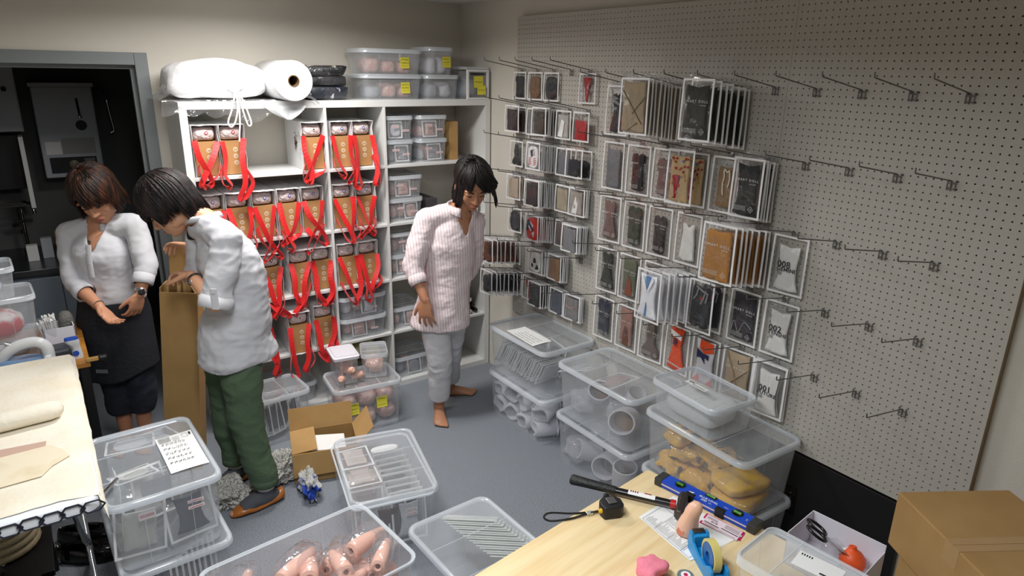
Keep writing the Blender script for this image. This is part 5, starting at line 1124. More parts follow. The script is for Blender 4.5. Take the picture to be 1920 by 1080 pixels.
# hexagon print on the near edge of the cover
M_hex = mat('navy_line', (22, 26, 44), .7); g = G(); hs = .033
for k in range(8):
    cx = -.178 + k * hs * 1.53; off = 0 if k % 2 else .01
    P = [(cx + hs * .95 * math.cos(R(60 * q)), -.633, .776 + off * .3 + .02 * math.sin(R(60 * q))) for q in range(7)]
    g.tube(P, .0028, 5)
o = g.ob('hexagon_print', M_hex, ib); o['kind'] = 'stuff'
g = G(); rs = []
for j in range(25):
    t = j / 24; y = .635 - 1.23 * t; row = []
    for i in range(13):
        u = i / 12; x = -.2 + .4 * u; z = .8 + .0012 * noise.noise(Vector((x * 14, y * 8, 0)))
        if u > .9: x = .19 + .02 * (u - .9) / .1; z -= .022 * ((u - .9) / .1) ** 1.5 * (1 + 2.2 * max(0, t - .86) / .14)
        if u > .85 and t > .9: y -= .04 * (u - .85) / .15
        row.append((x + .004 * noise.noise(Vector((y * 12, u * 3, 1))), y + .012 * noise.noise(Vector((u * 9, t * 2, 4))) * (t > .95), z + .0008))
    rs.append(row)
g.rings(rs, False, False, False); g.ob('cream_cloth', M_cream, ib, smooth=True)
for sx in (-1, 1):
    for (y0, y1) in ((-.42, .3), (.42, -.3)):
        g = G(); g.tube([(sx * .11, y0, .75), (sx * .13, y1 * .1 + y0 * .5, .38), (sx * .14, y1, .012)], .011, 10); g.ob('leg', M_chrome, ib, smooth=50)
g = G(); g.tube([(-.16, .3, .012), (.16, .3, .012)], .011, 10); g.ob('foot_bar', M_chrome, ib, smooth=50); g = G(); g.tube([(-.16, -.3, .012), (.16, -.3, .012)], .011, 10); g.ob('foot_bar', M_chrome, ib, smooth=50)
g = G(); g.tube([(.11, -.42, .75), (.19, -.33, .62), (.26, -.2, .6)], .006, 8); g.ob('side_rod', M_chrome, ib, smooth=50)
# cloth pieces and pressing roll on it
e = empty('pressing_roll', (-2.70, -1.44, .801), R(4), 'cream padded pressing roll lying on the ironing board', 'pressing roll')
g = G(); g.tube([(-.2, 0, .03), (-.19, 0, .03), (0, 0, .032), (.11, 0, .033), (.14, 0, .031), (.152, 0, .027)], [(.02, .03), (.03, .042), (.032, .045), (.032, .046), (.026, .036), (.01, .014)], 18, up=(0, 0, 1)); g.ob('roll_body', M_cream, e, smooth=60)
def cloth_piece(name, pts, z, m_, lab):
    c = Vector((sum(p[0] for p in pts) / len(pts), sum(p[1] for p in pts) / len(pts))); g = G(); g.prism([(p[0] - c.x, p[1] - c.y) for p in pts], 0, .0015); o = g.ob(name, m_, None, (c.x, c.y, z)); return tag(o, lab, 'cloth')
cloth_piece('pattern_cloth', [(-2.85, -1.58), (-2.61, -1.61), (-2.615, -1.66), (-2.85, -1.7)], .8022, mat('pink_pattern', (196, 164, 148), .9), 'pinkish patterned cloth strip on the ironing board')
cloth_piece('cream_offcut', [(-2.87, -1.66), (-2.6, -1.65), (-2.57, -1.7), (-2.55, -1.76), (-2.6, -1.8), (-2.63, -1.85), (-2.87, -1.86)], .804, mat('cream_scrap', (230, 217, 190), .9, var=((214, 196, 160), 9, .5, .75)), 'cream cloth offcut with irregular edge on the ironing board')
# things under the ironing board
def shoe(loc, rot, lab):
    e = empty('black_shoe', loc, rot, lab, 'shoe', 'black shoes under the ironing board'); g = G(); n = 24
    def ol(sx, sy, z, oy=0): return [(sx * .044 * math.cos(t) * (1 - .14 * math.sin(t + .5)), oy + sy * .132 * math.sin(t), z) for t in [2 * math.pi * k / n for k in range(n)]]
    g.rings([ol(1, 1, 0), ol(1.03, 1.02, .012)], True, True); g.ob('sole', M_black, e, smooth=50)
    g = G(); g.rings([ol(1, 1, .012), ol(1.02, 1.0, .03), ol(.9, .93, .052, .004), ol(.74, .72, .064, .026), ol(.64, .62, .06, .03), ol(.66, .64, .022, .028)], True, True); g.ob('upper', mat('patent_black', (14, 14, 15), .15), e, smooth=60); return e
shoe((-2.555, -1.02, 0), R(64), 'glossy black shoe nearer the chrome foot bar'); shoe((-2.575, -1.16, 0), R(60), 'glossy black shoe nearer the stacked bins')
e = empty('rope_coil', (-2.83, -1.3, .26), 0, 'coiled pale rope under the ironing board', 'rope'); M_rope = mat('rope', (176, 160, 128), .9, bump=(200, .5))
for k in range(5): 
    g = G(); rr = .115 - .003 * k; g.tube([(rr * math.cos(a), rr * math.sin(a), .018 + .03 * k) for a in [2 * math.pi * q / 24 for q in range(25)]], .016, 8); g.ob('coil', M_rope, e, smooth=60)
e = empty('storage_rack', (-2.83, -1.35, 0), 0, 'low dark rack under the ironing board', 'rack'); bbox('rack_top', -.16, .16, -.2, .2, .235, .26, M_black, e)
for x in (-.14, .14):
    for y in (-.18, .18): bbox('rack_leg', x - .012, x + .012, y - .012, y + .012, 0, .235, M_black, e)
tag(bbox('black_case', -.11, .11, -.09, .09, 0, .09, M_black, None, (-2.74, -1.545, .262), R(12)), 'black case on the low rack under the ironing board', 'case')
bpy.data.objects['black_case'].location = (-2.80, -1.66, 0); bpy.data.objects['black_case'].scale = (1, 1, 2.9)
tag(bbox('tan_sack', -.09, .09, -.1, .1, 0, .36, mat('tan_sack', (150, 118, 72), .8, bump=(20, .5)), None, (-2.56, -1.93, 0), R(20), w=.03), 'tan paper sack standing beside the stacked bins', 'sack')
# side table behind the ironing board
M_or = mat('orange_wood', (190, 130, 54), .45, var=((170, 108, 40), 4, .4, .7, (1, 10, 1)))
tb = empty('side_table', (-2.8, -.43, 0), 0, 'orange wood side table with a black frame beside the doorway', 'table')
bbox('table_top', -.42, .375, -.31, .33, .70, .725, M_or, tb)
for x in (-.39, .35):
    for y in (-.28, .30): bbox('leg', x - .018, x + .018, y - .018, y + .018, 0, .70, M_black, tb)
bbox('frame_rail', .34, .36, -.262, .282, .1, .13, M_black, tb); bbox('frame_rail', .34, .36, -.262, .282, .62, .66, M_black, tb)
for k in range(7): bbox('rack_bar', .335, .365, -.24 + .07 * k, -.228 + .07 * k, .13, .62, M_black, tb, w=0)
e = empty('wood_clamp', (-2.41, -.74, .715), 0, 'small wooden clamp with a black knob on the table edge', 'clamp'); bbox('bar', -.03, .02, -.008, .008, .0115, .03, mat('clamp_wood', (206, 160, 90), .5), e); G().lathe([(.012, 0), (.017, .005), (.017, .03), (.012, .035)], 10).ob('knob', M_black, e, (.02, 0, .02), (0, R(90), 0))
tz = .725
def tbin(x, y, z, L, W, H, lab, m1, seed):
    storage_bin(L, W, H, (x, y, z), R(3), lab, True, 'clear bins on the side table'); lump('cloth_bundle', L * .7, W * .66, H * .6, m1, (x, y, z + .006), 0, seed, .15, 18, f'folded bundle inside the {lab}', 'bundle', 'bundles in the side table bins')
tbin(-2.76, -.45, tz, .36, .26, .085, 'flat bin at the base of the side table stack', M_greycl, 1)
tbin(-2.765, -.46, tz + .097, .36, .26, .2, 'tall bin of red and white cloth on the side table', mat('redwhite_cloth', (216, 206, 206), .8, var=((196, 50, 60), 7, .5, .58)), 2)
tbin(-2.79, -.5, tz + .31, .3, .22, .13, 'blue-content bin on top of the side table stack', mat('blue_cloth', (96, 128, 162), .7, var=((200, 210, 220), 10, .5, .6)), 3)
e = empty('swab_box', (-2.52, -.5, tz), R(3), 'white card box on the side table', 'box'); 
for (x0, x1, y0, y1) in ((-.06, .06, -.06, -.057), (-.06, .06, .057, .06), (-.06, -.057, -.06, .06), (.057, .06, -.06, .06)): bbox('side', x0, x1, y0, y1, 0, .125, M_wb, e, w=0)
bbox('base', -.06, .06, -.06, .06, 0, .003, M_wb, e, w=0)
e = empty('swab_bag', (-2.545, -.51, tz + .004), (R(6), R(-6), 0), 'clear bag of white cotton swabs in the card box', 'swabs'); rnd = random.Random(2)
for k in range(34):
    x, y = rnd.uniform(-.03, .03), rnd.uniform(-.03, .03); g = G(); g.tube([(x * .7, y * .7, 0), (x * 1.25, y * 1.25, .165)], .0022, 5); g.lathe([(.003, .158), (.0042, .163), (.003, .172)], 6, Matrix.Translation((x * 1.25, y * 1.25, 0))); g.ob('swab', mat('swab_white', (222, 222, 218), .8), e)
lump('bag_film', .085, .085, .18, M_crinkle, (0, 0, 0), 0, 1, .1, 20, parent=e, e1=.5)
lump('grey_tin_bag', .07, .08, .17, mat('grey_mesh', (92, 90, 86), .6, bump=(90, .6)), (-2.485, -.46, tz + .004), 0, 3, .06, 20, 'grey mesh pouch in the white card box', 'pouch')
# steam iron
e = empty('steam_iron', (-2.69, -.715, tz), R(170), 'white and blue steam iron on the side table', 'iron'); M_iw = mat('iron_white', (224, 226, 228), .25)
def ring_iron(z, s, off=0): return [(off + .13 * s * math.cos(t) * (1 if math.cos(t) > 0 else .85), .052 * s * math.sin(t) * (1 - .25 * max(0, math.cos(t))), z) for t in [2 * math.pi * k / 24 for k in range(24)]]
g = G(); g.rings([ring_iron(.004, .98), ring_iron(.0, 1), ring_iron(.012, 1.02)], True, True); g.ob('sole_plate', M_steel, e, smooth=40)
g = G(); g.rings([ring_iron(.012, 1.0), ring_iron(.03, .98), ring_iron(.055, .86, -.01), ring_iron(.07, .7, -.02)], True, True); g.ob('body', mat('iron_blue', (120, 150, 186), .15), e, smooth=60)
g = G(); g.tube(cat_pts([(.06, 0, .06), (.03, 0, .1), (-.02, 0, .128), (-.08, 0, .135), (-.115, 0, .11), (-.12, 0, .06), (-.115, 0, .02)], 5), [(.02, .024)] * 31, 12, up=(0, 1, 0)); g.ob('handle', M_iw, e, smooth=60)
bbox('heel', -.135, -.105, -.045, .045, .0, .075, M_iw, e, w=.01); g = G(); g.tube([(.0, 0, .13), (.03, 0, .145)], .009, 10); g.ob('steam_button', M_chrome, e, smooth=50)
tag(bbox('charcoal_stand', -.045, .04, -.05, .05, 0, .07, mat('charcoal', (52, 56, 62), .4), None, (-2.53, -.65, tz), R(8), w=.014), 'charcoal grey stand between the iron and the spray bottle', 'stand')
e = empty('spray_bottle', (-2.47, -.66, tz), R(10), 'white dispenser bottle with a blue top on the side table', 'bottle')
g = G(); g.rings([rrect(.05 * s, .03 * s2, .012, z, 4, ox) for z, s, s2, ox in ((0, 1, 1, 0), (.02, 1.05, 1.05, 0), (.05, .7, .8, .004), (.065, .8, .9, 0), (.085, 1.15, 1.1, -.008), (.095, 1.1, 1.05, -.01))], True, True); g.ob('bottle_body', M_iw, e, smooth=50)
g = G(); g.rings([rrect(.057, .033, .013, .095, 4, -.01), rrect(.05, .028, .012, .104, 4, -.012)], True, True); g.ob('blue_top', mat('cobalt', (30, 80, 180), .35), e, smooth=50)
G().lathe([(.013, 0), (.013, .004)], 16).ob('blue_dial', mat('cobalt'), e, (-.005, -.017, .03), (R(90), 0, 0))
# tall narrow carton that two people are handling
tcx = empty('tall_carton', (-2.08, -.62, 0), (0, R(5.5), R(-24)), 'tall narrow brown carton standing open before the bookcase', 'carton')
wq, dq, hq, t = .085, .065, .985, .005
bbox('side', -wq, wq, -dq, -dq + t, 0, hq, M_card, tcx, w=.001); bbox('side', wq - t, wq, -dq + t, dq, 0, hq - .02, M_card, tcx, w=.001); bbox('side', -wq, -wq + t, -dq + t, dq, 0, hq + .02, M_card, tcx, w=.001); bbox('side', -wq + t, wq - t, dq - t, dq, 0, hq, M_card, tcx, w=.001); bbox('base', -wq + t, wq - t, -dq + t, dq - t, 0, t, M_cardin, tcx, w=0)
o = G().box(-wq * .55, wq * .7, -t / 2, t / 2, 0, .2).ob('flap', M_card, tcx, (-.02, dq, hq), (R(6), 0, 0)); o = G().box(-.06, .06, -t / 2, t / 2, 0, .06).ob('flap', M_card, tcx, (wq, 0, hq - .02), (R(-30), 0, R(90)))
for k in range(5):
    q = G().box(-.055, .055, -.004, .004, 0, 1.03).ob('flat_sheet', mat('kraft_edge', (204, 168, 110), .8, var=((120, 86, 46), 60, .45, .55, (1, 1, .02))), None, (-1.99 + .0, -.31, .03)); q.matrix_world = tcx.matrix_basis @ Matrix.Translation((0, -.04 + .021 * k, .008)); tag(q, f'cardboard sheet, {ordn[k]} packed upright in the tall narrow carton', 'cardboard', 'sheets in the tall carton')
# ------------------------------------------------------------ kitchen seen through the doorway
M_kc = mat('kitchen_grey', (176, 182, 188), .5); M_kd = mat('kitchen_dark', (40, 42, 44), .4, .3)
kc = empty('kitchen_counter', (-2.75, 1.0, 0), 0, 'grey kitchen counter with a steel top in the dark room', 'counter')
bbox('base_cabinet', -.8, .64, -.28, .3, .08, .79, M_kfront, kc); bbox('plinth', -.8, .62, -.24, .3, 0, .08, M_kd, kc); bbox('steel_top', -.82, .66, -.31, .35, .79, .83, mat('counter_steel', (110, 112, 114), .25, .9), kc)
for k in range(4): bbox('cabinet_door', -.79 + .36 * k, -.44 + .36 * k, -.292, -.28, .1, .77, M_kc if False else M_kfront, kc, w=.004)
hc = empty('wall_cupboard', (-2.9, 1.17, 1.62), 0, 'pale hanging cupboard in the dark kitchen', 'cupboard'); bbox('cupboard_body', -.7, .4, -.17, .19, 0, .6, M_kc, hc); bbox('cupboard_door', .02, .395, -.185, -.17, .005, .595, M_kc, hc); G().lathe([(.012, 0), (.014, .01), (.008, .016)], 12).ob('knob', M_kd, hc, (.34, -.185, .25), (R(90), 0, 0), smooth=50)
rk = empty('dish_rack', (-2.9, 1.1, 1.15), 0, 'white hanging dish rack under the cupboard', 'rack'); bbox('bracket', .36, .385, -.1, .1, .0, .44, M_paper, rk); bbox('back_board', -.6, .36, .08, .1, .1, .44, M_kd, rk); 
for k in range(3): g = G(); g.tube([(-.6, -.09 + .06 * k, .02), (.37, -.09 + .06 * k, .02)], .004, 6); g.ob('rail', M_steel, rk)
wh = empty('water_heater', (-2.265, 1.24, 1.31), 0, 'grey wall water heater with a control panel and round port', 'water heater'); bbox('casing', -.165, .165, -.1, .12, 0, .57, M_kc, wh, w=.008); bbox('top_lip', -.175, .175, -.115, .12, .57, .595, mat('lip', (170, 172, 174), .4), wh); bbox('control_panel', -.13, .13, -.106, -.1, .03, .13, M_blk, wh, w=.002); G().lathe([(.026, 0), (.028, .01), (.02, .016)], 18).ob('dial', mat('dial', (120, 116, 96), .4), wh, (.0, -.106, .085), (R(90), 0, 0), smooth=50); G().lathe([(.032, 0), (.032, .004), (.027, .005)], 20).ob('round_port', M_blk, wh, (.075, -.1, .33), (R(90), 0, 0))
bbox('notice', -.14, -.055, -.1015, -.1, .15, .23, M_paper, wh, w=0); bbox('notice', -.05, .135, -.1015, -.1, .15, .25, mat('notice_grey', (150, 150, 150), .6), wh, w=0); bbox('display', .06, .12, -.1075, -.106, .06, .12, mat('display', (110, 112, 112), .3), wh, w=0)
g = G(); g.tube([(.07, -.105, .5), (.075, -.11, .4)], .007, 8); g.ob('lever', M_blk, wh); G().lathe([(.014, 0), (.012, .014), (.003, .018)], 12).ob('lever_ball', M_chrome, wh, (.075, -.105, .385), (R(90), 0, 0), smooth=50)
sp_ = empty('swivel_spout', (-2.07, 1.3, 1.6), 0, 'chrome hooked spout beside the water heater', 'spout'); g = G(); g.tube(cat_pts([(0, .05, .25), (.03, -.02, .26), (.05, -.06, .22), (.06, -.07, .1), (.07, -.07, .0), (.05, -.07, -.02)], 5), .007, 8); g.ob('spout_tube', M_chrome, sp_, smooth=50)
fa = empty('faucet', (-2.6, 1.2, .83), 0, 'kitchen faucet with a chrome spout on the counter', 'faucet'); g = G(); g.tube(cat_pts([(0, 0, 0), (0, 0, .28), (.02, -.06, .34), (.06, -.16, .33), (.07, -.18, .28)], 5), .011, 10); g.ob('spout', M_chrome, fa, smooth=50); G().lathe([(.03, 0), (.03, .03), (.015, .04)], 16).ob('base', M_chrome, fa, smooth=50); bbox('handle', -.05, .05, -.01, .01, .2, .22, M_black, fa)
for k in range(3): tag(bbox('utensil_holder', -.03, .03, -.03, .03, 0, .1 + .03 * k, [M_paper, M_kc, mat('wood_block', (150, 120, 80), .6)][k], None, (-2.58 + .08 * k, .95 + .04 * k, .83)), ['white cup on the kitchen counter', 'grey container on the kitchen counter', 'wooden block on the kitchen counter'][k], 'container')
# ============================================================ people
def grow(parts, voxel, smooth_it=4, name='grown'):
    """union of closed shapes -> one continuous smooth surface"""
    me = parts.me(name); o = bpy.data.objects.new('tmp', me); COL.objects.link(o)
    m = o.modifiers.new('r', 'REMESH'); m.mode = 'VOXEL'; m.voxel_size = voxel; m.adaptivity = 0
    s = o.modifiers.new('s', 'SMOOTH'); s.factor = .5; s.iterations = smooth_it
    dg = bpy.context.evaluated_depsgraph_get(); r = bpy.data.meshes.new_from_object(o.evaluated_get(dg)); bpy.data.objects.remove(o); bpy.data.meshes.remove(me)
    r.polygons.foreach_set('use_smooth', [True] * len(r.polygons)); return r
def folds(me, amp, scale, stretch=(1, 1, 1), seed=0, amp2=0, mask=None):
    """push cloth folds into a mesh along its normals"""
    ns = [v.normal.copy() for v in me.vertices]
    for v, n in zip(me.vertices, ns):
        p = v.co; q = Vector((p.x * stretch[0], p.y * stretch[1], p.z * stretch[2])) * scale + Vector((seed, seed * .7, 0))
        d = (1 - 2 * abs(noise.noise(q))) * amp * .6 + noise.noise(q * .5 + Vector((3, 1, 2))) * amp
        if amp2: d += noise.noise(q * 3.1) * amp2
        if mask: d *= mask(p)
        v.co = p + n * d
    me.update()
def shell(me, cut, thick=.0025):
    """open the shape where cut(p) is true and give it cloth thickness"""
    bm = bmesh.new(); bm.from_mesh(me); bm.normal_update(); dead = [f for f in bm.faces if cut(f.calc_center_median(), f.normal)]
    bmesh.ops.delete(bm, geom=dead, context='FACES')
    big = sorted(((len(s), s) for s in islands(bm)), key=lambda t: -t[0])
    for n_, s in big[1:]:
        if n_ < 60: bmesh.ops.delete(bm, geom=[f for f in s if f.is_valid], context='FACES')
    for it in range(10):   # even out the cut edges
        mv = {}
        for v_ in bm.verts:
            nb = [e.other_vert(v_) for e in v_.link_edges if e.is_boundary]
            if len(nb) == 2: mv[v_] = v_.co.lerp((nb[0].co + nb[1].co) / 2, .6)
        for v_, c_ in mv.items(): v_.co = c_
    bm.to_mesh(me); bm.free(); o = bpy.data.objects.new('tmp', me); COL.objects.link(o); s = o.modifiers.new('s', 'SOLIDIFY'); s.thickness = thick; s.offset = 0
    r = bpy.data.meshes.new_from_object(o.evaluated_get(bpy.context.evaluated_depsgraph_get())); bpy.data.objects.remove(o)
    r.polygons.foreach_set('use_smooth', [True] * len(r.polygons)); return r
def islands(bm):
    seen = set(); out = []
    for f in bm.faces:
        if f in seen: continue
        st = [f]; seen.add(f); isl = []
        while st:
            a = st.pop(); isl.append(a)
            for e in a.edges:
                for b in e.link_faces:
                    if b not in seen: seen.add(b); st.append(b)
        out.append(isl)
    return out
V3 = lambda p: Vector(p)
def ell(g, c, r, M=None, n=16, m=10):
    g.rings([[(c[0] + r[0] * math.cos(2 * math.pi * k / n) * math.cos(v), c[1] + r[1] * math.sin(2 * math.pi * k / n) * math.cos(v), c[2] + r[2] * math.sin(v)) for k in range(n)] for v in [-math.pi / 2 * .97 + math.pi * .97 * j / m for j in range(m + 1)]], True, True, True, M)
def capsule(g, pts, rad, n=14, up=None):
    """tube with rounded ends"""
    pts = [V3(p) for p in pts]; pts2 = cat_pts(pts, 4) if len(pts) > 2 else [pts[0].lerp(pts[1], t / 4) for t in range(5)]
    k = len(pts) - 1; rr = []
    for i in range(len(pts2)):
        t = i / (len(pts2) - 1) * k; a = min(int(t), k - 1); f = t - a
        A, B = rad[a], rad[a + 1]
        if isinstance(A, (tuple, list)) or isinstance(B, (tuple, list)):
            A = A if isinstance(A, (tuple, list)) else (A, A); B = B if isinstance(B, (tuple, list)) else (B, B); rr.append((A[0] + (B[0] - A[0]) * f, A[1] + (B[1] - A[1]) * f))
        else: rr.append((A + (B - A) * f,) * 2)
    d0 = (pts2[0] - pts2[1]).normalized(); d1 = (pts2[-1] - pts2[-2]).normalized()
    q0 = min(rr[0]); q1 = min(rr[-1])
    pre = [pts2[0] + d0 * q0 * .95, pts2[0] + d0 * q0 * .7, ]; prr = [(rr[0][0] * .3, rr[0][1] * .3), (rr[0][0] * .72, rr[0][1] * .72)]
    post = [pts2[-1] + d1 * q1 * .7, pts2[-1] + d1 * q1 * .95]; por = [(rr[-1][0] * .72, rr[-1][1] * .72), (rr[-1][0] * .3, rr[-1][1] * .3)]
    g.tube(pre + pts2 + post, prr + rr + por, n, True, 1, up)
def head_matrix(c, f, u):
    f = V3(f).normalized(); x = f.cross(V3(u)).normalized(); u = x.cross(f).normalized()
    return Matrix(((x.x, f.x, u.x, c[0]), (x.y, f.y, u.y, c[1]), (x.z, f.z, u.z, c[2]), (0, 0, 0, 1)))
def head_shape(g, M, s=1.0):
    E = lambda c, r, n=18, m=12: ell(g, [v * s for v in c], [v * s for v in r], M, n, m)
    E((0, -.012, .03), (.073, .09, .084)); E((0, .018, -.018), (.066, .07, .088)); E((0, .032, -.04), (.059, .056, .062)); E((0, .034, -.06), (.05, .05, .052)); E((0, .045, -.078), (.036, .038, .036)); E((0, .058, -.092), (.024, .024, .02))
    for q in (-1, 1):
        E((q * .032, .05, -.03), (.026, .028, .032)); E((q * .03, .072, .022), (.028, .014, .009)); E((q * .031, .071, .0), (.0165, .0125, .0095))
        E((q * .0095, .091, -.037), (.0085, .009, .0075)); E((q * .074, -.005, -.012), (.009, .02, .03)); E((q * .04, .014, -.066), (.018, .034, .026))
    g.tube([M @ V3((0, .078 * s, .02 * s)), M @ V3((0, .092 * s, -.01 * s)), M @ V3((0, .103 * s, -.034 * s)), M @ V3((0, .094 * s, -.043 * s))], [.008 * s, .009 * s, .012 * s, .009 * s], 10)
    E((0, .08, -.064), (.022, .012, .007)); E((0, .079, -.074), (.018, .0115, .0075)); E((0, .066, .05), (.05, .02, .03))
def face_parts(p, M, brow, lip, s=1.0, lids=True):
    T = lambda x, y, z: M @ V3((x * s, y * s, z * s))
    for q in (-1, 1):
        g = G(); g.tube([T(q * .014, .0905, .0195), T(q * .03, .0895, .0255), T(q * .048, .0775, .0205)], [(.0024, .0024), (.0034, .003), (.0014, .0014)], 8); g.ob('eyebrow', brow, p, smooth=True)
        g = G(); g.tube([T(q * .0165, .0815, -.003), T(q * .024, .0845, -.0068), T(q * .034, .0835, -.0072), T(q * .046, .0755, -.0035)], [.0011, .0021, .0021, .0012], 8); g.ob('eyelashes', mat('lash', (20, 14, 12), .6), p, smooth=True)
    g = G(); g.tube([T(-.021, .084, -.0675), T(-.01, .0915, -.0655), T(0, .0925, -.0672), T(.01, .0915, -.0655), T(.021, .084, -.0675)], [(.001, .001), (.0034, .0035), (.0034, .0035), (.0034, .0035), (.001, .001)], 8); g.tube([T(-.018, .0845, -.0705), T(0, .0915, -.0735), T(.018, .0845, -.0705)], [(.001, .001), (.0042, .0042), (.001, .001)], 8); g.ob('lips', lip, p, smooth=True)
def hair(p, M, hem, m, seed, n=230, s=1.0, part=None, flare=.012, sway=(0, 0, 0), name='hair', vol=1.0):
    """cap plus combed locks; hem(phi) gives the lock's end height for azimuth phi (0 = face)"""
    rnd = random.Random(seed); g = G(); c = V3((0, -.014, .032)); rx, ry, rz = .083 * vol, .1 * vol, .094 * vol; sw = V3(sway)
    # cap over the scalp, open at the face
    rs = []
    for j in range(10):
        th = R(2 + 9.4 * j); row = []
        for i in range(32):
            ph = 2 * math.pi * i / 32 - math.pi; lim = R(52) if abs(ph) < R(62) else R(104); t = min(th, lim)
            row.append(M @ ((c + V3((rx * math.sin(t) * math.sin(ph), ry * math.sin(t) * math.cos(ph), rz * math.cos(t)))) * s))
        rs.append(row)
    g.rings(rs, True, False)
    for k in range(n):
        ph = -math.pi + 2 * math.pi * (k + rnd.random()) / n * 1.0; z_end = hem(ph) + rnd.uniform(-.02, .014)
        pts = []; N = 9; rad = 1.01 + rnd.uniform(0, .1); th0 = R(rnd.uniform(4, 38)); w0 = rnd.uniform(.0032, .0062); wav = rnd.uniform(-.12, .12)
        zz = (z_end - c.z) / rz
        th1 = math.acos(max(-.25, min(.98, zz))) if zz > -.25 else R(104)
        swp = 0 if part is None or abs(ph) > R(62) else (.5 if ph > part else -.5) * (1 - abs(ph) / R(75))
        for i in range(N):
            t = i / (N - 1); th = th0 + (th1 - th0) * min(1, t * 1.25 if zz < -.25 else t); d = ph + wav * t + swp * t * t
            q = c + V3((rx * rad * math.sin(th) * math.sin(d), ry * rad * math.sin(th) * math.cos(d), rz * rad * math.cos(th)))
            if zz <= -.25 and t > .8:
                e = (t - .8) / .2; q.z = q.z + (z_end - q.z) * e; q.x += flare * e * math.sin(d) - .3 * flare * e * math.sin(d) * (1 if flare > 0 else 0); q.y += flare * e * math.cos(d)
            q += sw * (t ** 2)
            pts.append(M @ (q * s))
        g.tube(pts, [(w0 * s * (.5 + .5 * min(1, 4 * t)) * (1 - .75 * max(0, t - .6) / .4), (.0024) * s) for t in [i / (N - 1) for i in range(N)]], 6, True, 1, (M.to_3x3() @ V3((math.cos(ph), -math.sin(ph), 0))))
    return g.ob(name, m, p, smooth=True)
def hand(g, w, d, nrm, side, curl=(30, 30, 20), spread=7, thumb=(45, 20), s=1.0, curls=None):
    """wrist w, finger direction d, palm normal nrm (out of the palm), side +1: thumb on (d x nrm) side"""
    d = V3(d).normalized(); nrm = V3(nrm); nrm = (nrm - d * nrm.dot(d)).normalized(); x = d.cross(nrm).normalized() * side; w = V3(w)
    P = lambda a, b, c: w + x * a * s + d * b * s + nrm * c * s
    g.tube([P(0, -.01, 0), P(0, .01, 0), P(.002, .04, .0), P(.002, .07, 0), P(0, .086, 0), P(0, .092, 0)], [(.016 * s, .021 * s), (.0155 * s, .026 * s), (.0145 * s, .037 * s), (.0125 * s, .039 * s), (.01 * s, .036 * s), (.005 * s, .03 * s)], 14, True, 1, nrm)
    for k, (off, l, r) in enumerate(((.029, .07, .0078), (.0098, .078, .0082), (-.0098, .072, .0078), (-.028, .056, .0069))):
        a = R(spread * (1.5 - k)); dd = d * math.cos(a) + x * math.sin(a); p = P(off, .078, 0); pts = [P(off * .9, .06, 0), p]; ang = 0
        cu = curls[k] if curls else curl
        for q, seg in enumerate((.45, .32, .24)):
            ang += R(cu[q]); p = p + (dd * math.cos(ang) + nrm * math.sin(ang)) * l * seg * s; pts.append(p)
        capsule(g, pts, [r * s * 1.1, r * s * 1.08, r * s, r * s * .92, r * s * .78], 10)
    a, b = R(thumb[0]), R(thumb[1]); td = d * math.cos(a) + x * math.sin(a); td = (td * math.cos(b) + nrm * math.sin(b)).normalized()
    t2 = (td * .8 + d * .45 + nrm * .1).normalized(); p0 = P(.018, .012, .002); p1 = p0 + td * .04 * s; p2 = p1 + (td * .7 + t2 * .3) * .03 * s; p3 = p2 + t2 * .024 * s
    capsule(g, [p0, p1, p2, p3], [.013 * s, .011 * s, .0095 * s, .0075 * s], 10)
def foot(g, ank, dirv, toes=True, l=.225, s=1.0):
    a = V3(ank); d = V3((dirv[0], dirv[1], 0)).normalized(); x = V3((d.y, -d.x, 0)); q = lambda f, sd, z: V3((a.x, a.y, 0)) + d * f * s + x * sd * s + V3((0, 0, z * s))
    capsule(g, [V3((a.x, a.y, a.z + .04)), V3((a.x, a.y, .05)), q(-.02, 0, .032)], [.033, .034, .032], 12)
    g.tube([q(-.055, 0, .03), q(-.045, 0, .028), q(-.01, 0, .032), q(.04, .003, .034), (q(.09, .006, .027)), q(.13, .006, .02), q(.15, .004, .015)], [(.012, .014), (.026, .027), (.03, .03), (.032, .032), (.025, .038), (.0165, .042), (.01, .038)], 14, True, 1, (0, 0, 1))
    if toes:
        for k, (sd, f, r) in enumerate(((-.03, .172, .0125), (-.01, .168, .0095), (.007, .161, .009), (.022, .152, .0085), (.035, .14, .0085))): capsule(g, [q(.125, sd * .95 + .004, .015), q(f, sd + .004, .0125)], [r, r * .9], 10)
    else: capsule(g, [q(.12, .004, .02), q(.165, .002, .018)], [(.018, .035), (.013, .02)], 12, (0, 0, 1))
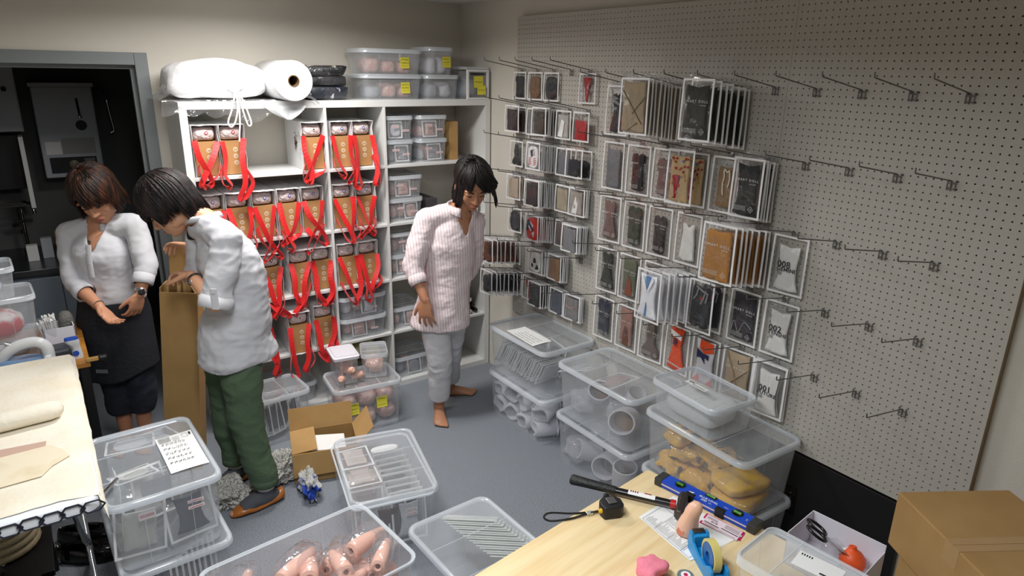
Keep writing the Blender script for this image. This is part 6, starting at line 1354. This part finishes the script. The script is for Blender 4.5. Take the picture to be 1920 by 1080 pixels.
def body(p, J, M, skin, hands, feet, lat, s=1.0, toes=True, build=1.0):
    g = G(); lat = V3(lat).normalized(); v = {k: V3(q) for k, q in J.items()}
    capsule(g, [v['pelvis'] - V3((0, 0, .04)), v['pelvis'] + V3((0, 0, .04)), v['waist'], v['chest'], v['chest'].lerp(v['neck'], .6)], [(.15 * build, .1), (.148 * build, .1), (.118 * build, .085), (.135 * build, .095), (.1, .07)], 20, lat)
    capsule(g, [v['chest'].lerp(v['neck'], .55), v['neck'], M @ V3((0, -.018, -.055)), M @ V3((0, -.012, -.01))], [.075, .054, .051, .055], 16)
    for a in ('N', 'F'):
        capsule(g, [v['neck'] - V3((0, 0, .02)), v['sh' + a]], [.05, .046], 14)
        capsule(g, [v['sh' + a], v['el' + a]], [.047, .036], 14); capsule(g, [v['el' + a], v['el' + a].lerp(v['wr' + a], .4), v['wr' + a]], [.036, .034, .0225], 14)
        capsule(g, [v['hip' + a], v['kn' + a]], [.08, .052], 16); capsule(g, [v['kn' + a], v['kn' + a].lerp(v['an' + a], .35), v['an' + a]], [.052, .05, .033], 14)
    head_shape(g, M, s)
    for h in hands: hand(g, **h)
    for a, d in feet: foot(g, v[a], d, toes)
    me = grow(g, .0042, 3, 'body'); return ob('body', me, skin, p)
def hairmat(name, c1, c2): return mat(name, c1, .48, 0, .3, bump=(120, .5, (1, 1, .12), .004), var=(c2, 45, .45, .75, (1, 1, .12)))
M_sk1 = mat('skin_a', (196, 140, 108), .5, sss=.12, bump=(300, .03)); M_sk2 = mat('skin_b', (206, 154, 122), .5, sss=.12, bump=(300, .03)); M_sk3 = mat('skin_c', (184, 130, 98), .5, sss=.12, bump=(300, .03))
M_lip = mat('lips', (176, 96, 84), .45)
rr_ = V3((.817, -.576, 0)); tt_ = V3((-.58, -.814, 0)); UP = V3((0, 0, 1))
M_wsh = mat('white_linen', (202, 202, 207), .8, bump=(30, .12))
# ------------------------------------------------------------------ person in the pink striped shirt
p3 = empty('person', (-.68, -.93, 0), 0, 'person in a pink striped shirt and white trousers bending barefoot before the bookcase', 'person')
ib_ = p3.location.copy()
J = dict(pelvis=(-.655, -.90, .70), hipN=(-.73, -.90, .66), hipF=(-.59, -.885, .66), knN=(-.712, -.93, .38), knF=(-.565, -.80, .39), anN=(-.69, -.872, .07), anF=(-.505, -.683, .075), waist=(-.645, -.905, .86), chest=(-.635, -.935, 1.10), neck=(-.592, -.98, 1.30), shN=(-.76, -.90, 1.245), shF=(-.495, -.97, 1.215), elN=(-.862, -.915, .985), wrN=(-.845, -1.015, .815), elF=(-.462, -.89, .95), wrF=(-.53, -.86, .785))
Mh = head_matrix((-.562, -1.045, 1.432), rr_ * .3 + tt_ * .8 - UP * .5, UP * .9 + tt_ * .3 + rr_ * .1)
b3 = body(p3, J, Mh, M_sk3, [dict(w=J['wrN'], d=(.02, -.03, -1), nrm=rr_ * .25 - tt_ * .9, side=-1, curl=(12, 20, 14), spread=11, thumb=(38, 10), s=1.12), dict(w=J['wrF'], d=(-.3, .3, -.8), nrm=(-.5, .3, .3), side=1, curl=(30, 30, 20))], [('anN', (-.09, -.21)), ('anF', (.115, -.055))], rr_ * 1 + tt_ * -.25, s=1.1)
for o_ in (b3,): o_.location = -ib_
face_parts(p3, Mh, mat('brow_black', (34, 24, 20), .8), M_lip, 1.1); hairm3 = hairmat('hair_black', (16, 13, 13), (44, 36, 34))
hair(p3, Mh, lambda ph: (.038 if abs(ph) < R(56) else (-.088 if abs(ph) < R(100) else -.085)), hairm3, 5, 900, s=1.1, part=.25, flare=.026, vol=1.07, sway=Mh.to_3x3().inverted() @ (rr_ * .03 - UP * .002))
def kid(p, n0):  # children of a person built in world space: shift to the person's origin
    for c in p.children:
        if c.name not in n0: c.location = c.location - p.location
def tubes(spec, voxel, up=None, sm=3):
    g = G()
    for pts, rad in spec: capsule(g, pts, rad, 18, up)
    return grow(g, voxel, sm)
lat3 = rr_ + tt_ * -.25
v = {k: V3(q) for k, q in J.items()}
g = G(); capsule(g, [v['pelvis'] + V3((-.03, .01, -.11)), v['pelvis'] + V3((-.012, .005, .0)), v['waist'], v['chest'], v['chest'].lerp(v['neck'], .55)], [(.172, .14), (.156, .125), (.136, .11), (.143, .11), (.1, .08)], 24, lat3)
for a in ('N', 'F'):
    capsule(g, [v['neck'] - V3((0, 0, .03)), v['sh' + a]], [.06, .054], 16); capsule(g, [v['sh' + a], v['sh' + a].lerp(v['el' + a], .5), v['el' + a]], [.056, .056, .051], 16); capsule(g, [v['el' + a], v['el' + a].lerp(v['wr' + a], .3)], [.05, .046], 16)
me = grow(g, .0075, 3); folds(me, .011, 9, (1, 1, .9), 3, .002); folds(me, .0045, 20, (1, 1, 1.6), 6)
nk = v['neck']; fdir = (rr_ * .55 + tt_ * .83).normalized()
def cap_end(p, n, v, a, t, r=.054):
    d = (v['wr' + a] - v['el' + a]).normalized(); e = v['el' + a].lerp(v['wr' + a], t); q = p - e; return q.length < r * 1.2 and n.dot(d) > .45 and 0 < q.dot(d) and (q - d * q.dot(d)).length < r * .9
def cut3(p, n):
    if p.z < .60: return True
    q = p - nk
    if q.length < .075 and q.z > -.02: return True
    dv = p - (nk + fdir * .08 + V3((0, 0, -.06))); f_ = q.dot(fdir); l_ = abs(q.dot(fdir.cross(UP)))
    if f_ > .03 and q.z > -.15 and l_ < .008 + .045 * (q.z + .15) / .15: return True
    for a in ('N', 'F'):
        if cap_end(p, n, v, a, .3): return True
    return False
me = shell(me, cut3)
def stripes(name, base, line, scale, direction):
    if name in MC: return MC[name]
    m = mat(name, base, .8, bump=(60, .25)); nt = m.node_tree; b = nt.nodes['Principled BSDF']; tc = nt.nodes.new('ShaderNodeTexCoord'); dp = nt.nodes.new('ShaderNodeVectorMath'); dp.operation = 'DOT_PRODUCT'; dp.inputs[1].default_value = direction
    mu = nt.nodes.new('ShaderNodeMath'); mu.operation = 'MULTIPLY'; mu.inputs[1].default_value = scale; fr = nt.nodes.new('ShaderNodeMath'); fr.operation = 'FRACT'; cr = nt.nodes.new('ShaderNodeValToRGB')
    cr.color_ramp.elements[0].position = 0; cr.color_ramp.elements[0].color = lin(line); cr.color_ramp.elements[1].position = .3; cr.color_ramp.elements[1].color = lin(base); e = cr.color_ramp.elements.new(.16); e.color = lin(line)
    nt.links.new(tc.outputs['Object'], dp.inputs[0]); nt.links.new(dp.outputs['Value'], mu.inputs[0]); nt.links.new(mu.outputs[0], fr.inputs[0]); nt.links.new(fr.outputs[0], cr.inputs[0]); nt.links.new(cr.outputs[0], b.inputs['Base Color']); return m
M_pstr = stripes('pink_stripe', (232, 220, 222), (206, 178, 182), 64, tuple((lat3.normalized() + V3((0, 0, .06)))))
ob('shirt', me, M_pstr, p3)
def collar(p, nk, f, r, m, h=.035, open_=.5, lean=.4, tilt=V3((0, 0, 1)), name='collar'):
    f = f.normalized(); x = f.cross(UP).normalized(); g = G(); rs = []; n = 22
    for z, q in ((0, 1.05), (h * .5, 1.0), (h, 1.02), (h * .9, 1.12), (h * .2, 1.3 + lean * .2)):
        row = []
        for i in range(n):
            a = -math.pi + open_ + (2 * math.pi - 2 * open_) * i / (n - 1); a = math.pi + a + 0
            e = min(i, n - 1 - i) / n; zz = z - (.02 if z == h * .2 else 0) * max(0, 1 - e * 6) - .028 * (math.cos(a) * .5 + .5)
            row.append(nk + x * (r * q * math.sin(a)) + f * (r * q * math.cos(a)) + V3((0, 0, zz)))
        rs.append(row)
    g.rings(rs, False, False, False); me = g.me(name, True); o = bpy.data.objects.new('t', me); COL.objects.link(o); s_ = o.modifiers.new('s', 'SOLIDIFY'); s_.thickness = .003; r_ = bpy.data.meshes.new_from_object(o.evaluated_get(bpy.context.evaluated_depsgraph_get())); bpy.data.objects.remove(o); r_.polygons.foreach_set('use_smooth', [True] * len(r_.polygons)); return ob(name, r_, m, p)
collar(p3, nk + V3((0, 0, .0)), fdir, .068, M_pstr)
for a in ('N', 'F'):   # rolled cuffs
    d = (v['wr' + a] - v['el' + a]).normalized(); c = v['el' + a].lerp(v['wr' + a], .3) + d * .03; g = G(); g.tube([c - d * .04, c - d * .036, c - d * .01, c + d * .012, c + d * .014], [.044, .05, .051, .048, .041], 18, False); m_ = g.me('cuff', True); folds(m_, .004, 24, (1, 1, 1), 7); ob('sleeve_cuff', m_, M_pstr, p3)
M_wtr = mat('white_trousers', (208, 208, 212), .7, bump=(50, .2))
g = G(); capsule(g, [v['pelvis'] + V3((0, 0, .06)), v['pelvis'] - V3((0, 0, .05))], [(.14, .1), (.144, .105)], 20, lat3)
for a, z_ in (('N', .13), ('F', .15)):
    bot = v['an' + a] + (v['kn' + a] - v['an' + a]) * .2; capsule(g, [v['hip' + a], v['hip' + a].lerp(v['kn' + a], .5), v['kn' + a], v['kn' + a].lerp(bot, .5), bot], [.09, .08, .07, .066, .062], 18)
me = grow(g, .007, 3); folds(me, .009, 13, (1, 1, 1.6), 8, .0015, lambda p: .25 + .75 * max(0, 1 - abs(p.z - .36) / .2))
me = shell(me, lambda p, n: p.z < .115 or (p - v['anF']).length < .085); ob('trousers', me, M_wtr, p3)
kid(p3, {b3.name})
# ------------------------------------------------------------------ person in the white tunic and green trousers
p2 = empty('person', (-1.87, -1.05, 0), 0, 'person in a white tunic and green trousers leaning over the tall carton', 'person')
J = dict(pelvis=(-1.865, -1.05, .79), hipN=(-1.86, -1.12, .76), hipF=(-1.885, -.965, .76), knN=(-1.868, -1.15, .43), knF=(-1.905, -.92, .42), anN=(-1.828, -1.20, .085), anF=(-1.895, -.925, .085), waist=(-1.84, -1.06, .97), chest=(-1.845, -1.04, 1.2), neck=(-1.912, -.985, 1.375), shN=(-1.868, -1.16, 1.315), shF=(-1.905, -.875, 1.31), elN=(-1.955, -1.225, 1.06), wrN=(-2.0, -1.005, 1.14), elF=(-1.935, -.86, 1.075), wrF=(-1.955, -.765, 1.215))
Mh = head_matrix((-2.03, -.885, 1.435), -rr_ * .7 + tt_ * .14 - UP * .62, -rr_ * .55 + UP * .76)
lat2 = V3((.25, -1, 0)).normalized()
b2_ = body(p2, J, Mh, M_sk2, [dict(w=J['wrN'], d=V3((-.3, .9, -.1)), nrm=(-.25, -.2, -1), side=1, curl=(26, 40, 30), spread=5, thumb=(40, 35)), dict(w=J['wrF'], d=(-.5, .8, -.02), nrm=(-.4, -.1, -1), side=-1, curl=(24, 34, 26), spread=6, thumb=(36, 20))], [('anN', (-.25, -.03)), ('anF', (-.164, -.07))], lat2, toes=False, s=1.08)
b2_.location = -p2.location
face_parts(p2, Mh, mat('brow_black'), M_lip, 1.08); hair(p2, Mh, lambda ph: .034 if abs(ph) < R(50) else (-.03 if abs(ph) < R(75) else (-.035 if abs(ph) < R(115) else -.085)), hairmat('hair_dark', (18, 14, 15), (58, 44, 42)), 9, 900, s=1.08, part=.5, vol=1.1, flare=-.012, sway=Mh.to_3x3().inverted() @ (-UP * .012))
v = {k: V3(q) for k, q in J.items()}
g = G(); capsule(g, [v['pelvis'] + V3((.015, -.005, -.05)), v['pelvis'] + V3((.012, 0, .06)), v['waist'] + V3((.015, 0, 0)), v['chest'], v['chest'].lerp(v['neck'], .6)], [(.172, .168), (.162, .15), (.148, .128), (.148, .116), (.095, .075)], 24, lat2)
for a in ('N', 'F'):
    capsule(g, [v['neck'] - V3((0, 0, .03)), v['sh' + a]], [.06, .056], 16); g.tube([v['sh' + a] - (v['el' + a] - v['sh' + a]) * .1, v['sh' + a], v['sh' + a].lerp(v['el' + a], .5), v['el' + a], v['el' + a].lerp(v['sh' + a], -.06)], [.03, .058, .064, .064, .062], 18)
me = grow(g, .0075, 3); folds(me, .012, 8, (1, 1, 1.5), 5, .002); folds(me, .0055, 17, (1, 1, 1.8), 9); nk = v['neck']; fd2 = (-rr_ * .85 - tt_ * .3).normalized()
def cut2(p, n):
    back = (p - v['pelvis']).dot(rr_)
    if p.z < .74 - .035 * math.exp(-((back + .02) / .1) ** 2): return True
    q = p - nk
    if q.length < .07 and q.z > -.02: return True
    if q.dot(fd2) > .02 and q.z > -.1 and abs(q.dot(fd2.cross(UP))) < .006 + .04 * (q.z + .1) / .1: return True
    for a in ('N', 'F'):
        d = (v['el' + a] - v['sh' + a]).normalized()
        if (p - v['el' + a]).dot(d) > .0 and n.dot(d) > .5 and (p - v['el' + a]).length < .09: return True
    return False
me = shell(me, cut2); ob('tunic', me, M_wsh, p2); collar(p2, nk + V3((0, 0, .012)), fd2, .062, M_wsh, .028, .35, .0)
for a in ('N', 'F'):   # rolled sleeve cuffs with a tab
    d = (v['el' + a] - v['sh' + a]).normalized(); c = v['el' + a] + d * .004; g = G(); g.tube([c - d * .035, c - d * .03, c, c + d * .012, c + d * .014], [.06, .068, .07, .067, .056], 18, False); m_ = g.me('cuff', True); folds(m_, .006, 26, (1, 1, 1), 2); ob('sleeve_cuff', m_, M_wsh, p2)
g = G(); c = v['el' + 'N'] + rr_ * .03 + tt_ * .068; g.tube([c + V3((0, 0, .09)), c + V3((0, 0, .0))], [(.016, .0025)] * 2, 6, True, 1, rr_); g.ob('sleeve_tab', M_wsh, p2); G().lathe([(.006, 0), (.006, .003)], 10).ob('button', mat('pale_button', (200, 200, 196), .4), p2, c + V3((0, 0, .075)) + tt_ * .004, tt_.to_track_quat('Z', 'Y').to_euler())
M_gtr = mat('green_twill', (78, 98, 74), .85, bump=(60, .3))
g = G(); capsule(g, [v['pelvis'] + V3((0, 0, .04)), v['pelvis'] - V3((0, 0, .06))], [(.135, .108), (.138, .11)], 20, lat2)
for a in ('N', 'F'): capsule(g, [v['hip' + a], v['hip' + a].lerp(v['kn' + a], .5), v['kn' + a], v['kn' + a].lerp(v['an' + a], .5), v['an' + a] + V3((0, 0, .05))], [.088, .084, .073, .066, .058], 18)
me = grow(g, .0075, 3); folds(me, .011, 11, (1, 1, 1.5), 4, .0015); me = shell(me, lambda p, n: p.z < .125); ob('trousers', me, M_gtr, p2)
for a in ('N', 'F'):
    c = v['an' + a]; g = G(); g.tube([(c.x, c.y, .155), (c.x, c.y, .15), (c.x, c.y, .118), (c.x, c.y, .113)], [.058, .064, .063, .054], 18, False); g.ob('trouser_cuff', M_gtr, p2, smooth=True)
    g = G(); capsule(g, [c + V3((0, 0, .02)), V3((c.x, c.y, .05))], [.038, .041], 14); d = V3((-.25, -.03, 0)).normalized() if a == 'N' else V3((-.164, -.07, 0)).normalized(); b0 = V3((c.x, c.y, 0)); x_ = V3((d.y, -d.x, 0))
    g.tube([b0 - d * .06 + V3((0, 0, .034)), b0 - d * .03 + V3((0, 0, .045)), b0 + d * .02 + V3((0, 0, .05)), b0 + d * .07 + V3((0, 0, .042)), b0 + d * .12 + V3((0, 0, .03))], [(.02, .022), (.032, .034), (.04, .037), (.033, .04), (.02, .036)], 16, True, 1, (0, 0, 1))
    me = grow(g, .006, 3); folds(me, .003, 40, (1, 1, 2), 3); ob('sock', me, mat('grey_sock', (84, 86, 92), .9, bump=(80, .4)), p2)
    G().lathe([(.041, 0), (.043, .004), (.042, .014), (.039, .016)], 18, None, False, False).ob('sock_band', mat('sock_white', (214, 212, 210), .8), p2, (c.x, c.y, c.z + .008), smooth=True)
    g = G(); rs = []; M_tan = mat('tan_leather', (176, 104, 44), .3, bump=(40, .3))
    for f, w_, h0, h1 in ((-.085, .016, .012, .058), (-.078, .03, .004, .062), (-.04, .039, .002, .05), (.02, .04, .002, .032), (.07, .045, .002, .034), (.1, .044, .002, .05), (.14, .036, .002, .042), (.165, .022, .003, .03), (.176, .008, .008, .02)):
        rs.append([b0 + d * f + x_ * (w_ * math.cos(t)) + V3((0, 0, (h0 + h1) / 2 + (h1 - h0) / 2 * math.sin(t))) for t in [2 * math.pi * k / 16 for k in range(16)]])
    g.rings(rs, True, True); sh_ = g.ob('shoe', M_tan, p2, smooth=True); q = b0 + d * .115 + V3((0, 0, .046)); g = G()
    for s_ in (-1, 1): g.tube([q, q + x_ * s_ * .016 + d * .006 + V3((0, 0, .004)), q + x_ * s_ * .02 - d * .004], [(.003, .002)] * 3, 6)
    bw_ = g.ob('shoe_bow', M_tan, sh_)
g = G(); c = v['wrN'].lerp(v['elN'], .16); ax2 = (v['wrN'] - v['elN']).normalized(); x_ = ax2.orthogonal().normalized(); y_ = ax2.cross(x_); g.tube([c + x_ * (.031 * math.cos(a)) + y_ * (.031 * math.sin(a)) for a in [2 * math.pi * k / 20 for k in range(21)]], [(.005, .0016)] * 21, 6, True, 1, ax2); g.ob('bracelet', mat('dark_band', (40, 30, 28), .4), p2, smooth=True)
g = G(); ell(g, c + tt_ * .032, (.007, .007, .007), None, 10, 6); g.ob('bracelet_charm', M_chrome, p2, smooth=True)
kid(p2, {b2_.name})
# ------------------------------------------------------------------ person in the white henley and dark apron skirt
p1 = empty('person', (-2.25, -.25, 0), 0, 'person in a white henley blouse and dark skirt standing by the doorway', 'person')
J = dict(pelvis=(-2.265, -.23, .80), hipN=(-2.345, -.18, .76), hipF=(-2.2, -.275, .76), knN=(-2.31, -.24, .42), knF=(-2.205, -.29, .43), anN=(-2.305, -.20, .085), anF=(-2.215, -.235, .085), waist=(-2.268, -.235, .93), chest=(-2.272, -.25, 1.12), neck=(-2.262, -.235, 1.275), shN=(-2.4, -.155, 1.208), shF=(-2.125, -.33, 1.25), elN=(-2.42, -.25, .975), wrN=(-2.335, -.43, .88), elF=(-2.105, -.43, 1.06), wrF=(-2.16, -.49, .935))
Mh = head_matrix((-2.262, -.295, 1.41), tt_ * .8 + rr_ * .12 - UP * .5, UP * .85 + tt_ * .45 - rr_ * .14)
lat1 = V3((.287, -.185, .03)).normalized()
b1_ = body(p1, J, Mh, M_sk1, [dict(w=J['wrN'], d=rr_ * .7 + tt_ * .35 - UP * .55, nrm=UP * .6 + rr_ * .35, side=1, curl=(12, 20, 14), spread=6, thumb=(40, 20)), dict(w=J['wrF'], d=-rr_ * .35 + tt_ * .1 - UP * .95, nrm=-rr_ * .8 - tt_ * .45, side=-1, curl=(16, 26, 20), spread=5, thumb=(34, 18))], [('anN', (-.1, -.2)), ('anF', (-.05, -.22))], lat1, s=1.1)
b1_.location = -p1.location
face_parts(p1, Mh, mat('brow_brown', (54, 36, 26), .8), mat('lips_b', (160, 84, 76), .45), 1.1)
hair(p1, Mh, lambda ph: (.03 + .016 * math.sin(ph * 1.4 + .5)) if abs(ph) < R(54) else (-.05 if abs(ph) < R(105) else -.07), hairmat('hair_brown', (28, 18, 14), (84, 46, 28)), 3, 900, s=1.1, part=.35, vol=1.07, flare=.004, sway=Mh.to_3x3().inverted() @ (-UP * .014))
v = {k: V3(q) for k, q in J.items()}
g = G(); capsule(g, [v['pelvis'] + V3((0, 0, .05)), v['waist'] - V3((0, 0, .02)), v['waist'] + V3((0, 0, .06)), v['chest'], v['chest'].lerp(v['neck'], .55)], [(.16, .122), (.156, .12), (.148, .115), (.15, .118), (.1, .078)], 24, lat1)
for a in ('N', 'F'):
    capsule(g, [v['neck'] - V3((0, 0, .035)), v['sh' + a]], [.066, .053], 16); capsule(g, [v['sh' + a], v['sh' + a].lerp(v['el' + a], .5), v['el' + a]], [.052, .049, .046], 16); capsule(g, [v['el' + a], v['el' + a].lerp(v['wr' + a], .3)], [.045, .042], 16)
me = grow(g, .0075, 3); folds(me, .009, 8, (1, 1, 1), 1, .0015); folds(me, .004, 19, (1, 1, 1.5), 4); nk = v['neck']
def cut1(p, n):
    if p.z < .86: return True
    q = p - nk
    if q.length < .052 and q.z > -.01: return True
    f_ = q.dot(tt_); l_ = abs(q.dot(rr_) - .012)
    if f_ > .02 and q.z > -.14 and l_ < .008 + .045 * (q.z + .14) / .14: return True
    for a in ('N', 'F'):
        if cap_end(p, n, v, a, .3): return True
    return False
me = shell(me, cut1); ob('blouse', me, M_wsh, p1)
for a in ('N', 'F'):
    d = (v['wr' + a] - v['el' + a]).normalized(); c = v['el' + a] + d * .075; g = G(); g.tube([c - d * .03, c - d * .026, c, c + d * .02, c + d * .022], [.044, .049, .05, .049, .042], 18, False); m_ = g.me('cuff', True); folds(m_, .003, 24, (1, 1, 1), 4); ob('sleeve_cuff', m_, M_wsh, p1)
collar(p1, nk + V3((0, 0, -.004)), tt_, .06, M_wsh, .024, .5, .0)
g = G(); c = v['chest'] + tt_ * .137 + rr_ * .012; g.tube([c + V3((0, 0, .06)) + tt_ * -.012, c + V3((0, 0, 0)), c + V3((0, 0, -.1)) + tt_ * .004], [(.014, .004)] * 3, 8, True, 1, rr_); pk_ = g.ob('placket', M_wsh, p1, smooth=40)
for z_ in (.02, -.03, -.08): G().lathe([(.0045, 0), (.0045, .002)], 10).ob('button', mat('pale_button'), pk_, c + V3((0, 0, z_)) + tt_ * .006, tt_.to_track_quat('Z', 'Y').to_euler())
g = G(); tp = v['chest'] + tt_ * .105 + V3((0, 0, .085)) + rr_ * .01; g.tube(cat_pts([nk - rr_ * .055 + tt_ * .03, nk - rr_ * .03 + tt_ * .07 + V3((0, 0, -.05)), tp, nk + rr_ * .045 + tt_ * .07 + V3((0, 0, -.05)), nk + rr_ * .06 + tt_ * .03], 5), .0009, 5); nc = g.ob('necklace', M_chrome, p1)
g = G(); ell(g, tp + tt_ * .006 + V3((0, 0, -.012)), (.006, .006, .012), None, 10, 6); g.ob('pendant', mat('green_stone', (30, 62, 44), .15), nc, smooth=True)
M_den = mat('dark_denim', (30, 34, 46), .85, bump=(140, .3), var=((48, 54, 68), 12, .5, .8)); M_skirt = mat('navy_skirt', (26, 28, 36), .85, bump=(60, .3))
g = G(); capsule(g, [v['pelvis'] + V3((0, 0, .1)), v['pelvis'] + V3((0, 0, 0)), V3((-2.272, -.24, .62)), V3((-2.278, -.24, .44))], [(.15, .115), (.175, .13), (.19, .14), (.198, .142)], 24, lat1)
me = grow(g, .008, 3); folds(me, .008, 7, (1, 1, .4), 6); me = shell(me, lambda p, n: p.z < .465 + .03 * math.sin(p.x * 14) or p.z > .895); ob('apron_skirt', me, M_skirt, p1)
bx_ = V3((-2.29, -.24, .515)) + tt_ * .146; o = G().box(-.03, .03, -.001, .001, -.01, .01).ob('skirt_tag', mat('tag_grey', (110, 112, 118), .7), p1, bx_, tt_.to_track_quat('-Y', 'Z').to_euler())
g = G(); 
for a in ('N', 'F'): capsule(g, [v['hip' + a], v['kn' + a], v['kn' + a].lerp(v['an' + a], .55)], [.095, .078, .07], 18)
me = grow(g, .0075, 3); folds(me, .006, 14, (1, 1, 1.5), 2); me = shell(me, lambda p, n: p.z < .205 or p.z > .8); ob('cropped_jeans', me, M_den, p1)
def wristband(p, w, e, r, wd, m, name):
    ax = (w - e).normalized(); c = w - ax * .018; x = ax.orthogonal().normalized(); y = ax.cross(x); g = G(); g.tube([c + x * (r * math.cos(a)) + y * (r * math.sin(a)) for a in [2 * math.pi * k / 20 for k in range(21)]], [(wd, .002)] * 21, 6, True, 1, ax); return g.ob(name, m, p, smooth=40), c, ax
wb, c, ax2 = wristband(p1, v['wrF'], v['elF'], .028, .008, M_chrome, 'watch_strap')
g = G(); q = Matrix.Translation(c + (tt_ * .8 + rr_ * .5).normalized() * .029) @ (tt_ * .8 + rr_ * .5).to_track_quat('Z', 'Y').to_matrix().to_4x4(); g.lathe([(.015, -.003), (.016, .003), (.013, .005)], 18, q); g.ob('watch_face', mat('watch_face', (60, 62, 66), .2, .5), wb, smooth=40)
wristband(p1, v['wrN'], v['elN'], .027, .0025, M_chrome, 'bangle')
g = G(); c = V3(J['wrF']) + (-rr_ * .35 - UP * .95) * .11 ; 
for s_ in (-1, 1): ee = Mh @ V3((s_ * .079, .0, -.042)); gg = G(); ell(gg, ee, (.004, .004, .009), None, 8, 6); gg.ob('earring', M_black, p1, smooth=True)
kid(p1, {b1_.name})
